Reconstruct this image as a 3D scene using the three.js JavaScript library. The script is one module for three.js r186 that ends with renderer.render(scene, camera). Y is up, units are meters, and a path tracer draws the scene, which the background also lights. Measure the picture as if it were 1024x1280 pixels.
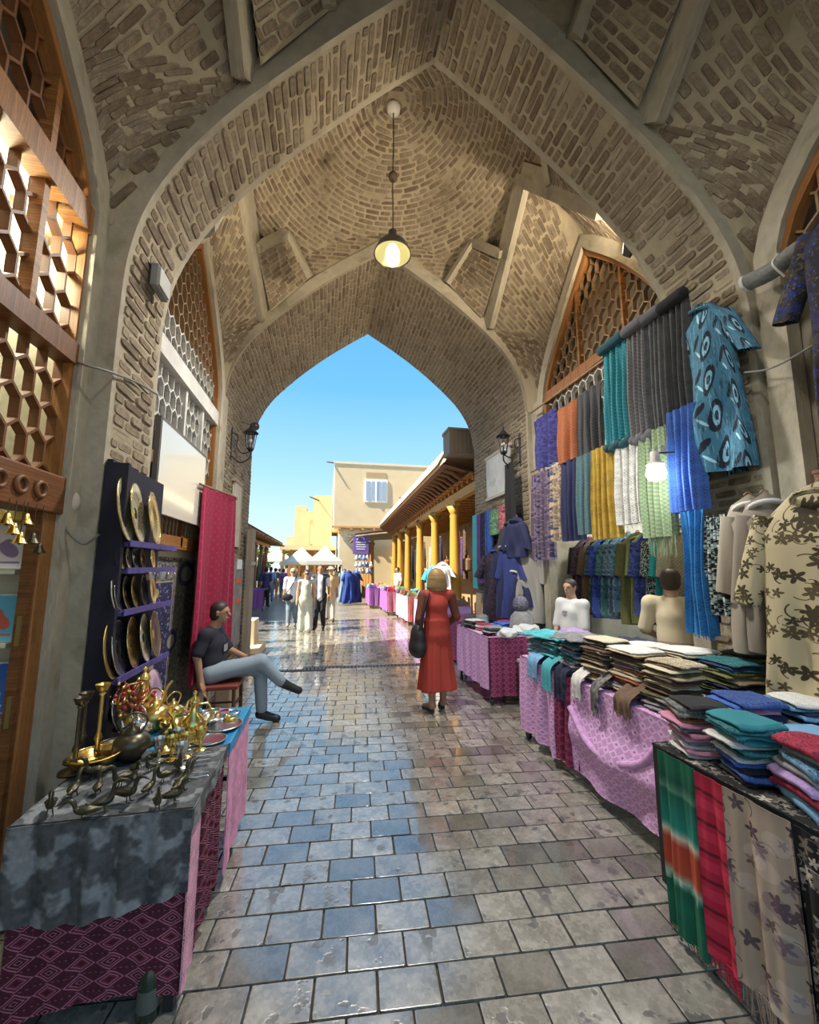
import * as THREE from 'three';
import { mergeGeometries, mergeVertices, toCreasedNormals } from 'three/addons/utils/BufferGeometryUtils.js';
import { RoundedBoxGeometry } from 'three/addons/geometries/RoundedBoxGeometry.js';
import { RectAreaLightUniformsLib } from 'three/addons/lights/RectAreaLightUniformsLib.js';

// ---------------------------------------------------------------- camera, sky, sun, exposure
RectAreaLightUniformsLib.init();
const scene = new THREE.Scene();
const FOCAL = 512, EYE = new THREE.Vector3(0, 1.62, 0);
const PITCH = Math.atan(70 / FOCAL), YAW = Math.atan(104 * Math.cos(PITCH) / FOCAL);
const camera = new THREE.PerspectiveCamera(2 * Math.atan(640 / FOCAL) * 180 / Math.PI, 1024 / 1280, 0.05, 500);
camera.position.copy(EYE);
camera.lookAt(EYE.x + Math.sin(YAW) * Math.cos(PITCH), EYE.y + Math.sin(PITCH), EYE.z - Math.cos(YAW) * Math.cos(PITCH));
camera.updateMatrixWorld(true); camera.updateProjectionMatrix();
const renderer = new THREE.WebGLRenderer({ antialias: true });
renderer.toneMapping = THREE.LinearToneMapping;
renderer.toneMappingExposure = 1.2;
renderer.shadowMap.enabled = true;
{ // clear sky: pale at the horizon, deep blue overhead, the same in every compass direction
  const h = 256, w = 8, d = new Float32Array(w * h * 4);
  const stops = [[0, .80, .93, .97], [.05, .66, .89, .98], [.14, .40, .73, .97], [.27, .17, .52, .93], [.45, .10, .41, .88], [1, .07, .33, .80]];
  for (let j = 0; j < h; j++) {
    const e = Math.max(0, (j + .5) / h * 2 - 1); let k = 0; while (k < stops.length - 2 && e > stops[k + 1][0]) k++;
    const a = stops[k], b = stops[k + 1], t = Math.min(1, (e - a[0]) / (b[0] - a[0]));
    for (let i = 0; i < w; i++) { const o = (j * w + i) * 4; for (let c = 0; c < 3; c++) d[o + c] = a[c + 1] + (b[c + 1] - a[c + 1]) * t; d[o + 3] = 1; }
  }
  const t = new THREE.DataTexture(d, w, h, THREE.RGBAFormat, THREE.FloatType);
  t.mapping = THREE.EquirectangularReflectionMapping; t.magFilter = t.minFilter = THREE.LinearFilter; t.needsUpdate = true;
  scene.background = t; scene.environment = t;
}
const sun = new THREE.DirectionalLight(new THREE.Color(1, .89, .70), 12.5);
sun.position.set(-30, 36, -11); sun.target.position.set(2, 0, -18); scene.add(sun, sun.target);
sun.castShadow = true; sun.shadow.mapSize.set(4096, 4096);
Object.assign(sun.shadow.camera, { left: -45, right: 45, top: 45, bottom: -45, near: 1, far: 140 });

// ---------------------------------------------------------------- helpers
const V = (x, y, z) => new THREE.Vector3(x, y, z);
const R = (d) => d * Math.PI / 180;
function mulberry(a) { return () => { a |= 0; a = a + 0x6D2B79F5 | 0; let t = Math.imul(a ^ a >>> 15, 1 | a); t = t + Math.imul(t ^ t >>> 7, 61 | t) ^ t; return ((t ^ t >>> 14) >>> 0) / 4294967296; }; }
let rnd = mulberry(7);
const rr = (a, b) => a + (b - a) * rnd();
const pick = (l) => l[Math.floor(rnd() * l.length)];
const clamp = (x, a = 0, b = 1) => Math.min(b, Math.max(a, x));
const lerp = (a, b, t) => a + (b - a) * t;
const smooth = (a, b, x) => { const t = clamp((x - a) / (b - a)); return t * t * (3 - 2 * t); };
// the passage runs along -z; its cross walls stand a little askew to it
const SKEW = .105;
const W = (u, h, s) => V(u, h, -s + (u - .8) * SKEW);
// a pixel of the 1024 x 1280 photograph as a viewing direction, for points on the floor or on a wall
const camX = V(), camY = V(), camZ = V(); camera.matrixWorld.extractBasis(camX, camY, camZ);
const rayOf = (px, py) => camZ.clone().negate().addScaledVector(camX, (px - 512) / FOCAL).addScaledVector(camY, (640 - py) / FOCAL);
const onY = (px, py, y = 0) => { const d = rayOf(px, py); return EYE.clone().addScaledVector(d, (y - EYE.y) / d.y); };
const onX = (px, py, x) => { const d = rayOf(px, py); return EYE.clone().addScaledVector(d, (x - EYE.x) / d.x); };
const onZ = (px, py, z) => { const d = rayOf(px, py); return EYE.clone().addScaledVector(d, (z - EYE.z) / d.z); };
function toPixel(p) { const v = p.clone().sub(EYE), z = -v.dot(camZ); return z < .05 ? null : [512 + FOCAL * v.dot(camX) / z, 640 - FOCAL * v.dot(camY) / z, z]; }

const used = new Map();
function numbered(n) { const k = used.get(n) ?? 0; used.set(n, k + 1); return k ? n + '_' + String(k).padStart(3, '0') : n; }
function tag(o, label, category, group, kind) { o.userData.label = label; o.userData.category = category; if (group) o.userData.group = group; if (kind) o.userData.kind = kind; return o; }
function mesh(name, g, m, parent) { const o = new THREE.Mesh(g, m); o.name = name; o.castShadow = o.receiveShadow = true; parent.add(o); return o; }
function solo(name, g, m, label, category, group, kind) { const o = mesh(numbered(name), g, m, scene); return tag(o, label, category, group, kind); }
function thing(name, label, category, pos, turn = 0, group, kind) {
  const o = new THREE.Group(); o.name = numbered(name); scene.add(o); if (pos) o.position.copy(pos); o.rotation.y = turn; return tag(o, label, category, group, kind);
}
function copyOf(o, label, group) { const c = o.clone(); c.userData = { ...o.userData }; c.name = numbered(o.name.replace(/_\d{3}$/, '')); scene.add(c); if (label) c.userData.label = label; if (group) c.userData.group = group; return c; }
const struct = (name, g, m, label, category = 'wall') => solo(name, g, m, label, category, null, 'structure');

function geo(pos, idx, uv) { const g = new THREE.BufferGeometry(); g.setAttribute('position', new THREE.Float32BufferAttribute(pos, 3)); if (uv) g.setAttribute('uv', new THREE.Float32BufferAttribute(uv, 2)); g.setIndex(idx); g.computeVertexNormals(); return g; }
// surface over a grid; with th > 0 a closed sheet of that thickness
function sheet(nx, ny, fn, th = 0, uw = 1, uh = 1) {
  const P = [], N = (nx + 1) * (ny + 1), uv = [], pos = [], idx = [];
  for (let j = 0; j <= ny; j++) for (let i = 0; i <= nx; i++) { P.push(fn(i / nx, j / ny)); uv.push(i / nx * uw, j / ny * uh); }
  const at = (i, j) => j * (nx + 1) + i;
  for (let j = 0; j < ny; j++) for (let i = 0; i < nx; i++) { const a = at(i, j), b = at(i + 1, j), c = at(i + 1, j + 1), d = at(i, j + 1); idx.push(a, b, c, a, c, d); }
  for (const p of P) pos.push(p.x, p.y, p.z);
  if (!th) return geo(pos, idx, uv);
  const g0 = geo(pos, idx, uv), n = g0.attributes.normal, pos2 = [], uv2 = uv.concat(uv), id2 = [];
  for (const s of [.5, -.5]) for (let k = 0; k < N; k++) pos2.push(P[k].x + n.getX(k) * th * s, P[k].y + n.getY(k) * th * s, P[k].z + n.getZ(k) * th * s);
  for (let k = 0; k < idx.length; k += 3) { id2.push(idx[k], idx[k + 1], idx[k + 2], idx[k] + N, idx[k + 2] + N, idx[k + 1] + N); }
  const edge = (a, b) => id2.push(a, a + N, b + N, a, b + N, b);
  for (let i = 0; i < nx; i++) { edge(at(i + 1, 0), at(i, 0)); edge(at(i, ny), at(i + 1, ny)); }
  for (let j = 0; j < ny; j++) { edge(at(0, j), at(0, j + 1)); edge(at(nx, j + 1), at(nx, j)); }
  return geo(pos2, id2, uv2);
}
function mapVerts(g, fn) { const p = g.attributes.position, v = V(); for (let i = 0; i < p.count; i++) { v.fromBufferAttribute(p, i); const q = fn(v); p.setXYZ(i, q.x, q.y, q.z); } g.computeVertexNormals(); return g; }
function xf(g, x = 0, y = 0, z = 0, rx = 0, ry = 0, rz = 0, s = 1) { const m = new THREE.Matrix4().compose(V(x, y, z), new THREE.Quaternion().setFromEuler(new THREE.Euler(rx, ry, rz)), typeof s === 'number' ? V(s, s, s) : s); g.applyMatrix4(m); return g; }
const box = (w, h, d, x = 0, y = 0, z = 0, r = 0) => { const g = r ? new RoundedBoxGeometry(w, h, d, 2, r) : new THREE.BoxGeometry(w, h, d); g.translate(x, y, z); const uv = g.attributes.uv, n = g.attributes.normal; for (let i = 0; i < uv.count; i++) { const nx = Math.abs(n.getX(i)), ny = Math.abs(n.getY(i)); uv.setXY(i, uv.getX(i) * (nx > .7 ? d : w), uv.getY(i) * (ny > .7 ? d : h)); } return g; };
function merge(list) { const l = list.map((g) => { g = g.index ? g.toNonIndexed() : g; for (const k of Object.keys(g.attributes)) if (!['position', 'normal', 'uv'].includes(k)) g.deleteAttribute(k); if (!g.attributes.uv) g.setAttribute('uv', new THREE.Float32BufferAttribute(new Float32Array(g.attributes.position.count * 2), 2)); return g; }); return mergeGeometries(l); }
const lathe = (pts, seg = 24) => new THREE.LatheGeometry(pts.map(([r, y]) => new THREE.Vector2(r, y)), seg);
function tube(pts, r, seg = 24, rad = 6, closed = false) { return new THREE.TubeGeometry(new THREE.CatmullRomCurve3(pts, closed), seg, r, rad, closed); }
// straight bar between two points with rectangular section (w across, d along "out")
function bar(a, b, w, d, out = V(0, 0, 1)) {
  const dir = b.clone().sub(a), L = dir.length(); dir.normalize(); const side = dir.clone().cross(out).normalize(), n = side.clone().cross(dir).normalize();
  const g = box(w, L, d); const m = new THREE.Matrix4().makeBasis(side, dir, n).setPosition(a.clone().add(b).multiplyScalar(.5)); g.applyMatrix4(m); return g;
}
function rod(a, b, r, r2 = r, seg = 8) { const d = b.clone().sub(a), L = d.length(); const g = new THREE.CylinderGeometry(r2, r, L, seg); g.applyMatrix4(new THREE.Matrix4().compose(a.clone().add(b).multiplyScalar(.5), new THREE.Quaternion().setFromUnitVectors(V(0, 1, 0), d.normalize()), V(1, 1, 1))); return g; }
// a box section swept along a polyline
function sweep(pts, w, d, outOf) {
  const n = pts.length, pos = [], idx = [], uv = []; let L = 0;
  for (let i = 0; i < n; i++) {
    const t = pts[Math.min(n - 1, i + 1)].clone().sub(pts[Math.max(0, i - 1)]).normalize(), o = typeof outOf === 'function' ? outOf(i / (n - 1), pts[i]) : outOf;
    const side = t.clone().cross(o).normalize(), nn = side.clone().cross(t).normalize(); if (i) L += pts[i].distanceTo(pts[i - 1]);
    for (const [a, b] of [[-1, -1], [1, -1], [1, 1], [-1, 1]]) { const p = pts[i].clone().addScaledVector(side, a * w / 2).addScaledVector(nn, b * d / 2); pos.push(p.x, p.y, p.z); uv.push(L, (a + b) * w); }
  }
  for (let i = 0; i < n - 1; i++) for (let k = 0; k < 4; k++) { const a = i * 4 + k, b = i * 4 + (k + 1) % 4; idx.push(a, b, b + 4, a, b + 4, a + 4); }
  idx.push(0, 2, 1, 0, 3, 2); const e = (n - 1) * 4; idx.push(e, e + 1, e + 2, e, e + 2, e + 3);
  return toCreasedNormals(geo(pos, idx, uv), .6);
}
// ---------------------------------------------------------------- textures
function hash(x, y, s) { let h = Math.imul(x, 374761393) ^ Math.imul(y, 668265263) ^ Math.imul(s, 974634211); h = Math.imul(h ^ h >>> 13, 1274126177); return ((h ^ h >>> 16) >>> 0) / 4294967296; }
function vn(x, y, per, s) { const xi = Math.floor(x), yi = Math.floor(y), fx = x - xi, fy = y - yi, w = (k) => ((k % per) + per) % per, u = fx * fx * (3 - 2 * fx), v = fy * fy * (3 - 2 * fy);
  return lerp(lerp(hash(w(xi), w(yi), s), hash(w(xi + 1), w(yi), s), u), lerp(hash(w(xi), w(yi + 1), s), hash(w(xi + 1), w(yi + 1), s), u), v); }
function fbm(u, v, per, oct = 4, s = 1) { let a = 0, g = .5, t = 0; for (let o = 0; o < oct; o++) { a += g * vn(u * per, v * per, per, s + o * 17); t += g; g *= .5; per *= 2; } return a / t; }
function dataTex(n, fn, srgb = true, rep = 1, m = n) {
  const d = new Uint8Array(n * m * 4); for (let j = 0; j < m; j++) for (let i = 0; i < n; i++) { const c = fn((i + .5) / n, (j + .5) / m); const o = (j * n + i) * 4; for (let k = 0; k < 3; k++) d[o + k] = clamp(Array.isArray(c) ? c[k] : c) * 255; d[o + 3] = 255; }
  const t = new THREE.DataTexture(d, n, m); t.wrapS = t.wrapT = THREE.RepeatWrapping; t.magFilter = THREE.LinearFilter; t.minFilter = THREE.LinearMipmapLinearFilter; t.generateMipmaps = true; if (srgb) t.colorSpace = THREE.SRGBColorSpace;
  if (Array.isArray(rep)) t.repeat.set(...rep); else t.repeat.set(rep, rep); t.needsUpdate = true; return t;
}
function canvasTex(w, h, draw, rep = [1, 1]) { const c = document.createElement('canvas'); c.width = w; c.height = h; const x = c.getContext('2d'); draw(x, w, h); const t = new THREE.CanvasTexture(c); t.wrapS = t.wrapT = THREE.RepeatWrapping; t.colorSpace = THREE.SRGBColorSpace; t.repeat.set(...rep); return t; }
const mat = (color, o = {}) => { const m = new THREE.MeshStandardMaterial({ roughness: .8, ...o }); if (Array.isArray(color)) m.color.setRGB(...color); else m.color.set(color); return m; };
const grain = dataTex(256, (u, v) => { const f = fbm(u, v, 8, 5, 3), g = fbm(u, v, 40, 3, 9); return .62 + .30 * f + .22 * (g - .5); }, true, 1);
const grainB = dataTex(256, (u, v) => .5 * fbm(u, v, 6, 5, 21) + .5 * fbm(u, v, 50, 2, 5), false, 1);
const plasterT = dataTex(512, (u, v) => { const f = fbm(u, v, 4, 6, 33), g = fbm(u, v, 30, 3, 41), st = smooth(.60, .72, fbm(u, v, 7, 5, 77)); const k = .78 + .22 * f + .10 * (g - .5) - .10 * st; return [k, k * .985, k * (.955 - .03 * st)]; }, true, .6);
const plasterB = dataTex(512, (u, v) => .6 * fbm(u, v, 10, 5, 34) + .4 * fbm(u, v, 60, 2, 43), false, .6);
const woodT = dataTex(512, (u, v) => { const g = fbm(u * .25, v * 3 % 1, 8, 4, 51), ring = .5 + .5 * Math.sin((v * 26 + 3.2 * fbm(u, v, 4, 3, 52)) * 6.283), f = fbm(u, v, 64, 2, 53); const k = .60 + .22 * ring * g + .22 * g + .12 * (f - .5); return [k, k * .95, k * .88]; }, true, [.8, 2.2]);
// ---------------------------------------------------------------- building materials
const plaster = mat([.47, .43, .35], { map: plasterT, bumpMap: plasterB, bumpScale: .006, roughness: .9 });
const mortar = mat([.46, .395, .29], { map: plasterT, bumpMap: plasterB, bumpScale: .008, roughness: .95 });
const brickM = [[.40, .305, .205], [.345, .26, .17], [.44, .35, .245], [.29, .21, .137], [.41, .325, .225]].map((c) => mat(c, { map: grain, bumpMap: grainB, bumpScale: .004, roughness: .92 }));
const wood = mat([.52, .24, .075], { map: woodT, roughness: .5 });
const woodTV = woodT.clone(); woodTV.rotation = Math.PI / 2; woodTV.needsUpdate = true;
const woodV = mat([.52, .24, .075], { map: woodTV, roughness: .5 });
const woodDark = mat([.30, .125, .045], { map: woodT, roughness: .5 });
const woodPale = mat([.52, .36, .22], { map: woodT, roughness: .55 });
const whitePaintSkySheen = mat([.74, .74, .74], { map: plasterT, roughness: .55 });  // white things; on the lower lattice bars it paints in reflected sky
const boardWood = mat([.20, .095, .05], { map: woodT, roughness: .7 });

// ---------------------------------------------------------------- bricks
function wornBrick(seed) { // eight-sided block, broader at its bed than at its worn face
  const q = mulberry(seed), pos = [], uv = [], idx = [], base = [[-.5, -.3], [-.42, -.5], [.42, -.5], [.5, -.3], [.5, .3], [.42, .5], [-.42, .5], [-.5, .3]];
  for (const [z, k] of [[-.5, 1], [.2, 1], [.5, .9]]) for (const [x, y] of base) { const jx = (q() - .5) * .05, jy = (q() - .5) * .16; const X = (x + jx) * k, Y = (y + jy) * k; pos.push(X, Y, z + (k < 1 ? (q() - .5) * .2 : 0)); uv.push(X * .35 + seed * .13, Y * .12 + seed * .31); }
  for (let l = 0; l < 2; l++) for (let i = 0; i < 8; i++) { const a = l * 8 + i, b = l * 8 + (i + 1) % 8; idx.push(a, b, b + 8, a, b + 8, a + 8); }
  for (let i = 1; i < 7; i++) idx.push(16, 16 + i, 17 + i);
  return toCreasedNormals(geo(pos, idx, uv), .5);
}
const brickG = [1, 2, 3, 4].map(wornBrick);
function layBricks(parent, o) {
  const { S, bs, L, len = .23, th = .05, thOf, depth = .024, mats, mask, most = 300, jitter = .004, proud = .3 } = o, out = [];
  bs.forEach((b, row) => {
    const total = L(b); if (total < .03) return; let x = -(row % 2 ? .5 : 0.02) * len * (o.ring ? 0 : 1) + (o.ring ? rnd() * len : 0); const end = total + (o.ring ? x - .02 : 0);
    while (x < end - .015) {
      const l = len * rr(.72, 1.18), x0 = Math.max(o.ring ? -9 : 0, x), x1 = Math.min(x + l, end); x += l;
      const bl = x1 - x0 - .016; if (bl < .035) continue;
      const a = (x0 + x1) / 2 / total, p = S(a, b); if (mask && !mask(p, a, b)) continue;
      const ta = S(a + .004, b).sub(S(a - .004, b)).normalize(), tb = S(a, b + .006).sub(S(a, b - .006)).normalize(), n = ta.clone().cross(tb).normalize();
      tb.copy(n).cross(ta).normalize(); if (n.dot(o.toward(p).sub(p)) < 0) { ta.negate(); n.negate(); }
      p.addScaledVector(n, depth * (proud - .5) + rr(-jitter, jitter)).addScaledVector(tb, rr(-.004, .004));
      const q = new THREE.Quaternion().setFromRotationMatrix(new THREE.Matrix4().makeBasis(ta, tb, n)), sc = V(bl, (thOf ? clamp(thOf(a, b), .018, .058) : th) * rr(.85, 1.12), depth);
      const e = toPixel(p), inView = e && e[0] > -20 && e[0] < 1044 && e[1] > -20 && e[1] < 1300 && n.dot(EYE.clone().sub(p)) > 0;
      out.push({ p, q, sc, score: inView ? bl * th * n.dot(EYE.clone().sub(p).normalize()) / (e[2] * e[2]) : 0, g: brickG[Math.floor(rnd() * 4)], m: mats[Math.floor(rnd() * mats.length)] });
    }
  });
  out.sort((a, b) => b.score - a.score);
  for (const k of out.slice(0, most)) { const me = mesh('brick', k.g, k.m, parent); me.position.copy(k.p); me.quaternion.copy(k.q); me.scale.copy(k.sc); }
  const rest = out.slice(most); if (!rest.length) return;
  for (const m of mats) { const r = rest.filter((k) => k.m === m); if (!r.length) continue; const im = new THREE.InstancedMesh(brickG[0], m, r.length); im.name = 'brickwork'; im.userData.kind = 'stuff'; im.castShadow = im.receiveShadow = true;
    const M = new THREE.Matrix4(); r.forEach((k, i) => { M.compose(k.p, k.q, k.sc); im.setMatrixAt(i, M); }); parent.add(im); }
}
const range = (a, b, d) => { const l = []; for (let x = a; x <= b + 1e-6; x += d) l.push(x); return l; };

// ---------------------------------------------------------------- arches
function archCurve(c, half, pts, n = 22) { // [u, h] from the foot of one jamb over the crown to the other
  const cr = new THREE.CatmullRomCurve3(pts.map(([w, h]) => V(w, h, 0)), false, 'centripetal'), side = cr.getPoints(n);
  const l = side.map((p) => [c - half + p.x, p.y]), r = side.slice(0, -1).map((p) => [c + half - p.x, p.y]).reverse();
  return l.concat(r);
}
const A1 = { c: .81, half: 2.07, s0: 2.4, s1: 2.92, pts: [[0, 3.1], [.015, 3.5], [.09, 3.85], [.27, 4.22], [.6, 4.66], [1.1, 5.18], [1.6, 5.65], [2.07, 6.05]] };
const A2 = { c: .70, half: 2.15, s0: 5.6, s1: 7.8, pts: [[0, 3.95], [.08, 4.37], [.3, 4.8], [.72, 5.26], [1.25, 5.72], [1.7, 6.05], [2.15, 6.35]] };
const A0 = { c: .81, half: 2.07, s0: -.85, s1: -.33, pts: A1.pts };
for (const A of [A1, A2, A0]) A.curve = archCurve(A.c, A.half, A.pts);
const UL = -1.85, UR = 3.35, TOP = 7.5;
function archWall(name, A, label, m) {
  const sh = new THREE.Shape(); sh.moveTo(UL, 0); sh.lineTo(A.c - A.half, 0); for (const [u, h] of A.curve) sh.lineTo(u, h); sh.lineTo(A.c + A.half, 0); sh.lineTo(UR, 0); sh.lineTo(UR, TOP); sh.lineTo(UL, TOP); sh.closePath();
  const g = new THREE.ExtrudeGeometry(sh, { depth: A.s1 - A.s0, bevelEnabled: false, steps: 1 });
  return struct(name, mapVerts(g, (v) => W(v.x, v.y, A.s1 - v.z)), m, label, 'arch');
}
function pathOf(A) { const P = [[A.c - A.half, 0], ...A.curve, [A.c + A.half, 0]], D = [0]; for (let i = 1; i < P.length; i++) D.push(D[i - 1] + Math.hypot(P[i][0] - P[i - 1][0], P[i][1] - P[i - 1][1]));
  return { total: D[D.length - 1], at: (x) => { x = clamp(x, 0, D[D.length - 1] - 1e-6); let k = 0; while (D[k + 1] < x) k++; const t = (x - D[k]) / (D[k + 1] - D[k]); return [lerp(P[k][0], P[k + 1][0], t), lerp(P[k][1], P[k + 1][1], t)]; } }; }
function soffitBricks(parent, A, mats, o = {}) {
  const path = pathOf(A), d = A.s1 - A.s0;
  layBricks(parent, { S: (a, b) => { const [u, h] = path.at(b); return W(u, h, A.s0 + a * d); }, bs: range(.05, path.total - .05, .07), L: () => d, mats, toward: (p) => V(A.c, Math.min(p.y, 3.4), p.z), ...o });
}
function band(parent, A, w, sFace, dir, name = 'plaster_band') { // proud plaster border round an arch, on the face that looks along dir (+1 towards the camera)
  const P = [[A.c - A.half, 0], ...A.curve, [A.c + A.half, 0]], O = P.map(([u, h], i) => { const a = P[Math.max(0, i - 1)], b = P[Math.min(P.length - 1, i + 1)], L = Math.hypot(b[0] - a[0], b[1] - a[1]); let nx = -(b[1] - a[1]) / L, ny = (b[0] - a[0]) / L; if (i === 0 || i === P.length - 1) ny = 0; return [u + nx * w, h + ny * w]; });
  const mid = (P.length - 1) / 2; O[mid][1] = P[mid][1] + w * 1.32; O[mid][0] = P[mid][0];
  const sh = new THREE.Shape(); P.forEach(([u, h], i) => i ? sh.lineTo(u, h) : sh.moveTo(u, h)); for (const [u, h] of O.slice().reverse()) sh.lineTo(u, h); sh.closePath();
  const g = new THREE.ExtrudeGeometry(sh, { depth: .045, bevelEnabled: false, curveSegments: 1 });
  return mesh(name, mapVerts(g, (v) => W(v.x, v.y, dir > 0 ? sFace - v.z : sFace + .045 - v.z)), plaster, parent);
}
const wallNear = archWall('wall_near_arch', A1, 'thick brick wall pierced by the first pointed arch beneath the vaults', mortar);
soffitBricks(wallNear, A1, brickM, { th: .048, jitter: .007, mask: (p) => vn(p.x * 3.1 + 50, p.y * 2.7 + p.z * 3 + 50, 256, 801) < .93 && rnd() > .04 });
band(wallNear, A1, .19, A1.s0, 1); band(wallNear, A1, .12, A1.s1, -1);
const hAtA2 = (u) => { const c = A2.curve; for (let i = 1; i < c.length; i++) if (u <= c[i][0]) return lerp(c[i - 1][1], c[i][1], (u - c[i - 1][0]) / (c[i][0] - c[i - 1][0])); return 4; };
const wallFar = archWall('wall_far_arch', A2, 'deep brick wall with the pointed arch that opens onto the sunny street', mortar);
soffitBricks(wallFar, A2, brickM, { th: .048, len: .26 });
band(wallFar, A2, .17, A2.s0, 1);
layBricks(wallFar, { S: (a, b) => W(lerp(-1.0, 2.3, a), b, A2.s0), bs: range(5.0, 6.8, .068), L: () => 3.3, mats: brickM, toward: (p) => V(p.x, p.y, p.z + 1), th: .046, len: .22, most: 0, mask: (p) => p.y > hAtA2(p.x) + .27 });
const A0b = { ...A0, half: 1.95, pts: [[0, 2.7], [.03, 3.1], [.2, 3.6], [.6, 4.1], [1.2, 4.6], [1.95, 5.1]] }; A0b.curve = archCurve(A0b.c, A0b.half, A0b.pts);
archWall('wall_back_arch', A0b, 'brick wall with the pointed entrance arch behind the first bay', mortar);

// ---------------------------------------------------------------- vaulted bays
function lofted(list) { const n = list.length; return (t) => { const x = clamp(t, 0, 1) * (n - 1), k = Math.min(n - 2, Math.floor(x)); return list[k].clone().lerp(list[k + 1], x - k); }; }
function resample(list, n) { const D = [0]; for (let i = 1; i < list.length; i++) D.push(D[i - 1] + list[i].distanceTo(list[i - 1])); const T = D[D.length - 1], o = []; for (let j = 0; j <= n; j++) { const x = T * j / n; let k = 0; while (k < list.length - 2 && D[k + 1] < x) k++; o.push(list[k].clone().lerp(list[k + 1], (x - D[k]) / (D[k + 1] - D[k]))); } return o; }
const hAt = (A, u) => { const c = A.curve; for (let i = 1; i < c.length; i++) if (u <= c[i][0]) return lerp(c[i - 1][1], c[i][1], (u - c[i - 1][0]) / (c[i][0] - c[i - 1][0])); return c[c.length - 1][1]; };
// pointed outline of a side window in (s, h)
function winOutline(s0, s1, hs, ha, n = 14) { const m = (s0 + s1) / 2, o = [], f = (v) => Math.pow(v, .62) * .72 + v * .28; for (let i = 0; i <= n; i++) o.push([lerp(s0, m, i / n), hs + (ha - hs) * f(i / n)]); for (let i = n - 1; i >= 0; i--) o.push([lerp(s1, m, i / n), hs + (ha - hs) * f(i / n)]); return o; }

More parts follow.
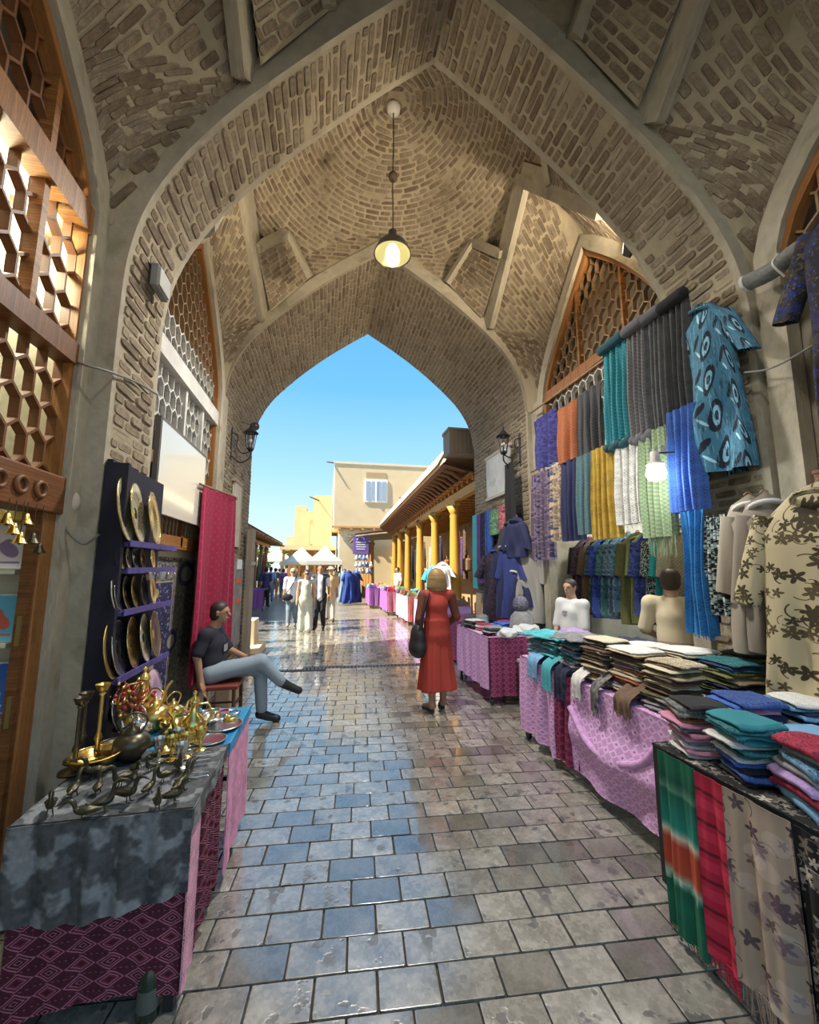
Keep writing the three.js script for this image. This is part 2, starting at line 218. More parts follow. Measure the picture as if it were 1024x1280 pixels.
function makeBay(o) {
  const { name, sc, sFar, sNear, c, faces: [Af, An], mats, tone, mortarM } = o;
  const domeH = (r) => { const P = [[0, 7.3], [.5, 7.2], [1, 6.95], [1.4, 6.62], [1.67, 6.33], [2, 5.85], [2.3, 5.3], [2.8, 4.4]]; let k = 0; while (k < P.length - 2 && r > P[k + 1][0]) k++; return lerp(P[k][1], P[k + 1][1], (r - P[k][0]) / (P[k + 1][0] - P[k][0])); };
  const uA = o.left.rib - .02, uB = o.right.rib + .02;
  const dome = struct(name + '_dome', sheet(28, 24, (a, b) => { const u = lerp(uA, uB, a), s = lerp(sNear, sFar, b); return W(u, domeH(Math.hypot(u - c, s - sc)), s); }, 0, uB - uA, sFar - sNear), mortarM, 'ceiling dome of bricks laid in rings ' + o.where, 'dome');
  const rs = []; for (let r = .14; r < 2.3;) { rs.push(r); const sl = (domeH(r + .02) - domeH(r)) / .02; r += .066 / Math.hypot(1, sl); }
  const inPatch = [];
  const planOf = (p) => [p.x, -(p.z - (p.x - .8) * SKEW)];
  for (const [key, sd] of [['left', o.left], ['right', o.right]]) {
    const sg = key === 'left' ? -1 : 1;
    // outer edge: up the border of the far arch, over the rib, down the near arch
    const corner = (A, s) => { const l = []; for (let i = 0; i <= 6; i++) { const u = lerp(A.c + sg * A.half, sd.base, i / 6); l.push(W(u + sg * .0, i ? hAt(A, u) + .16 : sd.hs, s)); } return l; };
    const far = corner(Af, sFar - .03), near = corner(An, sNear + .03), apex = W(sd.rib, sd.apex, sc);
    const ribF = [far[6], apex], ribN = [apex, near[6]];
    const Rl = [...far, ...resample(ribF, 8).slice(1), ...resample(ribN, 8).slice(1), ...near.slice(0, 6).reverse()];
    const out = winOutline(sd.s1, sd.s0, sd.hs, sd.win, 14), Ql = resample(out.map(([s, h]) => W(sd.u, h, s)), Rl.length - 1);
    const Rf = lofted(Rl), Qf = lofted(Ql);
    const S = (a, b) => Rf(b).lerp(Qf(b), a).add(V(sg * .10 * Math.sin(Math.PI * clamp(a)), 0, 0));
    const ni = struct(name + '_niche_vault', sheet(8, 44, (a, b) => S(a, b), 0, 1, 4), mortarM, 'sloping brick half vault over the lattice window ' + sd.where, 'vault');
    let T = 0; for (let i = 0; i < 60; i++) T += S(.5, i / 60).distanceTo(S(.5, (i + 1) / 60));
    const nb = Math.round(T / .064);
    const lean = .13, BS = (a, b) => S(a, clamp(b < .5 ? b + lean * (.35 - a) : b - lean * (.35 - a), .001, .999));
    layBricks(ni, { S: BS, bs: Array.from({ length: nb }, (_, i) => (i + .5) / nb), L: (b) => BS(0, b).distanceTo(BS(1, b)), mats: tone || mats, toward: () => W(c, 3, sc), len: .22, thOf: (a, b) => Math.abs(BS(a, b).distanceTo(BS(a, b + (b < .5 ? -1 : 1) / nb))) * .62, mask: (p, a, b) => { const bb = b < .5 ? b + lean * (.35 - a) : b - lean * (.35 - a); return a > .02 && a < .97 && bb > .004 && bb < .996 && (b < .5) === (bb < .5) && rnd() > .04; } });
    // ribs, window reveal
    const inw = V(-sg, -.35, 0).normalize();
    mesh('rib', sweep(resample(ribF, 10), .25, .09, inw), plaster, ni); mesh('rib', sweep(resample(ribN, 10), .25, .09, inw), plaster, ni);
    mesh('window_surround', sweep(resample([[sd.s1 + .02, 0], ...out, [sd.s0 - .02, 0]].map(([s, h]) => W(sd.u - sg * .03, h + .03, s)), 60), .15, .11, V(-sg, 0, 0)), plaster, ni);
    // jambs below the arch of the window
    for (const [s0, s1] of [[sd.s1 - .02, sFar + .05], [sNear - .05, sd.s0 + .02]]) { const g = box(.5, sd.hs + .1, s1 - s0); mesh('plaster_jamb', mapVerts(g, (v) => W(sd.u + sg * .23 + v.x, v.y + (sd.hs + .1) / 2, (s0 + s1) / 2 - v.z)), plaster, ni); }
    // wall between rib and dome, and the corner squinches
    const ribAll = lofted([...resample(ribF, 10), ...resample(ribN, 10).slice(1)]);
    mesh('spandrel', sheet(6, 20, (a, b) => { const p = ribAll(b), [u, s] = planOf(p), q = W(lerp(u, sd.rib, 1), domeH(Math.hypot(u - c, s - sc)) + .05, s); return p.lerp(q, a); }, 0, 1, 3), mortarM, ni);
    // cap over the window wall, so that no daylight falls in
    mesh('wall_core', mapVerts(box(.4, TOP - 3, sFar - sNear), (v) => W(sd.u + sg * .42 + v.x, TOP / 2 + 2.2 + v.y, (sFar + sNear) / 2 - v.z)), mortarM, ni);
    for (const [A, s, dS] of [[Af, sFar - .03, -1], [An, sNear + .03, 1]]) {
      const C = W(sd.base - sg * .1, hAt(A, sd.base) + .24, s + dS * .05), top = (dS < 0 ? ribF[0] : ribN[1]).clone().lerp(apex, .52).add(V(-sg * .05, 0, 0));
      const uB2 = lerp(sd.base, c, .38), B = W(uB2, hAt(A, uB2) + .24, s + dS * .03), [tu, ts] = planOf(top), du = (tu * .5 + uB2 * .5) , ds = (ts * .55 + s * .45), Dp = W(du, domeH(Math.hypot(du - c, ds - sc)) - .12, ds);
      const Sq = (a, b) => C.clone().lerp(top, b).lerp(B.clone().lerp(Dp, b), a * .5 + .0).lerp(C.clone().lerp(B, a).lerp(top.clone().lerp(Dp, a), b), .999);
      const sq = mesh('squinch', sheet(6, 6, (a, b) => Sq(a, b), 0, .6, .6), mortarM, ni);
      layBricks(sq, { S: Sq, bs: range(.06, .95, .078), L: (b) => Sq(0, b).distanceTo(Sq(1, b)), mats: tone || mats, toward: () => W(c, 4, sc), len: .2, th: .045, most: 120 });
      const rb = (p, q) => sweep([p, p.clone().lerp(q, .5), q], .09, .10, V(c - p.x, -.4, 0).normalize());
      mesh('squinch_rib', rb(top, Dp), plaster, ni); mesh('squinch_rib', rb(Dp, B), plaster, ni);
      inPatch.push([C, B, Dp, top]);
    }
  }
  if (o.bricks) layBricks(dome, { S: (a, b) => W(c + b * Math.cos(6.2832 * a), domeH(b), sc + b * Math.sin(6.2832 * a)), bs: rs, L: (b) => 6.2832 * b, ring: true, mats, toward: () => W(c, 3, sc), len: .21, th: .046, mask: (p) => { const [u, s] = planOf(p); return u > uA && u < uB && s > sNear && s < sFar; } });
  return dome;
}
makeBay({ name: 'ceiling_far', where: 'above the pendant lamp', sc: 4.22, sFar: 5.6, sNear: 2.92, c: .68, faces: [A2, A1], mats: brickM, mortarM: mortar, bricks: true,
  left: { where: 'above the seated man', u: -1.43, rib: -1.08, base: -.98, apex: 6.2, hs: 3.85, s0: 3.0, s1: 5.12, win: 5.12 }, right: { where: 'above the hanging scarves', u: 2.93, rib: 2.26, base: 2.3, apex: 6.42, hs: 3.9, s0: 2.98, s1: 5.2, win: 5.42 } });
makeBay({ name: 'ceiling_near', where: 'over the first bay', sc: 1.03, sFar: 2.4, sNear: -.33, c: .8, faces: [A1, A0], mats: brickM, mortarM: mortar, bricks: false,
  left: { where: 'above the carved wooden shop door', u: -1.45, rib: -.72, base: -.62, apex: 6.35, hs: 3.72, s0: -.22, s1: 2.31, win: 4.95 }, right: { where: 'above the dark paisley robe', u: 2.95, rib: 2.3, base: 2.24, apex: 6.4, hs: 3.75, s0: -.22, s1: 2.22, win: 5.05 } });
// roof and outer shell
struct('ceiling', mapVerts(box(9.6, .3, 8.9), (v) => W(.75 + v.x, TOP + .12 + v.y, 3.47 - v.z)), mortar, 'flat roof slab over the vaults', 'roof');
// ---------------------------------------------------------------- floor
const stoneT = [1, 2, 3, 4].map((k) => dataTex(256, (u, v) => { const b = fbm(u, v, 4, 5, 100 + k), pit = smooth(.56, .66, fbm(u, v, 10, 4, 120 + k)) * (k > 1 ? 1 : .15) * smooth(.40, .58, fbm(u, v, 3, 3, 160 + k)), f = fbm(u, v, 48, 2, 140 + k); const w = smooth(.45, .6, fbm(u, v, 22, 4, 180 + k)) * (k > 1 ? 1 : .25); const c = .80 + .26 * (b - .5) + .12 * (f - .5) - .42 * pit + .09 * w - .04; return [c, c * .99, c * .965]; }, true, 1));
const stoneR = [1, 2, 3, 4].map((k) => dataTex(256, (u, v) => { const b = fbm(u, v, 4, 5, 100 + k), pit = smooth(.54, .66, fbm(u, v, 10, 4, 120 + k)) * (k > 1 ? 1 : .15) * smooth(.40, .58, fbm(u, v, 3, 3, 160 + k)); const c = (k === 1 ? .20 : .30) + .25 * (b - .5) + .5 * pit; return [c, c, c]; }, false, 1));
const stoneB = [1, 2, 3, 4].map((k) => dataTex(256, (u, v) => { const pit = smooth(.56, .66, fbm(u, v, 10, 4, 120 + k)) * (k > 1 ? 1 : .15) * smooth(.40, .58, fbm(u, v, 3, 3, 160 + k)); return .8 - .7 * pit + .2 * fbm(u, v, 6, 3, 170); }, false, 1));
const tileM = []; for (let k = 0; k < 4; k++) for (const c of [[.43, .415, .375], [.37, .355, .32], [.50, .48, .435]]) { const m = new THREE.MeshPhysicalMaterial({ map: stoneT[k], roughnessMap: stoneR[k], bumpMap: stoneB[k], bumpScale: .002, roughness: .8, ior: 2.0, clearcoat: 1, clearcoatRoughness: k === 0 ? .06 : .14 }); m.color.setRGB(...c.map((x) => x * (k === 0 ? .72 : 1))); tileM.push(m); };
const jointM = mat([.09, .085, .075], { map: grain, roughness: .9 });
const floor = struct('floor', box(24, .2, 72, 0, -.115, -31), jointM, 'floor of pale worn stone paving slabs', 'floor');
{
  const a = R(4.5), e1 = V(Math.cos(a), 0, Math.sin(a)), e2 = V(Math.sin(a), 0, -Math.cos(a)), tw = .245, td = .166, list = [];
  const o = onY(401, 1175);
  const tileG = [0, 1, 2, 3, 4, 5].map((k) => { const g = new RoundedBoxGeometry(1, 1, 1, 1, .03); g.deleteAttribute('uv'); const p = g.attributes.position, uv = []; for (let i = 0; i < p.count; i++) uv.push(p.getX(i) * .5 + k * .37, p.getZ(i) * .34 + k * .21); g.setAttribute('uv', new THREE.Float32BufferAttribute(uv, 2)); return g; });
  for (let j = -14; j < 76; j++) for (let i = -34; i < 34; i++) {
    const p = o.clone().addScaledVector(e1, (i + (j & 1 ? .5 : 0) + .5 + .03 * Math.sin(j * 7.3)) * tw).addScaledVector(e2, (j + .5) * td); p.y = -.012;
    const s = -p.z + (p.x - .8) * SKEW; if (p.z < -13.5 || p.z > .6 || p.x < (s < 7.9 ? -1.7 : -4) || p.x > (s < 7.9 ? 3.9 : 3.6)) continue;
    if (Math.abs(p.z + 7.09) < .10) continue;
    const e = toPixel(p), inV = e && e[0] > -30 && e[0] < 1054 && e[1] < 1330; list.push({ p, sc: inV ? 1 / e[2] : 0 });
  }
  list.sort((x, y) => y.sc - x.sc);
  const rot = new THREE.Quaternion().setFromEuler(new THREE.Euler(0, -a, 0)), make = () => ({ m: pick(tileM), g: pick(tileG), q: new THREE.Quaternion().setFromEuler(new THREE.Euler(rr(-.004, .004), -a + rr(-.006, .006), rr(-.003, .003))), s: V(tw - rr(.006, .012), .03, td - rr(.006, .011)), dy: rr(-.0025, .001) });
  for (const t of list.slice(0, 300)) { const k = make(), me = mesh('paving_slab', k.g, k.m, floor); me.position.copy(t.p).add(V(0, k.dy, 0)); me.quaternion.copy(k.q); me.scale.copy(k.s); }
  const by = new Map(); for (const t of list.slice(300)) { const k = make(); k.p = t.p; if (!by.has(k.m)) by.set(k.m, []); by.get(k.m).push(k); }
  for (const [m, l] of by) { const im = new THREE.InstancedMesh(tileG[0], m, l.length), M = new THREE.Matrix4(); im.name = 'paving'; im.userData.kind = 'stuff'; im.receiveShadow = true; l.forEach((k, n) => { M.compose(k.p.clone().add(V(0, k.dy, 0)), k.q, k.s); im.setMatrixAt(n, M); }); floor.add(im); }
  // farther street paving, too fine to tell apart
  const farT = dataTex(512, (u, v) => { const b = fbm(u, v, 6, 5, 200), j = Math.abs((v * 24) % 1 - .5) > .46 || Math.abs((u * 16 + (Math.floor(v * 24) % 2) * .5) % 1 - .5) > .47 ? .72 : 1; const c = (.74 + .24 * (b - .5) + .08 * (hash(Math.floor(u * 16 + (Math.floor(v * 24) % 2) * .5), Math.floor(v * 24), 3) - .5)) * j; return [c, c * .98, c * .94]; }, true, .25);
  mesh('street_paving', box(20, .02, 53, 0, -.018, -40), mat([.46, .425, .36], { map: farT, roughness: .32 }), floor);
  // drain across the threshold
  const dr = thing('drain_channel', 'narrow slotted drain running across the paving at the street arch', 'drain', V(.75, 0, -7.08), -R(1.6), null, 'structure');
  mesh('channel', box(4.6, .03, .15, 0, -.03, 0), mat([.02, .02, .02]), dr);
  const slat = box(.035, .02, .13, 0, -.008, 0), sm = mat([.16, .15, .14], { roughness: .5, metalness: .5 }); for (let i = 0; i < 76; i++) { const b = mesh('grate_bar', slat, sm, dr); b.position.x = -2.26 + i * .0605; }
  mesh('rim', merge([box(4.6, .02, .02, 0, -.008, .075), box(4.6, .02, .02, 0, -.008, -.075)]), sm, dr);
}
// ---------------------------------------------------------------- lattice windows
const glassM = new THREE.MeshPhysicalMaterial({ color: 0xffffff, transmission: 1, thickness: 0, roughness: .02, ior: 1.45 });
const barUnit = box(1, 1, 1);
function latticeWindow(no, label, o) {
  const { u, sg, s0, s1, hs, win, hBot, cw = .2, ch = .31, th = .02, barM, frameM, transoms, mullions = [], dx = 0, dy = 0 } = o;
  const w = thing('window_' + no, label, 'window', null, 0, null, 'structure'), out = winOutline(s1, s0, hs, win, 14), inw = V(-sg, 0, 0);
  const topAt = (s) => { for (let i = 1; i < out.length; i++) if (s <= out[i - 1][0] && s >= out[i][0]) return lerp(out[i - 1][1], out[i][1], (out[i - 1][0] - s) / (out[i - 1][0] - out[i][0] + 1e-9)); return hs; };
  const inside = (s, h) => s > s0 + .03 && s < s1 - .03 && h > hBot && h < topAt(s) - .04 && !transoms.some(([hh, t]) => Math.abs(h - hh) < t / 2);
  mesh('frame', sweep(resample([[s1, hBot], ...out, [s0, hBot]].map(([s, h]) => W(u - sg * .02, h - .03, s + (s > (s0 + s1) / 2 ? -.03 : .03))), 60), .1, .09, inw), frameM, w);
  for (const [h, t, m] of transoms) { const e = topAt((s0 + s1) / 2) > h ? [s0, s1].map((s) => s) : [s0, s1]; let a = s0, b = s1; while (topAt(a) < h && a < b) a += .02; while (topAt(b) < h && b > a) b -= .02; mesh('transom', bar(W(u - sg * .03, h, a), W(u - sg * .03, h, b), .1, t, V(0, 1, 0)), m || frameM, w); }
  for (const [s, h0, h1, m, t = .05] of mullions) mesh('mullion', bar(W(u - sg * .02, h0, s), W(u - sg * .02, Math.min(h1, topAt(s)), s), t, .06, inw), m || frameM, w);
  const seg = [];
  for (let j = -1; j < 26; j++) for (let i = -1; i < 24; i++) {
    const cs = s0 + dx + (i + (j & 1 ? .5 : 0)) * cw, hh = hBot + dy + j * .75 * ch, t = [cs, hh + ch / 2], r = [cs + cw / 2, hh + ch / 4], b = [cs + cw / 2, hh - ch / 4], l = [cs - cw / 2, hh + ch / 4];
    seg.push([t, r], [r, b], [t, l]);
  }
  let n = 0; const list = [], mid = (p, q, k) => [lerp(p[0], q[0], k), lerp(p[1], q[1], k)];
  for (const [p, q] of seg) {
    let k0 = 0, k1 = 1; while (k0 < 1 && !inside(...mid(p, q, k0))) k0 += .06; while (k1 > 0 && !inside(...mid(p, q, k1))) k1 -= .06; if (k1 - k0 < .15) continue;
    const A = W(u, mid(p, q, k0)[1], mid(p, q, k0)[0]), B = W(u, mid(p, q, k1)[1], mid(p, q, k1)[0]); if (o.seen && !o.seen(A)) continue;
    list.push([A, B]);
  }
  list.sort((p, q) => p[0].distanceTo(EYE) - q[0].distanceTo(EYE)); const far = new Map();
  for (const [A, B] of list) {
    const m = typeof barM === 'function' ? barM(A) : barM, d = B.clone().sub(A), L = d.length(); if (n >= 300) { if (!far.has(m)) far.set(m, []); far.get(m).push(bar(A, B, th, .045, inw)); continue; }
    const me = mesh('lattice_bar', barUnit, m, w); d.normalize(); const side = inw.clone().cross(d).normalize();
    me.quaternion.setFromRotationMatrix(new THREE.Matrix4().makeBasis(side, d, side.clone().cross(d))); me.position.copy(A).add(B).multiplyScalar(.5); me.scale.set(th, L + .008, .045); n++;
  }
  for (const [m, l] of far) mesh('lattice', merge(l), m, w).userData.kind = 'stuff';
  if (o.glass) for (const [a, b] of o.glass) mesh('pane', mapVerts(box(.006, b - a, s1 - s0 - .1), (v) => W(u + sg * .05 + v.x, (a + b) / 2 + v.y, (s0 + s1) / 2 - v.z)), glassM, w);
  return w;
}
const seenLeft = (p) => { const e = toPixel(p); return e && e[0] > -40 && e[1] > -40 && e[0] < 1064; };
latticeWindow(1, 'tall wooden lattice window above the shop door with postcards', { u: -1.47, sg: -1, s0: -.2, s1: 2.3, hs: 3.72, win: 4.93, hBot: 2.05, cw: .135, ch: .215, th: .014, barM: woodDark, frameM: wood, seen: seenLeft, dx: .06,
  transoms: [[3.62, .16], [2.8, .12, woodDark], [2.0, .17, woodDark]], mullions: [[1.9, 2.8, 5, wood, .04], [1.35, 3.6, 5, wood, .04]], glass: [[2.05, 2.75], [2.86, 3.55]] });
latticeWindow(2, 'wooden lattice window under the arch above the paisley robe', { u: 2.97, sg: 1, s0: -.2, s1: 2.2, hs: 3.75, win: 5.02, hBot: 3.5, cw: .17, ch: .26, th: .015, barM: woodPale, frameM: wood, seen: seenLeft, transoms: [[3.5, .14]], mullions: [[1.9, 3.5, 5, wood, .04]], dx: .03 });
latticeWindow(3, 'lattice window with a pale crossbeam above the seated man', { u: -1.45, sg: -1, s0: 3.0, s1: 5.1, hs: 3.85, win: 5.1, hBot: 2.5, cw: .145, ch: .215, th: .013, barM: (p) => p.y < 3.9 ? whitePaintSkySheen : woodPale, frameM: wood, transoms: [[3.46, .17, whitePaintSkySheen], [2.5, .1, woodPale]], mullions: [[4.0, 2.5, 3.46, whitePaintSkySheen, .05], [4.55, 2.5, 3.46, whitePaintSkySheen, .05]] });  // white lower bars: sky reflection on pale wood put into the colour
latticeWindow(4, 'lattice window above the row of hanging shawls', { u: 2.95, sg: 1, s0: 2.98, s1: 5.18, hs: 3.9, win: 5.38, hBot: 3.25, cw: .145, ch: .215, th: .013, barM: (p) => p.y < 3.9 ? whitePaintSkySheen : woodPale, frameM: wood, transoms: [[3.93, .12, wood], [3.25, .1, whitePaintSkySheen]], mullions: [[3.6, 3.95, 6, wood, .03], [4.35, 3.95, 6, wood, .03]] });  // lower bars again whitened to stand for the sky they reflect
// ---------------------------------------------------------------- rooms behind the windows
const shopWall = mat([.62, .60, .36], { map: plasterT, roughness: .9 }), shopWhite = mat([.72, .73, .70], { map: plasterT, roughness: .85 });
const slab = (name, u0, u1, h0, h1, s0, s1, m, label, cat = 'wall') => struct(name, mapVerts(box(u1 - u0, h1 - h0, s1 - s0), (v) => W((u0 + u1) / 2 + v.x, (h0 + h1) / 2 + v.y, (s0 + s1) / 2 - v.z)), m, label, cat);
slab('wall_left_shop_back', -3.6, -3.4, 0, 3.7, -1, 6, shopWall, 'yellowish back wall of the shop behind the lattice');
slab('wall_left_shop_ceiling', -3.5, -1.55, 3.68, 3.8, -1, 2.9, shopWhite, 'white ceiling of the shop behind the lattice', 'ceiling');
slab('wall_left_shop_side', -3.5, -1.7, 0, 3.7, 2.5, 2.62, shopWall, 'yellowish side wall of the shop behind the lattice');
slab('wall_left_shop_end', -3.5, -1.55, 0, 3.7, -1, -.85, shopWall, 'yellowish end wall of the shop behind the lattice');
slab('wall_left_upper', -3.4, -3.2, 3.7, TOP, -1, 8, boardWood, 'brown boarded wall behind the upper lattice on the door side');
slab('wall_left_lower', -1.95, -1.56, 0, 2.42, 2.9, 5.7, mat([.40, .36, .29], { map: plasterT, bumpMap: plasterB, bumpScale: .006, roughness: .95 }), 'rough plastered wall behind the hanging carpet');
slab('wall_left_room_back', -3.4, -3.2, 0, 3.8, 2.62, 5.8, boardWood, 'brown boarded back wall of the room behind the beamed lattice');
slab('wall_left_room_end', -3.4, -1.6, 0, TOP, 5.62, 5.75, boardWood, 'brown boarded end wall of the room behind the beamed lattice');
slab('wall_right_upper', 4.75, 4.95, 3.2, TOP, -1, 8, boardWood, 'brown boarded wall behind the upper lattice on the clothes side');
slab('wall_right_shop_back', 4.3, 4.5, 0, 3.4, 2.5, 5.6, shopWhite, 'white back wall of the clothes shop');
slab('wall_right_shop_ceiling', 3.02, 4.4, 3.2, 3.3, 2.5, 5.6, shopWhite, 'white ceiling of the clothes shop', 'ceiling');
slab('wall_right_shop_side', 2.98, 4.4, 0, 3.3, 5.25, 5.6, shopWhite, 'white end wall of the clothes shop');
slab('wall_right_shop_end', 3.38, 4.4, 0, 3.3, 2.55, 2.7, shopWhite, 'white near wall of the clothes shop');
slab('wall_right', 3.0, 3.35, 0, 3.5, -.9, 2.45, plaster, 'plastered wall behind the hanging dresses');
// ---------------------------------------------------------------- lamps
const FLOOD = 26;
const lampMetal = mat([.09, .085, .085], { roughness: .45, metalness: .6 });
function pendant(label, c, s, h, power) {
  const p = W(c, 0, s), t = thing('pendant_lamp', label, 'lamp', p);
  mesh('ceiling_rose', xf(lathe([[0, 0], [.055, -.01], [.085, -.05], [.08, -.1], [.04, -.13], [0, -.135]], 20), 0, 7.3, 0), mat([.75, .72, .66]), t);
  mesh('cord', tube([V(0, 7.2, 0), V(.004, 6.7, 0), V(-.004, h + .9, 0), V(.003, h + .5, 0), V(0, h + .2, 0)], .008, 40, 5), lampMetal, t);
  mesh('junction_box', xf(lathe([[0, .03], [.05, .025], [.055, 0], [.045, -.04], [0, -.045]], 16), 0, h + 1.02, 0), mat([.08, .05, .03]), t);
  mesh('shade', xf(lathe([[.03, .3], [.05, .28], [.055, .2], [.09, .17], [.17, .1], [.215, 0], [.22, -.02], [.212, -.02], [.16, .09], [.085, .155], [.0, .165]], 32), 0, h, 0), lampMetal, t);
  mesh('painted_glow_lining', xf(lathe([[.0, .155], [.08, .145], [.155, .08], [.205, -.015]], 32), 0, h, 0), mat([.3, .26, .12], { roughness: .5, emissive: new THREE.Color(.62, .55, .20), emissiveIntensity: .55 }), t);  // bulb light on the lining is put in as emission
  mesh('bulb', xf(lathe([[0, -.14], [.06, -.13], [.085, -.09], [.08, .03], [.05, .09], [0, .1]], 24), 0, h, 0), mat([1, .95, .8], { emissive: new THREE.Color(1, .97, .82), emissiveIntensity: 2.2 }), t);
  const l = new THREE.SpotLight(new THREE.Color(1, .95, .86), power, 0, R(84), 1, 2); l.position.set(0, h - .16, 0); l.target.position.set(0, 0, 0); l.castShadow = true; l.shadow.radius = 8; t.add(l, l.target); return t;
}
pendant('grey metal pendant lamp hanging on a cord from the brick dome', .66, 4.25 + .02, 5.26, 58);
pendant('added grey metal pendant lamp out of view over the first bay', .8, 1.03, 5.45, 17);  // lamp added to fill the first bay with light, out of view
// floodlights hidden behind the near arch; the photograph shows their light on the ribs and the dome
for (const [lb, p, aim] of [['small floodlight on the back of the near arch above the plate rack', W(-1.06, 4.5, 3.14), W(1.1, 6.9, 4.6)], ['small floodlight on the back of the near arch above the ikat robe', W(2.66, 4.6, 3.12), W(.2, 6.9, 4.6)]]) {
  const t = thing('floodlight', lb, 'lamp', p); t.lookAt(aim); mesh('housing', box(.22, .16, .08, 0, 0, -.02, .01), lampMetal, t); mesh('glass', box(.19, .13, .01, 0, 0, .025), mat([1, .95, .8], { emissive: new THREE.Color(1, .88, .66), emissiveIntensity: 2 }), t); mesh('bracket', rod(V(0, 0, -.05), V(0, -.1, -.14), .015), lampMetal, t);
  const l = new THREE.SpotLight(new THREE.Color(1, .84, .60), FLOOD, 0, R(78), 1, 2); l.position.set(0, 0, .06); l.target.position.set(0, 0, 1); l.castShadow = true; l.shadow.radius = 5; t.add(l, l.target);
}
{ // tube lamp on the ceiling of the clothes shop
  const t = thing('tube_lamp', 'white tube lamp on the ceiling of the clothes shop', 'lamp', V(3.62, 3.12, -4.0)); mesh('tube', xf(new THREE.CylinderGeometry(.02, .02, 1.0, 12), 0, 0, 0, R(90)), mat([1, 1, 1], { emissive: new THREE.Color(.95, 1, .97), emissiveIntensity: 4 }), t); mesh('housing', box(.07, .05, 1.05, 0, .05, 0), whitePaintSkySheen, t);
  const l = new THREE.PointLight(new THREE.Color(.95, 1, .96), 7, 0, 2); l.position.set(0, -.06, 0); l.castShadow = true; l.shadow.radius = 6; t.add(l);
}
{ // tube lamp in the shop behind the lattice
  const p = onX(62, 322, -1.68), t = thing('tube_lamp', 'glowing fluorescent tube behind the lattice window of the shop', 'lamp', p);
  mesh('tube', xf(new THREE.CylinderGeometry(.02, .02, .7, 12), 0, 0, 0, R(80)), mat([1, 1, 1], { emissive: new THREE.Color(1, 1, .85), emissiveIntensity: 5 }), t);
  mesh('housing', box(.05, .06, .74, .0, .05, 0), whitePaintSkySheen, t);
  const l = new THREE.PointLight(new THREE.Color(1, 1, .74), 5, 0, 2); l.position.set(-.14, -.06, .42); l.castShadow = true; l.shadow.radius = 4; t.add(l);
}
// ---------------------------------------------------------------- the street beyond the arch
const stuccoT = dataTex(256, (u, v) => .9 + .10 * (fbm(u, v, 4, 5, 601) - .3), true, .3);
const stucco = mat([.80, .64, .41], { map: stuccoT, roughness: .92 }), stucco2 = mat([.86, .66, .38], { map: stuccoT, roughness: .92 }), stuccoPale = mat([.88, .74, .49], { map: stuccoT, roughness: .92 });
const gold = mat([.92, .54, .09], { map: woodTV, roughness: .5 }), ochre = mat([.60, .34, .11], { map: woodTV, roughness: .6 }), joistBounceM = mat([.86, .42, .09], { map: woodT, roughness: .6 }), eaveM = mat([.40, .21, .10], { map: woodT, roughness: .7 });  // the joist colour has orange light bounced from the street put in
const greyWood = mat([.25, .22, .19], { map: woodT, roughness: .8 });
function column(parent, x, z, h, r, m) {
  const c = mesh('column', xf(lathe([[0, 0], [r * 1.5, 0], [r * 1.5, .12], [r * 1.1, .2], [r * 1.25, .5], [r * 1.1, 1.2], [r * .85, h - .3], [r * .95, h - .25], [r * .8, h - .18], [r * 1.5, h], [0, h]], 12), x, 0, z), m, parent);
  mesh('capital', merge([box(.16, .12, .55, x, h + .06, z, .02), box(.18, .1, .26, x, h - .04, z, .02)]), m, c); return c;
}
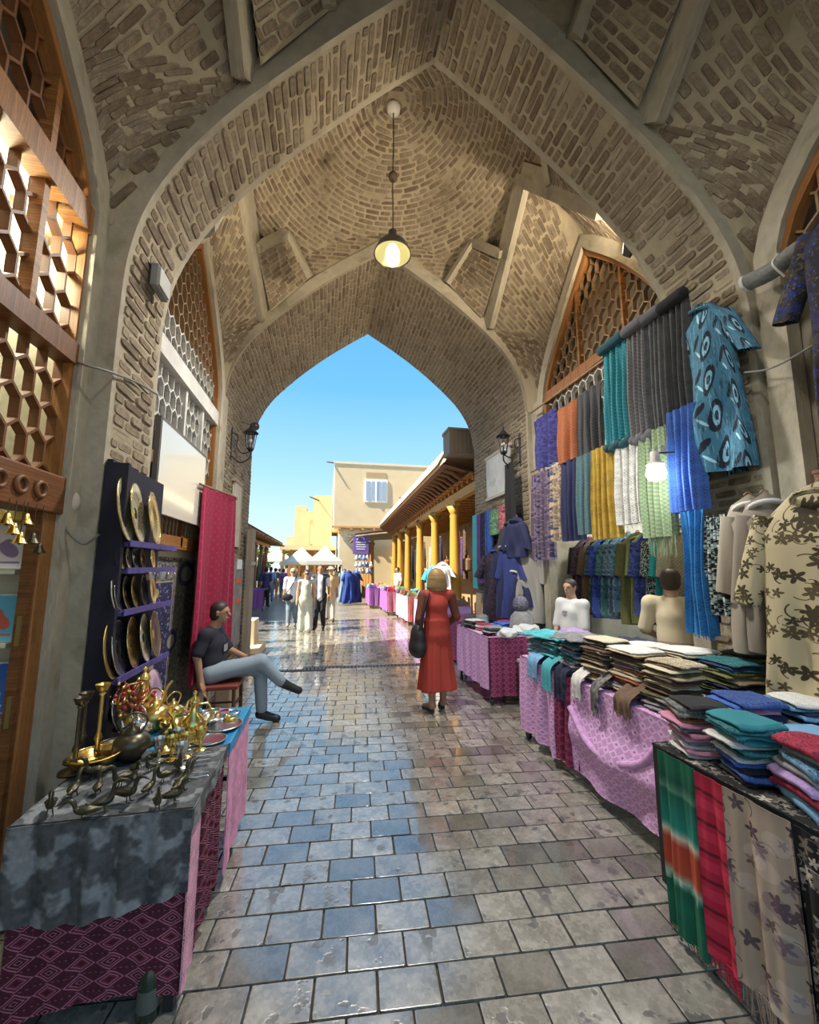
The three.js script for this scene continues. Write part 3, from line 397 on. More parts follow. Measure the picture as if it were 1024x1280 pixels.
{ // arcade along the sunny side
  const t = thing('arcade', 'wooden arcade of golden columns with carved eaves along the sunny street', 'arcade');
  const zs = [-8.6, -10.1, -12.05, -14.1, -16.3, -18.1, -19.6]; zs.slice(1).forEach((z) => column(t, 3.22, z, 3.2, .135, gold));
  const fall = (z) => lerp(3.98, 3.62, (-z - 9) / 11);
  mesh('beam', bar(V(3.22, 3.42, -8.2), V(3.22, 3.26, -19.8), .16, .2, V(0, 1, 0)), gold, t);
  for (let z = -8.4; z > -19.8; z -= .36) mesh('rafter', bar(V(5.3, fall(z) - .42, z), V(3.1, fall(z) - .4, z), .09, .1, V(0, 1, 0)), joistBounceM, t);
  mesh('ceiling_boards', sheet(2, 6, (a, b) => V(lerp(3.0, 5.3, a), fall(lerp(-8.2, -19.8, b)) - .33, lerp(-8.2, -19.8, b)), .03, 2, 11), joistBounceM, t);
  for (let z = -8.9; z > -19.8; z -= .34) { const h = fall(z); mesh('eave_bracket', tube([V(3.3, h - .32, z), V(3.0, h - .3, z), V(2.78, h - .16, z), V(2.62, h - .1, z)], .06, 8, 5), eaveM, t); }
  mesh('eave_board', sheet(1, 8, (a, b) => { const z = lerp(-8.6, -19.8, b); return V(lerp(2.5, 3.3, a), fall(z) - lerp(.05, .24, a), z); }, .04, .8, 11), eaveM, t);
  mesh('parapet', sheet(1, 10, (a, b) => { const z = lerp(-9.0, -19.8, b); return V(lerp(2.52, 2.78, a), fall(z) + a * .46, z); }, .12, .5, 11), stuccoPale, t);
  mesh('roof', sheet(1, 8, (a, b) => { const z = lerp(-8.2, -19.8, b); return V(lerp(2.78, 5.6, a), fall(z) + .3 + a * .1, z); }, .1, 3, 11), stuccoPale, t);
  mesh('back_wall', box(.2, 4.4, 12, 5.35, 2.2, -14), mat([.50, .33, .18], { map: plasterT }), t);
  const g = thing('gutter_box', 'brown boxed roof end beside the street arch', 'box', V(2.95, 4.32, -8.42)); mesh('casing', box(.86, .52, .5, 0, 0, 0, .02), mat([.27, .21, .16], { roughness: .7 }), g);
  for (let i = 0; i < 9; i++) mesh('batten', box(.03, .53, .02, -.38 + i * .095, 0, .255), mat([.32, .26, .2]), g); mesh('cap', box(.92, .05, .56, 0, .28, 0), mat([.30, .25, .2]), g);
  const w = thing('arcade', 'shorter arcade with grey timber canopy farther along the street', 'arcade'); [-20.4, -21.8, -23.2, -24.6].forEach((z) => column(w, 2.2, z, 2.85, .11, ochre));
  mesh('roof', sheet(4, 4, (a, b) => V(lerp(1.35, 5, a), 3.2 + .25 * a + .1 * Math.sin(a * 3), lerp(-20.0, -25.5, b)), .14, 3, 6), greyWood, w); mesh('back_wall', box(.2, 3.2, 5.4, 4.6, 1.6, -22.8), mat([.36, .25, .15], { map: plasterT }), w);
  for (let i = 0; i < 9; i++) { const z = -20.1 - i * .62; mesh('pole', rod(V(2.5, 3.36, z), V(.95 + .3 * hash(i, 2, 3), 3.18 + .08 * (i % 3), z - .25), .022, .016), greyWood, w); }
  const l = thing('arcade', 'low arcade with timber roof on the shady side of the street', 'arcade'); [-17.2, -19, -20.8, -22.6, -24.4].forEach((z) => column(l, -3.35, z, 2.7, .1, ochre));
  mesh('roof', sheet(3, 4, (a, b) => V(lerp(-2.65, -6.5, a), 3.05 + .5 * a, lerp(-13, -26, b)), .16, 4, 12), eaveM, l); mesh('back_wall', box(.2, 3.6, 15, -5.6, 1.8, -19), stucco, l); mesh('beam', box(.16, .2, 12, -3.35, 2.9, -19.5), ochre, l);
  for (let i = 0; i < 14; i++) mesh('rafter', bar(V(-3.5, 3.0, -13.4 - i * .93), V(-2.5, 2.92, -13.4 - i * .93), .1, .1, V(0, 1, 0)), ochre, l);
}
{ // houses
  const t = thing('cream_building', 'large cream stucco house with a double window above the bazaar', 'building');
  mesh('upper_storey', box(6.6, 4.1, 8, 3.65, 6.25, -30, .03), stucco, t); mesh('ground_storey', box(6.2, 4.3, 7.4, 3.85, 2.1, -30), stuccoPale, t); mesh('parapet', box(6.7, .14, .3, 3.65, 8.33, -26.1), mat([.70, .60, .45]), t);
  mesh('string_course', box(6.7, .12, .2, 3.65, 4.2, -26.05), mat([.55, .34, .16]), t); for (let i = 0; i < 9; i++) mesh('bracket', box(.16, .2, .5, .75 + i * .72, 4.08, -26.15), mat([.42, .24, .11]), t);
  const wi = mesh('window', box(1.5, 1.5, .1, 3.02, 6.55, -25.98), mat([.85, .84, .80]), t); for (const x of [2.5, 2.86, 3.18, 3.54]) mesh('pane', box(.26, 1.25, .04, x, 6.55, -25.92), mat([.32, .40, .52], { roughness: .15 }), wi); mesh('post', box(.1, 1.4, .06, 3.02, 6.5, -25.91), mat([.9, .9, .88]), wi);
  mesh('recess', box(1.3, .34, .06, 3.02, 7.6, -26.0), mat([.42, .30, .17]), t);
  for (const [x, h, z] of [[.35, 8.4, -26.2], [4.9, 6.15, -25.6], [4.0, 4.5, -25.6], [3.0, 3.6, -25.4]]) mesh('waterspout', rod(V(x + .9, h, z - .6), V(x - .5, h - .15, z + .5), .05, .04), greyWood, t);
  const r = thing('stucco_house', 'pale stucco house wing rising behind the arcade roof', 'building'); mesh('wall', box(7, 6.6, 7, 10.7, 3.3, -25.5), stuccoPale, r); mesh('parapet', box(7.1, .15, 7.1, 10.7, 6.65, -25.5), stucco, r);
  const n = thing('stucco_tower', 'narrow sand coloured house front beside the large cream house', 'building'); mesh('wall', box(1.3, 6.9, 2.8, -.38, 3.45, -31.7), stucco2, n); mesh('waterspout', rod(V(-.6, 6.5, -30.4), V(-1.3, 6.65, -29.6), .05), greyWood, n);
  const k = thing('sand_coloured_house', 'sand coloured house with an arched blind niche at the street end', 'building'); mesh('wall', box(2.5, 6.1, 3.6, -1.3, 3.05, -35.1), stucco2, k); mesh('parapet', box(.9, .4, 3.6, -2.1, 6.3, -35.1), stucco2, k);
  const ni = mesh('niche', box(.9, 2, .08, -.95, 4.4, -33.27), mat([.56, .40, .20]), k); mesh('niche_arch', xf(new THREE.CylinderGeometry(.36, .36, .06, 20, 1, false, 0, Math.PI), -.95, 5.0, -33.21, R(90), 0, R(90)), mat([.80, .62, .36]), ni); mesh('niche_panel', box(.7, 1.5, .06, -.95, 4.25, -33.21), mat([.80, .62, .36]), ni);
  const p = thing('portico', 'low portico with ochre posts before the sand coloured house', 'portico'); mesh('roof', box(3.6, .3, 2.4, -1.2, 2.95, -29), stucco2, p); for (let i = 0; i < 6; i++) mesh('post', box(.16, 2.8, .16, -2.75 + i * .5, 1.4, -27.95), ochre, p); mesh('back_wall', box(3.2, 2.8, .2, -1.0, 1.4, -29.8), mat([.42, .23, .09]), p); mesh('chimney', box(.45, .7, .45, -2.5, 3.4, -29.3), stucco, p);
  const cv = mat([.86, .80, .64], { roughness: .9 });
  const tent = (x, z, w, h, label) => { const q = thing('market_tent', label, 'tent', V(x, 0, z)); mesh('canopy', sheet(8, 8, (a, b) => { const X = (a - .5) * w, Z = (b - .5) * w, m = Math.max(Math.abs(a - .5), Math.abs(b - .5)) * 2; return V(X, h + .9 * (1 - m) ** 1.3 - .02, Z); }, .02), cv, q); mesh('valance', merge([box(w, .22, .02, 0, h - .1, w / 2), box(w, .22, .02, 0, h - .1, -w / 2), box(.02, .22, w, w / 2, h - .1, 0), box(.02, .22, w, -w / 2, h - .1, 0)]), cv, q); for (const [a, b] of [[1, 1], [1, -1], [-1, 1], [-1, -1]]) mesh('pole', rod(V(a * w * .48, 0, b * w * .48), V(a * w * .48, h, b * w * .48), .04), mat([.6, .6, .6]), q); };
  tent(-4.6, -40, 4, 2.4, 'white peaked market tent before the green trees'); tent(-1.5, -25.9, 2.2, 2.0, 'cream market tent in front of the portico'); tent(-.1, -23.4, 1.9, 2.0, 'beige market tent beside the grey timber canopy');
  const sg = thing('stall_sign', 'purple sign with white lettering hung under the grey canopy', 'sign', V(1.62, 2.76, -20.1)); mesh('board', box(.75, .95, .05), mat([.20, .12, .42]), sg); for (let i = 0; i < 4; i++) mesh('lettering', box(.5 - .08 * (i % 2), .05, .01, 0, .1 - i * .11, .03), mat([.8, .8, .85]), sg); mesh('arch_mark', xf(new THREE.TorusGeometry(.16, .025, 6, 14, Math.PI), 0, .22, .03), mat([.8, .8, .85]), sg);
}
{ // trees at the end of the street
  const leafM = [[.10, .17, .03], [.16, .24, .05], [.07, .12, .03]].map((c) => mat(c, { roughness: .9 }));
  [[-9.2, -62, 4.3], [-5.4, -66, 4.6], [-1.8, -64, 3.9]].forEach(([x, z, h], k) => {
    const t = thing('tree', ['broad green tree at the street end behind the white tent', 'taller green tree standing between two others at the street end', 'low green tree beside the portico at the street end'][k], 'tree', V(x, 0, z)); mesh('trunk', rod(V(0, 0, 0), V(.1, h * .5, 0), .18, .1), mat([.16, .10, .06]), t);
    const parts = [[], [], []]; const q = mulberry(50 + k); for (let i = 0; i < 260; i++) { const a = q() * 6.28, b = Math.acos(2 * q() - 1), rr2 = (.6 + .4 * q()); const g = new THREE.IcosahedronGeometry(.16 + .16 * q(), 0); g.scale(1, .7, 1); g.translate(Math.sin(b) * Math.cos(a) * h * .42 * rr2, h * .66 + Math.cos(b) * h * .36 * rr2, Math.sin(b) * Math.sin(a) * h * .42 * rr2); parts[i % 3].push(g); }
    parts.forEach((p, i) => { const o = mesh('foliage', merge(p), leafM[i], t); o.userData.kind = 'stuff'; });
  });
}
// ---------------------------------------------------------------- textiles
const rgb = (r, g, b) => `rgb(${r},${g},${b})`;
const fuzz = (x, w, h, n, cols, s0, s1, seed) => { const q = mulberry(seed); for (let i = 0; i < n; i++) { x.fillStyle = cols[Math.floor(q() * cols.length)]; const s = s0 + (s1 - s0) * q(); x.fillRect(q() * w, q() * h, s, s * (.4 + q())); } };
function diamond(x, cx, cy, a, b, c) { x.fillStyle = c; x.beginPath(); x.moveTo(cx, cy - b); x.lineTo(cx + a, cy); x.lineTo(cx, cy + b); x.lineTo(cx - a, cy); x.closePath(); x.fill(); }
function oval(x, cx, cy, a, b, c, rot = 0) { x.fillStyle = c; x.beginPath(); x.ellipse(cx, cy, a, b, rot, 0, 6.2832); x.fill(); }
const ikat = (bg, line, core, mid) => (x, w, h) => { x.fillStyle = bg; x.fillRect(0, 0, w, h);
  for (let j = 0; j < 2; j++) for (let i = 0; i < 2; i++) { const cx = w * (.25 + .5 * i), cy = h * (.25 + .5 * j), odd = (i + j) % 2;
    for (const [k, c] of [[1, line], [.84, bg], [.66, line], [.54, odd ? core : mid], [.3, odd ? line : core], [.2, core]]) diamond(x, cx, cy, w * .25 * k, h * .24 * k, c);
    for (let k = 0; k < 5; k++) { x.fillStyle = line; x.fillRect(cx - w * .25 + k * w * .1, cy + h * .235, w * .05, h * .02); diamond(x, cx - w * .2 + k * w * .1, cy - h * .245, w * .03, h * .028, core); } }
  x.globalAlpha = .5; fuzz(x, w, h, 900, [bg, line, core], 1, 4, 5); x.globalAlpha = 1; };
const leaves = (bg, cols, n, seed, size) => (x, w, h) => { x.fillStyle = bg; x.fillRect(0, 0, w, h); const q = mulberry(seed);
  for (let i = 0; i < n; i++) { const cx = q() * w, cy = q() * h, c = cols[Math.floor(q() * cols.length)], s = size * (.6 + .8 * q()); for (const ox of [-w, 0, w]) for (const oy of [-h, 0, h]) { if (cx + ox < -3 * s || cx + ox > w + 3 * s || cy + oy < -3 * s || cy + oy > h + 3 * s) continue; const a0 = i * 2.4; for (let k = 0; k < 5; k++) oval(x, cx + ox + Math.cos(a0 + k * 1.25) * s * .6, cy + oy + Math.sin(a0 + k * 1.25) * s * .6, s * .55, s * .27, c, a0 + k * 1.25); x.strokeStyle = c; x.lineWidth = s * .16; x.beginPath(); x.arc(cx + ox + s, cy + oy, s * 1.2, a0, a0 + 2.2); x.stroke(); } } };
const TX = {
  ikatRed: canvasTex(256, 256, ikat('#4a1027', '#a8687f', '#3a0716', '#6a2038'), [5.2, 8]),
  ikatSkylit: canvasTex(256, 256, ikat('#c38fc6', '#ead2ee', '#a4589f', '#d3a6d6'), [7, 9]),  // same pink ikat, with skylight on the aisle side put into the colour
  ikatPink: canvasTex(256, 256, ikat('#7c2350', '#b36a92', '#560f38', '#94406f'), [6, 8]),
  ikatBlue: canvasTex(256, 512, (x, w, h) => { x.fillStyle = '#3f728c'; x.fillRect(0, 0, w, h); for (let i = 0; i < 3; i++) for (let j = 0; j < 2; j++) { const cx = w * (.17 + .33 * i), cy = h * ((j + .5 * (i % 2) + .14 * hash(i, j, 5)) / 2 + .1), sx = .8 + .5 * hash(i, j, 6); for (const oy of [-h, 0, h]) { for (const [k, c] of [[1, '#101b2c'], [.62, '#7fb0c6'], [.3, '#1a2c40']]) oval(x, cx + 3 * k, cy + oy, w * .055 * k * sx, h * .22 * k, c, .12 - .3 * hash(i, j, 7)); oval(x, cx + w * .15, cy + oy + h * .1, w * .03, h * .11, '#121b29', .2); oval(x, cx + w * .13, cy + oy - h * .08, w * .018, h * .06, '#a8cfdd', -.3); } } x.globalAlpha = .45; for (let i = 0; i < 420; i++) { x.fillStyle = i % 3 ? '#16283a' : '#8fbccc'; x.fillRect(hash(i, 1, 4) * w, hash(i, 2, 4) * h, 2, 16 + 60 * hash(i, 3, 4)); } x.globalAlpha = 1; }, [3.4, 1.9]),
  paisley: canvasTex(256, 256, (x, w, h) => { leaves('#0b0c18', ['#3a3020', '#4c4030', '#161d48', '#182456', '#2a1f18', '#33291c'], 70, 12, 17)(x, w, h); fuzz(x, w, h, 400, ['#5a4a34', '#0a0a14', '#2a3a8a'], 2, 7, 3); }, [2.2, 2.2]),
  floralBrown: canvasTex(512, 512, leaves('#b8aa88', ['#453a20', '#3a301a', '#52462a'], 50, 21, 28), [2.1, 2.1]),
  floralBeige: canvasTex(512, 512, (x, w, h) => { leaves('#a59383', ['#5b4a4e', '#4a3a40', '#7d6a70', '#6a584f'], 30, 31, 24)(x, w, h); x.globalAlpha = .3; for (let i = 0; i < 12; i++) oval(x, hash(i, 4, 8) * w, hash(i, 5, 8) * h, 50, 38, i % 2 ? '#5a4358' : '#cfc4bb'); x.globalAlpha = 1; }, [2.2, 2.2]),
  blackWhite: canvasTex(256, 256, leaves('#100e10', ['#8f877d', '#b5ab9d', '#6d655d'], 40, 41, 16), [3.5, 3.5]),
  whiteBlack: canvasTex(256, 256, (x, w, h) => { x.fillStyle = '#1c2226'; x.fillRect(0, 0, w, h); fuzz(x, w, h, 900, ['#b9c6c4', '#8fa5a6', '#dbe3e0'], 3, 11, 9); }, [4, 3]),
  redBand: canvasTex(128, 512, (x, w, h) => { x.fillStyle = '#b01a3c'; x.fillRect(0, 0, w, h); for (let j = 0; j < 6; j++) { const y = h * (j + .5) / 6; x.fillStyle = '#6a0c22'; for (let i = 0; i < w; i += 4) x.fillRect(i, y + 6 * Math.sin(i * .06 + j), 4, 10); x.fillStyle = '#c42b4c'; for (let i = 0; i < w; i += 4) x.fillRect(i, y + 26 + 6 * Math.sin(i * .06 + j), 4, 30); } }, [1, 1]),
  tricolor: canvasTex(128, 512, (x, w, h) => { const st = [['#0c5b45', 0], ['#0d6a4f', .17], ['#0a5a44', .26], ['#9fb8a8', .31], ['#b0482c', .36], ['#a8402b', .5], ['#c9c2b0', .55], ['#1a7f72', .6], ['#0f6e60', .7], ['#0b5a48', .78], ['#56806c', .8], ['#0a4e3c', .86], ['#0d6a4a', 1]]; const g = x.createLinearGradient(0, h, 0, 0); for (const [c, p] of st) g.addColorStop(p, c); x.fillStyle = g; x.fillRect(0, 0, w, h); x.fillStyle = 'rgba(220,225,210,.5)'; for (let i = 0; i < 26; i++) x.fillRect(i * 5, h * (.7 + .02 * Math.sin(i * 2.1)), 2, 18); }, [1, 1]),
  rug: canvasTex(256, 512, (x, w, h) => { x.fillStyle = '#6d6858'; x.fillRect(0, 0, w, h); fuzz(x, w, h, 1500, ['#8a836c', '#524f4a', '#3c3c50'], 3, 8, 61); x.fillStyle = '#24234a'; x.fillRect(w * .0, h * .14, w * .52, h * .86); fuzz(x, w * .52, h, 900, ['#5d5f8a', '#3a3a66', '#8b8a90', '#1b1a38'], 2, 8, 62); x.strokeStyle = '#a09a84'; x.lineWidth = 4; x.strokeRect(-4, h * .14, w * .52, h); oval(x, w * .55, h * .5, w * .14, h * .07, '#2a2a50'); oval(x, w * .55, h * .5, w * .08, h * .04, '#8d8878'); oval(x, w * .8, h * .1, w * .2, h * .08, '#2e2e50'); oval(x, w * .8, h * .1, w * .12, h * .05, '#7c7768'); for (let j = 0; j < 6; j++) oval(x, w * .2, h * (.2 + .13 * j), 14, 14, '#9a8f6a'); }, [1, 1]),
  redCloth: canvasTex(256, 512, (x, w, h) => { x.fillStyle = '#8a1036'; x.fillRect(0, 0, w, h); x.globalAlpha = .28; for (let j = 0; j < 40; j++) for (let i = 0; i < 16; i++) { x.fillStyle = (i + j) % 2 ? '#d84a76' : '#7a0c30'; x.fillRect(i * 16 + 3, j * 13 + 3, 8, 6); } x.globalAlpha = 1; x.fillStyle = '#b03a60'; x.fillRect(8, 0, 4, h); x.fillRect(w - 20, 0, 5, h); }, [1, 1]),
  velvet: dataTex(256, (u, v) => { const a = fbm(u, v, 7, 4, 301), b = fbm(u, v, 24, 3, 302), k = .42 + .28 * smooth(.42, .62, a) + .22 * (b - .5); return [k, k * 1.0, k * 1.01]; }, true, 2.4),
  damask: dataTex(256, (u, v) => { const s = Math.sin(u * 50.27) * Math.sin(v * 37.7), f = fbm(u, v, 12, 3, 310); return .86 + .14 * smooth(-.1, .25, s + f - .5); }, true, 5),
  lace: dataTex(256, (u, v) => { const a = Math.abs(Math.sin(u * 75.4 + 2 * Math.sin(v * 25)) * Math.cos(v * 62.8)), f = fbm(u, v, 10, 3, 320); return .70 + .30 * smooth(.2, .5, a * .6 + f * .5); }, true, 4),
  ditsy: dataTex(256, (u, v) => { const f = fbm(u, v, 14, 3, 330), g = fbm(u, v, 9, 3, 331); return f > .58 ? [.95, .92, .85] : g > .6 ? [.35, .42, .6] : [.7, .68, .66]; }, true, 3),
};
const cl = (c, map, o = {}) => { const m = new THREE.MeshPhysicalMaterial({ roughness: .85, sheen: .25, sheenRoughness: .5, side: THREE.DoubleSide, ...o }); if (map) m.map = map; if (Array.isArray(c)) m.color.setRGB(...c); else m.color.set(c); return m; };
const CM = Object.fromEntries(Object.entries(TX).map(([k, t]) => [k, cl(0xffffff, t)]));
CM.ikatSkylit.sheen = .6; CM.velvet.color.setRGB(.46, .49, .52); CM.velvet.sheen = .9;
const solid = { white: [.72, .70, .66], cream: [.66, .58, .42], sand: [.48, .38, .25], brown: [.17, .10, .06], 'dark brown': [.085, .055, .04], grey: [.26, .26, .27], charcoal: [.06, .06, .065], navy: [.025, .03, .10], blue: [.05, .13, .50], 'sky blue': [.20, .42, .66], teal: [.03, .24, .29], turquoise: [.08, .45, .52], green: [.03, .26, .17], sage: [.30, .38, .22], olive: [.17, .17, .06], mustard: [.52, .34, .05], rust: [.36, .11, .04], crimson: [.42, .02, .07], pink: [.62, .25, .36], lilac: [.42, .28, .55], purple: [.13, .06, .25], black: [.02, .02, .022] };
const CS = Object.fromEntries(Object.entries(solid).map(([k, c]) => [k, cl(c, TX.damask)])), CL = Object.fromEntries(Object.entries(solid).map(([k, c]) => [k, cl(c, TX.lace)])), CD = Object.fromEntries(Object.entries(solid).map(([k, c]) => [k, cl(c, TX.ditsy)]));

// cloth hung from a top edge a-b, falling "drop" metres, pleated towards "out"
function drapeG(a, b, drop, out, o = {}) {
  const { pleats = 5, amp = .03, nx = 36, ny = 14, ph = 0, gather = 0, hem = 0, th = .006, lean = 0, flat = .25, fuller = 0 } = o, w = a.distanceTo(b), L = typeof drop === 'number' ? () => drop : drop;
  return sheet(nx, ny, (u, v) => {
    const g = .5 + (u - .5) * (1 - gather * Math.sin(Math.PI * Math.min(1, v * 1.1)) + fuller * v), p = a.clone().lerp(b, g), k = flat + (1 - flat) * Math.min(1, v * 1.6), wob = Math.sin(v * 3 + u * 9 + ph) * .35;
    p.y -= L(u) * v + hem * v * Math.sin(u * 6.28 * 1.5 + ph); p.addScaledVector(out, amp * k * (Math.sin(6.2832 * pleats * u + ph + wob) + .35 * Math.sin(6.2832 * pleats * 2.3 * u + ph * 2)) + lean * v); return p;
  }, th, w, Math.max(L(0), L(1)));
}
function fringeG(a, b, len, n, out, seed = 1) { const q = mulberry(seed), l = []; for (let i = 0; i < n; i++) { const p = a.clone().lerp(b, (i + .5) / n), e = p.clone().add(V(0, -len * (.7 + .4 * q()), 0)).addScaledVector(out, (q() - .5) * .03).add(b.clone().sub(a).normalize().multiplyScalar((q() - .5) * .03)); l.push(rod(p, e, .0028, .0018, 4)); } return merge(l); }
// a robe, jacket or dress on a hanger: local x across the shoulders, front towards +z, hung from the origin (hanger hook)
function garment(name, label, cat, pos, turn, o) {
  const { w = .46, len = 1.1, hem = .6, sleeve = .5, m, lining, dep = .11, pleats = 7, group, collarM, hook = true, spread = .25, scaleX = 1, neck = .09 } = o, t = thing(name, label, cat, pos, turn, group); t.scale.x = scaleX;
  const N = 56, M = 18, y0 = -.07;
  mesh('body', sheet(N, M, (u, v) => { const th = u * 6.2832, k = smooth(0, .12, v), hw = lerp(lerp(neck, w / 2, Math.sqrt(smooth(0, .1, v))), hem / 2, smooth(.12, 1, v)), fold = 1 + smooth(.1, .7, v) * (.42 * Math.sin(th * pleats + 1.3 * Math.sin(v * 4)) + .2 * Math.sin(th * (pleats * 2 + 1) + v * 5)) ; const slope = (1 - Math.min(1, Math.abs(hw * Math.cos(th)) / (w / 2))) * .09 * (1 - k); return V(hw * Math.cos(th) * (1 + .02 * Math.sin(v * 9)), y0 - len * v + slope, dep * (.25 + .75 * k) * Math.sin(th) * fold); }, 0, 6.2832 * w / 3, len), m, t);
  if (sleeve) for (const s of [-1, 1]) { const A = V(s * (w / 2 - .05), y0 - .06, 0), B = V(s * (w / 2 + spread * sleeve), y0 - sleeve * .97, .02), g = sheet(18, 8, (u, v) => { const th = u * 6.2832, p = A.clone().lerp(B, v), r = lerp(.1, .085, v); return p.add(V(s * Math.cos(th) * r * .75 * s, -Math.cos(th) * .02, Math.sin(th) * r * .55 * (1 + .2 * Math.sin(th * 4 + v * 5)))); }, 0, .4, sleeve); mesh('sleeve', g, m, t); }
  mesh('collar', xf(new THREE.TorusGeometry(neck * .92, .016, 6, 18), 0, y0 - .01, .01, R(65)), collarM || lining || m, t);
  if (hook) mesh('hanger', merge([tube([V(0, y0 + .02, 0), V(0, y0 + .06, 0), V(.02, y0 + .085, 0), V(.0, y0 + .105, 0), V(-.02, y0 + .085, 0)], .005, 12, 5), bar(V(-w * .4, y0 - .05, 0), V(0, y0 + .02, 0), .02, .012), bar(V(w * .4, y0 - .05, 0), V(0, y0 + .02, 0), .02, .012)]), o.hangerM || woodPale, t);
  return t;
}
// folded cloths laid one on another; each is a thing of its own
const foldG = [1, 2, 3, 4].map((s) => { const q = mulberry(s * 11), ph = q() * 6, g = new RoundedBoxGeometry(1, 1, 1, 3, .48), base = new THREE.BoxGeometry(1, 1, 1, 12, 2, 12); const p = base.attributes.position; for (let i = 0; i < p.count; i++) { let x = p.getX(i), y = p.getY(i), z = p.getZ(i); const e = Math.max(Math.abs(x), Math.abs(z)) * 2, dr = smooth(.9, 1, e), cr = 1 - .035 * smooth(.55, 1, Math.abs(x * 2)) * smooth(.55, 1, Math.abs(z * 2)); y *= 1 - .5 * dr; x *= cr * (1 + .02 * Math.sin(z * 9 + ph) + .018 * Math.sin(z * 23 + ph * 3)); z *= cr * (1 + .02 * Math.sin(x * 8 + ph * 2) + .018 * Math.sin(x * 21 + ph)); y += .22 * Math.sin(x * 5 + ph) * Math.sin(z * 6 + ph * 1.7) - .25 * smooth(.8, 1, Math.abs(x) * 2) * (ph > 3 ? 1 : .4); p.setXYZ(i, x, y, z); } base.computeVertexNormals(); return toCreasedNormals(base, 1.0); });
function stack(at, w, d, n, palette, turn, where, group, o = {}) {
  const ORD = ['topmost', 'second', 'third', 'fourth', 'fifth', 'sixth', 'seventh', 'eighth', 'ninth', 'tenth', 'eleventh', 'twelfth', 'thirteenth', 'fourteenth', 'fifteenth', 'sixteenth', 'seventeenth', 'eighteenth']; const lab = (nm, i) => { let l = `${nm} folded ${o.kind || 'scarf'}, ${ORD[n - 1 - i]} ${i === n - 1 ? '' : 'from the top '}${where}`; if (l.split(' ').length > 16) l = l.replace(/ (on|at|above|behind|below|before|beside) .*$/, ''); return l; };
  const { t0 = .012, t1 = .021, kind = 'scarf', slip = .02, mats = null } = o; let y = at.y;
  for (let i = 0; i < n; i++) { const t = rr(t0, t1), nm = pick(palette), top = i === n - 1 && o.top, M = top ? o.top[1] : pick([CS, CL, CD])[nm]; const me = solo('folded_' + kind, pick(foldG), M, top ? o.top[0] : lab(nm, i), kind, group); me.position.set(at.x + rr(-slip, slip), y + t / 2, at.z + rr(-slip, slip)); me.rotation.y = turn + rr(-.11, .11); me.scale.set(w * rr(.84, 1.04), t * 1.02, d * rr(.84, 1.04)); y += t; }
  return y;
}
// a loosely thrown cloth lying on something
function tossed(name, label, cat, at, w, d, hgt, m, turn, seed, group) { const g = sheet(22, 22, (u, v) => { const x = (u - .5) * w, z = (v - .5) * d, e = Math.max(Math.abs(u - .5), Math.abs(v - .5)) * 2; return V(x * (1 + .06 * Math.sin(v * 11 + seed)), .012 + hgt * (1 - smooth(.55, 1, e)) * (.35 + .65 * fbm(u + seed * .13, v, 4, 3, 400 + seed)) + .4 * hgt * fbm(u, v, 9, 2, 420 + seed), z * (1 + .06 * Math.sin(u * 9 + seed * 2))); }, .008, w, d); const o = solo(name, g, m, label, cat, group); o.position.copy(at); o.rotation.y = turn; return o; }
// ---------------------------------------------------------------- clothes side of the passage
const steel = mat([.30, .30, .31], { roughness: .4, metalness: .8 }), blackIron = mat([.03, .03, .032], { roughness: .5, metalness: .4 }), tableWood = mat([.30, .19, .10], { map: woodT, roughness: .6 });
const OUT = V(-1, 0, 0);
// cloth hung parallel to the passage at distance x; corner pixels give its place on that plane
function hangPx(name, label, cat, x, tl, tr, bot, m, o = {}) {
  const a = onX(...tl, x), b = onX(...tr, x), h = (a.y + b.y) / 2; if (!o.slant) a.y = b.y = h; const drop = h - onX(...bot, x).y;
  const t = thing(name, label, cat, null, 0, o.group); const g = drapeG(a, b, drop, OUT, { pleats: 4, amp: .045, ph: rr(0, 6), nx: 48, ...o }); mesh(o.part || 'cloth', g, m, t);
  if (o.fringe) { const p = a.clone(), q = b.clone(); p.y = q.y = h - drop + .01; mesh('fringe', fringeG(p, q, o.fringe, o.fringeN || 22, OUT, 3), m, t); }
  if (o.pompom) for (let i = 0; i < 5; i++) { const p = a.clone().lerp(b, (i + .5) / 5); p.y = h - drop - .03 - .02 * (i % 2); p.x -= .03; mesh('pompom', new THREE.IcosahedronGeometry(.045, 1).translate(p.x, p.y, p.z), o.pompom, t); }
  if (o.fur) { const p = a.clone().lerp(b, .5); mesh('fur_collar', xf(new THREE.CapsuleGeometry(.05, a.distanceTo(b) * .8, 4, 8), p.x - .03, h, p.z, R(90)), o.fur, t); }
  return t;
}
const rail = (label, a, b, r = .014, m = woodPale) => { const t = thing('clothes_rail', label, 'rail'); mesh('rod', rod(a, b, r), m, t); for (const k of [.12, .88]) { const p = a.clone().lerp(b, k); mesh('hook', rod(p, p.clone().add(V(.2, .06, 0)), .008), blackIron, t); } return t; };
rail('long wooden rail carrying the fur trimmed shawls under the lattice', V(2.76, 3.78, -5.05), V(2.76, 3.74, -2.62)); rail('thin wooden rail carrying the mustard and navy shawls', V(2.77, 2.95, -5.15), V(2.77, 2.93, -2.72));
const G1 = 'shawls on the upper rail', G2 = 'shawls on the lower rail';
hangPx('jacket', 'short royal blue and purple jacket at the end of the upper rail', 'jacket', 2.72, [667, 522], [694, 515], [690, 580], cl([.06, .06, .34], TX.ditsy), { group: G1, pleats: 2, amp: .05 });
hangPx('vest', 'rust brown suede vest hung between blue jacket and charcoal shawl', 'vest', 2.70, [695, 512], [722, 500], [716, 575], CS.rust, { group: G1, pleats: 2, amp: .05 });
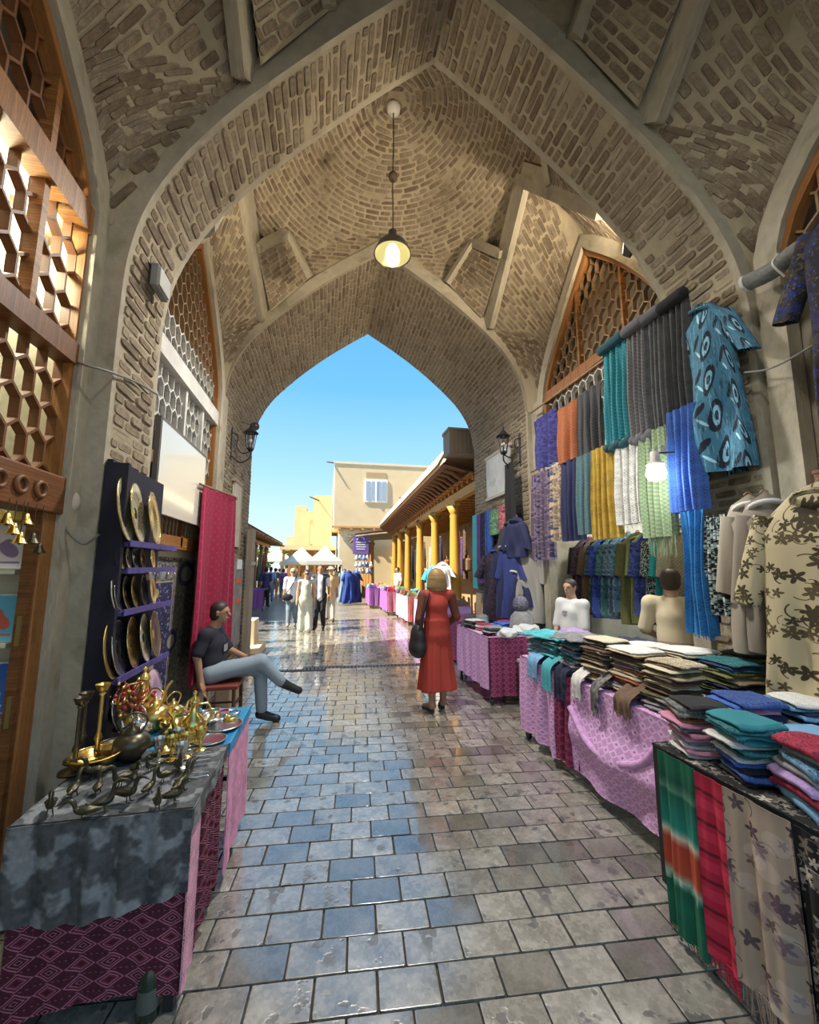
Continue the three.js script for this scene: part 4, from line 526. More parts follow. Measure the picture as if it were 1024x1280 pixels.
hangPx('shawl', 'charcoal wool shawl hung beside the rust brown vest', 'shawl', 2.71, [722, 490], [752, 482], [748, 562], CS.charcoal, { group: G1, pleats: 3 });
const furT = mat([.02, .07, .09], { roughness: 1 }), furG = mat([.11, .11, .12], { roughness: 1 }), furK = mat([.015, .015, .016], { roughness: 1 });
hangPx('shawl', 'teal velvet shawl with fur collar and teal pompoms', 'shawl', 2.66, [752, 432], [784, 428], [775, 552], CS.teal, { group: G1, pompom: furT, fur: furT });
hangPx('shawl', 'light grey shawl with a row of grey pompoms', 'shawl', 2.66, [783, 412], [808, 406], [800, 545], cl([.17, .16, .165], TX.damask), { group: G1, pompom: furG, fur: furG });
hangPx('shawl', 'dark grey long shawl with fluffy grey hem', 'shawl', 2.67, [806, 398], [830, 390], [824, 560], cl([.10, .10, .105], TX.lace), { group: G1, pompom: furG, fur: furG });
hangPx('shawl', 'black lace shawl with fur collar below the lattice corner', 'shawl', 2.66, [828, 382], [860, 372], [850, 535], cl([.05, .05, .05], TX.lace), { group: G1, pompom: furK, fur: furK });
hangPx('shawl', 'long purple grey shawl with red flowers', 'shawl', 2.70, [665, 592], [687, 588], [680, 700], cl([.22, .17, .30], TX.ditsy), { group: G2, fringe: .1 });
hangPx('scarf', 'cream scarf with pink flowers beside the navy scarf', 'scarf', 2.69, [686, 584], [703, 580], [698, 676], cl([.55, .45, .37], TX.ditsy), { group: G2, pleats: 2 });
hangPx('scarf', 'navy blue scarf with red dots', 'scarf', 2.68, [701, 578], [723, 572], [716, 676], CS.navy, { group: G2, pleats: 3 });
hangPx('scarf', 'slate teal scarf next to the mustard shawl', 'scarf', 2.67, [722, 570], [741, 565], [734, 668], cl([.09, .17, .20], TX.damask), { group: G2, pleats: 2 });
hangPx('shawl', 'mustard yellow silk shawl with a darker woven border', 'shawl', 2.65, [740, 562], [768, 553], [756, 674], CL.mustard, { group: G2, fuller: .12 });
hangPx('shawl', 'white openwork shawl with a short fringe', 'shawl', 2.64, [767, 552], [804, 540], [790, 655], CL.white, { group: G2, fringe: .05, pleats: 4 });
hangPx('shawl', 'sage green shawl with a long pale fringe', 'shawl', 2.62, [800, 545], [833, 530], [822, 672], CS.sage, { group: G2, fringe: .16, fringeN: 30 });
hangPx('scarf', 'royal blue patterned scarf with tassels under the black lace shawl', 'scarf', 2.58, [832, 515], [868, 505], [856, 640], cl([.045, .12, .42], TX.lace), { group: G2, fringe: .07 });
garment('robe', 'large teal ikat robe with white ovals on the brick pier', 'robe', V(2.76, 3.60, -2.40), -R(86), { w: .40, len: 1.24, hem: .54, sleeve: .46, m: CM.ikatBlue, pleats: 5, dep: .12 });
garment('robe', 'dark navy and gold paisley robe on the plastered wall', 'robe', V(2.72, 3.66, -1.40), -R(88), { w: .56, len: 1.32, hem: .62, sleeve: .52, m: CM.paisley, pleats: 5, dep: .12 });
hangPx('scarf', 'bright blue silk scarf with orange rose hanging beside the vendor in beige', 'scarf', 2.5, [853, 648], [879, 628], [862, 790], cl([.03, .20, .50], TX.lace), { gather: .35, pleats: 3, amp: .05, fringe: .04 });
hangPx('skirt', 'pleated white and black speckled skirt beside the blue silk scarf', 'skirt', 2.52, [880, 648], [905, 640], [896, 768], CM.whiteBlack, { pleats: 6, amp: .03, fuller: .3 });
hangPx('trousers', 'long dark blue grey patterned trousers behind speckled skirt', 'trousers', 2.6, [866, 650], [884, 645], [872, 775], cl([.05, .08, .14], TX.ditsy), { pleats: 3 });
garment('shirt', 'taupe linen shirt with white piping beside the leaf print dress', 'shirt', V(2.56, 2.05, -1.95), -R(40), { w: .25, len: .84, hem: .3, sleeve: .6, spread: .05, m: cl([.24, .20, .16], null), collarM: CS.white, pleats: 3 });
garment('shirt', 'light taupe linen shirt half hidden by the darker one', 'shirt', V(2.6, 2.06, -2.08), -R(40), { w: .25, len: .88, hem: .3, sleeve: .55, spread: .05, m: cl([.33, .28, .22], null), collarM: CS.white, pleats: 3 });
garment('dress', 'long cream dress printed with dark olive leaves', 'dress', V(2.42, 2.03, -1.57), -R(80), { w: .56, len: 1.42, hem: .72, sleeve: .55, spread: .18, m: CM.floralBrown, pleats: 5, dep: .1, neck: .12 });
{ // rack with red hangers inside the shop
  rail('steel rail with a row of red hangers in the clothes shop', V(3.42, 2.0, -5.18), V(3.42, 1.98, -3.3), .014, steel);
  const kinds = [['black', CS.charcoal], ['dark violet', cl([.06, .05, .10], TX.damask)], ['black patterned', CL.black], ['plum', cl([.11, .06, .12], TX.ditsy)], ['brown', CS.brown], ['green leaf print', cl([.10, .22, .16], TX.ditsy)], ['royal blue and white', cl([.06, .12, .60], TX.ditsy)], ['teal and white', cl([.10, .30, .34], TX.ditsy)], ['pale blue', cl([.22, .34, .50], TX.ditsy)], ['sky blue', CD['sky blue']], ['olive', CS.olive], ['olive green', cl([.20, .24, .08], TX.damask)], ['white and cobalt', cl([.10, .16, .66], TX.ditsy)], ['black and white', CM.whiteBlack], ['turquoise', cl([.02, .33, .33], TX.damask)], ['cream', cl([.55, .50, .36], TX.damask)]];
  const redH = mat([.55, .06, .03], { roughness: .4 });
  kinds.forEach(([n, m], i) => garment('blouse', `${n} blouse on a red hanger in the clothes shop`, 'blouse', V(3.34 + .02 * (i % 3), 2.0, -5.1 + i * .117), R(-14) + .06 * Math.sin(i * 3), { w: .40, len: .78 + .14 * hash(i, 3, 9), hem: .46, sleeve: .42, spread: .05, m, pleats: 4, dep: .05, hangerM: redH, group: 'blouses on red hangers' }));
  garment('dress', 'pale floral dress at the near end of the red hangers', 'dress', V(3.5, 2.35, -3.12), R(-20), { w: .4, len: 1.1, hem: .5, sleeve: .3, m: cl([.55, .60, .45], TX.ditsy), pleats: 4, dep: .06 });
  garment('coat', 'long brown coat hung at the far end of the shop rail', 'coat', V(3.1, 2.1, -5.22), R(-30), { w: .42, len: 1.1, hem: .5, sleeve: .5, m: CS.rust, pleats: 3, dep: .06 });
  garment('coat', 'grey linen coat hung beside the navy robes at the arch', 'coat', V(2.76, 1.96, -5.32), -R(60), { w: .40, len: 1.0, hem: .46, sleeve: .5, spread: .1, m: cl([.34, .33, .30], null), pleats: 3, dep: .08 });
}
{ // bare bulb over the stall
  const p = onX(820, 588, 2.36), t = thing('hanging_bulb', 'bright white bulb with a round shade hanging among the shawls', 'lamp', p);
  mesh('bulb', xf(lathe([[0, -.085], [.05, -.07], [.07, -.03], [.06, .02], [.035, .05], [0, .06]], 20), 0, 0, 0), mat([1, 1, 1], { emissive: new THREE.Color(.95, 1, .95), emissiveIntensity: 4 }), t);
  mesh('socket', xf(lathe([[0, .13], [.03, .12], [.035, .05], [.06, .03], [.062, .02], [0, .02]], 16), 0, .02, 0), whitePaintSkySheen, t); mesh('arm', rod(V(0, .13, 0), V(.42, .18, -.02), .006), blackIron, t);
  const l = new THREE.PointLight(new THREE.Color(.93, 1, .96), .7, 0, 2); l.position.set(-.03, -.05, 0); l.castShadow = true; l.shadow.radius = 3; t.add(l);
}
// ---------------------------------------------------------------- stalls
function stall(label, x0, x1, z0, z1, h, casters = true) {
  const t = thing('stall_table', label, 'table', V((x0 + x1) / 2, 0, (z0 + z1) / 2)), w = Math.abs(x1 - x0), d = Math.abs(z1 - z0);
  mesh('table_top', box(w, .03, d, 0, h - .015, 0), tableWood, t);
  for (const [a, b] of [[-1, -1], [-1, 1], [1, -1], [1, 1]]) { const x = a * (w / 2 - .03), z = b * (d / 2 - .04), lg = mesh('leg', box(.03, h - .1, .03, x, (h - .1) / 2 + .08, z), blackIron, t); if (casters) mesh('caster', xf(new THREE.CylinderGeometry(.04, .04, .025, 14), x, .04, z, 0, 0, R(90)), mat([.02, .02, .02], { roughness: .6 }), lg); else mesh('foot', box(.035, .08, .035, x, .04, z), blackIron, lg); }
  mesh('lower_rail', merge([box(w - .06, .025, .025, 0, .3, d / 2 - .04), box(w - .06, .025, .025, 0, .3, -d / 2 + .04)]), blackIron, t); return t;
}
function clothOver(label, x0, x1, z0, z1, h, side, sideDrop, sideM, end, endDrop, endM, topM, o = {}) { // side: panel on the aisle (x = x0), end: panel that faces the camera (z = z1)
  const t = thing('tablecloth', label, 'tablecloth', null, 0, o.group), c = V(0, 0, 0);
  mesh('top_panel', sheet(8, 8, (u, v) => V(lerp(x0, x1, u), h + .006 + .003 * Math.sin(u * 9 + v * 7), lerp(z0, z1, v)), .004, 1, 1), topM || sideM, t);
  if (side) mesh('side_panel', drapeG(V(x0 - .012, h + .006, z0), V(x0 - .012, h + .006, z1), sideDrop, V(-1, 0, 0), { pleats: o.pleats || 4, amp: o.amp || .018, ph: o.ph || 0, nx: 48, ny: 18 }), sideM, t);
  if (end) mesh('end_panel', drapeG(V(x0, h + .006, z1 + .012), V(x1, h + .006, z1 + .012), endDrop, V(0, 0, 1), { pleats: 3, amp: .012, nx: 32, ny: 12 }), endM || sideM, t);
  return t;
}
stall('low stall table under purple cloth in the street arch', 2.14, 2.76, -7.5, -6.32, .76); clothOver('purple pink ikat cloth on the stall table in the street arch', 2.14, 2.76, -7.5, -6.32, .76, true, .66, CM.ikatPink, true, .66, CM.ikatPink);
stall('stall table with caps and wrapped parcels beside the woman in red', 1.95, 2.66, -6.02, -4.82, .78); clothOver('pink ikat cloth with a painted skylit aisle side under the caps', 1.95, 2.66, -6.02, -4.82, .78, true, .62, CM.ikatSkylit, true, .68, CM.ikatPink);
stall('long stall table with the high stacks of scarves', 1.92, 2.6, -3.92, -2.06, .76);
clothOver('skylight tinted ikat cloth hanging from the far half of the scarf table', 1.92, 2.6, -3.92, -3.12, .755, true, (u) => .66 + .03 * u, CM.ikatSkylit, false, 0, null, null, { pleats: 3, amp: .03 });
{ const t = thing('tablecloth', 'crimson ikat fold hanging between two skylight tinted cloths', 'tablecloth'); mesh('panel', drapeG(V(1.885, .77, -3.24), V(1.885, .77, -2.98), .66, OUT, { pleats: 2, amp: .03 }), cl([.75, .45, .55], TX.ikatPink), t);
  const s = thing('tablecloth', 'skylight tinted ikat cloth looped in a swag on the near half of the scarf table', 'tablecloth'); mesh('top_panel', sheet(4, 6, (u, v) => V(lerp(1.9, 2.6, u), .763, lerp(-3.06, -2.04, v)), .004), CM.ikatSkylit, s);
  mesh('side_panel', sheet(30, 26, (u, v) => { const z = lerp(-3.04, -2.04, u), y = .765 - (.66 + .02 * Math.sin(u * 5)) * v, swag = smooth(.25, .55, v) * (1 - smooth(.55, .75, v)) * (1 - Math.abs(u - .55) * 1.2); return V(1.895 - .02 * Math.sin(u * 14 + v * 3) * v - .075 * swag, y - .04 * Math.sin(Math.PI * u) * v * (1 - v) * 4, z); }, .005, 1, .7), CM.ikatSkylit, s);
  mesh('swag_fold', tube([V(1.87, .56, -3.02), V(1.85, .40, -2.8), V(1.845, .37, -2.6), V(1.86, .46, -2.3), V(1.885, .62, -2.16)], .024, 24, 8), CM.ikatSkylit, s); }
stall('front stall table with scarves hung from its edge', 1.6, 2.45, -1.86, -.95, .76);
{ const t = thing('tablecloth', 'dark patterned cloth covering the front stall table', 'tablecloth'); mesh('top_panel', box(.87, .01, .93, 2.025, .767, -1.405), CM.blackWhite, t); mesh('side_panel', drapeG(V(1.588, .77, -1.86), V(1.588, .77, -.95), .6, OUT, { pleats: 4, amp: .006 }), CS.black, t); }
const G3 = 'scarves hung from the front stall table';
hangPx('hanging_scarf', 'green and orange striped ikat scarf hung from the front stall', 'scarf', 1.545, [822, 936], [868, 962], [850, 1165], CM.tricolor, { group: G3, pleats: 2, amp: .012, fringe: .04 });
hangPx('hanging_scarf', 'crimson scarf with dark wavy bands and tasselled corner', 'scarf', 1.54, [869, 964], [904, 982], [905, 1205], CM.redBand, { group: G3, pleats: 1, amp: .012, fringe: .07 });
hangPx('hanging_scarf', 'beige scarf with dark blurred flowers and long fringe', 'scarf', 1.54, [904, 984], [986, 1026], [950, 1245], CM.floralBeige, { group: G3, pleats: 1.5, amp: .014, fringe: .1, fringeN: 40 });
hangPx('hanging_scarf', 'black scarf with pale grey leaf print on the front stall', 'scarf', 1.545, [992, 1032], [1075, 1075], [1020, 1270], CM.blackWhite, { group: G3, pleats: 1.5, amp: .014, fringe: .1 });
// uv of the two banded scarves runs once over their length
for (const o of scene.children) if (o.userData.group === G3) o.traverse((c) => { if (c.isMesh && c.name === 'cloth' && [CM.redBand, CM.tricolor].includes(c.material)) { const uv = c.geometry.attributes.uv; let mx = 0; for (let i = 0; i < uv.count; i++) mx = Math.max(mx, uv.getY(i)); for (let i = 0; i < uv.count; i++) uv.setY(i, 1 - uv.getY(i) / mx); } });
// ---------------------------------------------------------------- stacks of folded scarves
const T = .775; let sg0 = 0;
const ST = (px, py, w, d, n, pal, turn, where, o) => { const p = V(px, T, py); return stack(p, w * .88, d * .9, Math.min(18, Math.round(n * 1.3)), pal, turn, where, 'stack of folded scarves ' + (++sg0), o); };
ST(2.10, -2.54, .34, .28, 17, ['brown', 'cream', 'sand', 'dark brown', 'rust', 'grey'], R(86), 'in the brown and cream stack on the long table', { top: ['folded white scarf lying on top of the brown stack', CL.white] });
ST(2.08, -2.85, .32, .28, 15, ['brown', 'grey', 'sand', 'dark brown', 'cream', 'rust'], R(92), 'in the grey brown stack beside the white topped one', { top: ['folded pale grey scarf crowning the grey brown stack', CL.cream] });
ST(2.44, -2.48, .32, .3, 18, ['cream', 'sand', 'brown', 'mustard', 'grey', 'dark brown'], R(88), 'in the tall cream and ochre stack at the table back', { top: ['folded ivory scarf topping the tall ochre stack', CS.white] });
ST(2.42, -2.84, .3, .28, 16, ['white', 'grey', 'cream', 'brown', 'sky blue'], R(90), 'in the pale stack behind the grey brown one', { top: ['folded ivory scarf with frayed edge on the pale stack', CL.white] });
ST(2.06, -3.16, .3, .26, 11, ['teal', 'grey', 'white', 'navy', 'sky blue'], R(80), 'in the teal and grey stack above the crimson fold');
const yA = ST(2.06, -3.46, .3, .26, 9, ['turquoise', 'white', 'sky blue', 'grey', 'teal'], R(84), 'in the turquoise stack on the skylit cloth');
ST(2.07, -3.75, .28, .25, 8, ['sky blue', 'white', 'turquoise', 'pink', 'grey'], R(95), 'in the sky blue stack at the far table corner');
const yB = ST(2.40, -3.16, .3, .26, 9, ['blue', 'navy', 'green', 'white'], R(90), 'in the blue and green stack behind the teal one');
const yC = ST(2.40, -3.47, .3, .26, 8, ['green', 'navy', 'teal', 'black'], R(90), 'in the dark green stack at the table back');
const yD = ST(2.42, -3.78, .28, .24, 9, ['white', 'grey', 'white', 'cream'], R(92), 'in the white stack before the girl');
ST(2.74, -2.3, .26, .34, 14, ['teal', 'navy', 'olive', 'black', 'grey'], R(88), 'in the dark stack below the taupe shirts');
ST(2.08, -2.24, .3, .26, 13, ['brown', 'sand', 'grey', 'dark brown', 'olive', 'cream'], R(90), 'in the taupe stack at the near table end');
ST(2.42, -2.16, .3, .28, 14, ['teal', 'charcoal', 'olive', 'navy', 'sand'], R(86), 'in the dark teal stack at the near table end');
[[-3.7, -3.5, 'sky blue', .16, CL], [-3.42, -3.28, 'turquoise', .2, CS], [-3.22, -3.06, 'navy', .22, CD], [-2.98, -2.86, 'white', .14, CL], [-2.74, -2.66, 'grey', .18, CD], [-2.5, -2.36, 'brown', .1, CL]].forEach(([z0, z1, n, L, K]) => { const t = thing('draped_scarf', `${n} scarf end hanging over the edge of the long table`, 'scarf', null, 0, 'scarf ends over the table edge'); mesh('cloth', sheet(12, 12, (u, v) => { const x = lerp(2.1, 1.865, Math.min(1, v * 1.6)), z = lerp(z0, z1, u); return V(x - .012 * Math.sin(u * 14 + z * 9) * smooth(.5, 1, v), .80 + .14 * (1 - Math.min(1, v * 1.6)) - L * smooth(.55, 1, v) + .006 * Math.sin(u * 11), z); }, .005, .2, .5), K[n], t); mesh('fringe', fringeG(V(1.86, .81 - L, z0), V(1.86, .81 - L, z1), .04, 14, OUT, 5), K[n], t); });
ST(1.72, -1.74, .22, .22, 9, ['black', 'pink', 'white', 'rust', 'grey'], R(70), 'in the striped stack behind the green scarf', { t0: .014, t1: .022 });
ST(1.98, -1.72, .26, .26, 10, ['blue', 'navy', 'white', 'pink'], R(80), 'in the ultramarine stack at the front table end', { t0: .014, t1: .022 });
ST(1.73, -1.50, .24, .22, 9, ['white', 'blue', 'black', 'teal', 'grey'], R(72), 'in the blue and white stack above the crimson scarf', { t0: .014, t1: .022, top: ['folded teal green silk scarf on the blue and white stack', CS.teal] });
ST(1.76, -1.25, .28, .24, 5, ['navy', 'lilac', 'sky blue', 'grey', 'crimson'], R(66), 'in the stack under the crimson floral scarf', { t0: .028, t1: .038, top: ['thick folded crimson scarf printed with blue and yellow flowers', cl([.50, .03, .09], TX.ditsy)] });
ST(2.02, -1.44, .28, .26, 8, ['blue', 'sky blue', 'lilac', 'purple'], R(80), 'in the lilac and blue stack at the front table middle', { top: ['folded cornflower blue scarf in the front table middle', CS['sky blue']] });
ST(2.28, -1.66, .28, .28, 10, ['white', 'navy', 'sky blue', 'white', 'grey'], R(75), 'in the blue and white striped stack below the leaf print dress');
tossed('tossed_scarf', 'turquoise scarf thrown over the sky blue stack', 'scarf', V(2.06, yA, -3.58), .34, .5, .05, CL.turquoise, .2, 1, 'loose scarves on the long table');
tossed('tossed_scarf', 'lilac shawl thrown down beside the girl', 'scarf', V(2.34, yC + .03, -3.64), .3, .3, .06, CS.lilac, .5, 2, 'loose scarves on the long table');
tossed('tossed_scarf', 'royal blue scarf crumpled behind the grey brown stack', 'scarf', V(2.34, yB, -3.2), .3, .3, .05, CS.blue, .1, 3, 'loose scarves on the long table');
tossed('tossed_scarf', 'emerald green scarf spread behind the pale stack', 'scarf', V(2.46, yC, -3.46), .32, .3, .05, CS.green, .9, 4, 'loose scarves on the long table');
tossed('tossed_scarf', 'slate blue patterned scarf lying over the table back', 'scarf', V(2.5, yB + .01, -3.06), .3, .4, .05, CD.navy, .2, 5, 'loose scarves on the long table');
tossed('tossed_scarf', 'pale fringed scarf spilling over the table edge', 'scarf', V(2.02, 1.03, -3.14), .3, .3, .05, CL.grey, .4, 6, 'loose scarves on the long table');
// ---------------------------------------------------------------- goods on and above the caps table
ST(2.08, -4.98, .26, .26, 5, ['grey', 'charcoal', 'crimson'], R(5), 'in the small grey pile on the caps table'); ST(2.08, -5.3, .2, .26, 5, ['pink', 'white', 'black', 'crimson'], R(8), 'in the pink and white pile on the caps table'); ST(2.32, -5.2, .26, .3, 6, ['navy', 'sky blue', 'blue'], R(4), 'in the blue denim pile on the caps table'); ST(2.06, -5.6, .24, .3, 6, ['black', 'white', 'grey'], R(10), 'in the black and white pile on the caps table'); ST(2.5, -5.5, .24, .3, 5, ['navy', 'white', 'crimson'], R(10), 'in the navy pile at the back of the caps table');
{ const bag = new THREE.MeshPhysicalMaterial({ color: 0xdfe3e6, roughness: .35, transmission: .35, thickness: 0 });
  [[2.5, -4.95, .14, 'clear plastic parcel of white cloth on the caps table', .9], [2.40, -4.46, .17, 'large clear plastic bag of white cloth beside the girl', .62], [2.2, -4.86, .11, 'grey cloth parcel wrapped in plastic on the caps table', .86]].forEach(([x, z, r, lb, y], k) => { const t = thing('plastic_parcel', lb, 'parcel', V(x, y - r * .6 + .03, z)); const g = new THREE.IcosahedronGeometry(r, 3), p = g.attributes.position; for (let i = 0; i < p.count; i++) { const n = 1 + .16 * Math.sin(p.getX(i) * 40 + k) * Math.sin(p.getZ(i) * 37 + p.getY(i) * 30); p.setXYZ(i, p.getX(i) * n * 1.25, p.getY(i) * n * .6, p.getZ(i) * n); } g.computeVertexNormals(); mesh('wrapper', g, bag, t); mesh('contents', xf(new THREE.BoxGeometry(r * 1.5, r * .7, r * 1.2)), mat([.6, .6, .6]), t); });
  stallBase(); function stallBase() { const c = thing('crate', 'low grey crate carrying the plastic bag beside the girl', 'crate', V(2.40, 0, -4.46)); mesh('panel', box(.34, .54, .34, 0, .27, 0, .01), mat([.28, .27, .25]), c); mesh('lid', box(.37, .03, .37, 0, .55, 0), mat([.36, .35, .33]), c); }
  // felt caps in two heaps
  const capG = lathe([[0, .1], [.05, .095], [.085, .07], [.1, .0], [.094, 0], [.08, .06], [0, .085]], 18); [[2.04, .80, -5.86, 'charcoal'], [2.16, .80, -5.94, 'grey'], [2.1, .86, -5.9, 'charcoal'], [2.28, .80, -5.86, 'turquoise'], [2.3, .86, -5.92, 'grey']].forEach(([x, y, z, n]) => { const t = thing('felt_cap', `${n} felt cap in the heap on the caps table`, 'cap', V(x, y - .02, z), 0, 'felt caps'); mesh('crown', capG, CS[n], t); mesh('band', xf(new THREE.TorusGeometry(.098, .008, 5, 20), 0, .012, 0, R(90)), CS.black, t); });
  const d = thing('scarf_mannequin', 'grey display head wrapped in a patterned scarf beside the navy robes', 'mannequin', V(2.5, .78, -5.05)); mesh('shoulders', xf(lathe([[0, 0], [.17, 0], [.18, .06], [.14, .22], [.07, .30], [0, .31]], 20), 0, 0, 0), CL.grey, d); mesh('head_scarf', xf(new THREE.SphereGeometry(.1, 18, 14), -.01, .37, 0, 0, 0, 0, V(1, 1.15, 1.05)), cl([.22, .23, .34], TX.ditsy), d);
}
{ // things hung on the wall of the street arch
  const X = 2.74, q = (n, lb, c, tl, tr, bt, m, o) => hangPx(n, lb, c, o?.x || X, tl, tr, bt, m, { amp: .02, ...o });
  const p = thing('white_board', 'white board in the brick recess under the wall lantern', 'board'); const a = onX(608, 580, 2.81), b = onX(637, 560, 2.81); mesh('panel', box(.03, .72, Math.abs(a.z - b.z), 2.82, (a.y + b.y) / 2 - .3, (a.z + b.z) / 2), whitePaintSkySheen, p); mesh('frame', merge([box(.05, .05, Math.abs(a.z - b.z) + .08, 2.82, (a.y + b.y) / 2 + .07, (a.z + b.z) / 2), box(.05, .05, Math.abs(a.z - b.z) + .08, 2.82, (a.y + b.y) / 2 - .67, (a.z + b.z) / 2)]), mat([.5, .45, .38]), p);
  q('dress', 'narrow black dress hung below the wall lantern', 'dress', [631, 582], [641, 576], [636, 662], CS.black, { x: 2.66 });
  q('scarf', 'turquoise and grey scarf at the outer edge of the street arch', 'scarf', [591, 645], [596, 643], [594, 735], CS.turquoise, { group: 'scarves in the street arch' }); q('scarf', 'plum striped scarf in the street arch', 'scarf', [596, 644], [602, 642], [598, 728], CL.purple, { group: 'scarves in the street arch' }); q('scarf', 'blue and black striped scarf in the street arch', 'scarf', [601, 642], [608, 639], [604, 720], CD.navy, { group: 'scarves in the street arch', x: 2.72 }); q('scarf', 'cobalt blue scarf in the street arch', 'scarf', [607, 640], [615, 636], [611, 700], CL.blue, { group: 'scarves in the street arch', x: 2.72 });
  q('scarf', 'green leaf print scarf in the street arch', 'scarf', [613, 640], [625, 634], [620, 668], cl([.2, .45, .3], TX.ditsy), { group: 'scarves in the street arch', x: 2.7 }); q('scarf', 'pink and black print scarf in the street arch', 'scarf', [624, 634], [635, 628], [630, 664], cl([.7, .25, .3], TX.ditsy), { group: 'scarves in the street arch', x: 2.69 });
  garment('kaftan', 'dark plum kaftan with blue embroidered collar in the street arch', 'kaftan', V(2.66, 1.94, -6.18), -R(50), { w: .42, len: 1.05, hem: .5, sleeve: .42, spread: .3, m: cl([.06, .04, .08], TX.ditsy), collarM: CS.blue, pleats: 4, dep: .09 });
  [[2.6, 1.98, -5.72], [2.62, 1.98, -5.56], [2.66, 1.62, -5.5]].forEach(([x, y, z], i) => garment('robe', ['navy robe with white collar next to the plum kaftan', 'blue robe with white embroidered front at the passage corner', 'long navy robe hung below the blue robe'][i], 'robe', V(x, y, z), -R(70), { w: .38, len: i === 2 ? .8 : 1.0, hem: .44, sleeve: .45, spread: .12, m: i === 1 ? cl([.04, .06, .24], TX.damask) : CS.navy, collarM: CS.white, pleats: 4, dep: .07, group: 'navy robes at the passage corner' }));
  [[2.66, 2.32, -5.62], [2.64, 2.34, -5.4]].forEach(([x, y, z], i) => garment('jacket', i ? 'dark navy jacket above the blue robe' : 'dark slate jacket above the navy robe', 'jacket', V(x, y, z), -R(70), { w: .36, len: .5, hem: .38, sleeve: .4, spread: .12, m: i ? CS.navy : CS.charcoal, pleats: 3, dep: .07 }));
  q('trousers', 'pair of sand coloured trousers beneath the striped scarves', 'trousers', [596, 742], [604, 740], [600, 775], CS.sand, { x: 2.6 });
}
// ---------------------------------------------------------------- wall lanterns
function lantern(label, pos, dir) {
  const t = thing('wall_lantern', label, 'lantern', pos), x = dir * .27, gl = new THREE.MeshPhysicalMaterial({ color: 0xffffff, transmission: 1, thickness: 0, roughness: .1 });
  mesh('bracket', merge([box(.02, .5, .05, 0, -.12, 0), tube([V(0, -.3, 0), V(x * .5, -.4, 0), V(x, -.32, 0), V(x * 1.02, -.22, 0)], .011, 20, 6), tube([V(0, .05, 0), V(x * .3, .02, 0), V(x * .3, -.16, 0), V(x * .6, -.26, 0), V(x, -.22, 0)], .009, 20, 6)]), blackIron, t);
  mesh('lantern_cage', merge([...[0, 1, 2, 3, 4, 5].map((k) => { const a = k * Math.PI / 3; return rod(V(x + .05 * Math.cos(a), -.18, .05 * Math.sin(a)), V(x + .085 * Math.cos(a), .06, .085 * Math.sin(a)), .006, .006, 5); }), xf(lathe([[0, -.22], [.03, -.22], [.055, -.19], [.05, -.175], [0, -.175]], 6), x)]), blackIron, t);
  mesh('glass', xf(lathe([[.045, -.175], [.078, .058]], 6), x), gl, t); mesh('cap', xf(lathe([[.11, .06], [.1, .075], [.05, .12], [.03, .15], [.02, .16], [.016, .2], [0, .23]], 12), x), blackIron, t);
  mesh('bulb', xf(new THREE.SphereGeometry(.03, 12, 8), x, -.06, 0), mat([.8, .8, .75]), t); return t;
}
lantern('black iron wall lantern on the brick wall above the white board', onX(650, 552, 2.845), -1); lantern('black iron wall lantern beside the security camera', onX(290, 545, -1.44), 1);
{ const p = onX(319, 533, -1.22), t = thing('security_camera', 'dark dome security camera beside the wall lantern', 'camera', p); mesh('dome', xf(new THREE.SphereGeometry(.07, 18, 12), 0, 0, 0), mat([.05, .05, .05], { roughness: .25 }), t); mesh('mount', rod(V(-.03, .03, 0), V(-.24, .08, 0), .022), mat([.25, .24, .22]), t); }
// ---------------------------------------------------------------- brass side of the passage
const brass = mat([.80, .56, .18], { metalness: 1, roughness: .28, bumpMap: grainB, bumpScale: .001 }), goldB = mat([.86, .66, .22], { metalness: 1, roughness: .2 }), bronze = mat([.075, .07, .045], { metalness: .75, roughness: .42 }), silver = mat([.72, .71, .68], { metalness: 1, roughness: .22 }), copper = mat([.62, .28, .13], { metalness: 1, roughness: .3 }), patina = mat([.10, .085, .06], { metalness: .8, roughness: .35 });
const plateT = canvasTex(512, 128, (x, w, h) => { x.fillStyle = '#c9b67e'; x.fillRect(0, 0, w, h); for (let i = 0; i < 32; i++) { const cx = (i + .5) * w / 32; oval(x, cx, h * .18, 6, 13, '#6a5220'); oval(x, cx, h * .18, 3, 8, '#e6d9aa'); oval(x, cx, h * .52, 5, 20, i % 2 ? '#7d6a2c' : '#efe6c4'); oval(x, cx, h * .85, 6, 9, '#5c4a1e'); } x.fillStyle = '#7a6230'; for (const v of [.02, .34, .70, .97]) x.fillRect(0, v * h, w, 3); });
const plateT2 = canvasTex(512, 128, (x, w, h) => { x.fillStyle = '#d8d2c0'; x.fillRect(0, 0, w, h); for (let i = 0; i < 24; i++) { const cx = (i + .5) * w / 24; oval(x, cx, h * .2, 8, 12, '#8f7b46'); oval(x, cx, h * .2, 4, 6, '#efe9d8'); oval(x, cx, h * .6, 7, 16, i % 2 ? '#b4a884' : '#f5f0e4'); } fuzz(x, w, h, 300, ['#b8ad8c', '#efe8d6', '#8d8060'], 2, 5, 88); });
const enamel = mat([.9, .88, .8], { map: plateT2, roughness: .3, metalness: .35 }), engraved = mat([.95, .9, .8], { map: plateT, metalness: .85, roughness: .3 }), darkPlate = mat([.08, .08, .10], { roughness: .2, metalness: .3 });
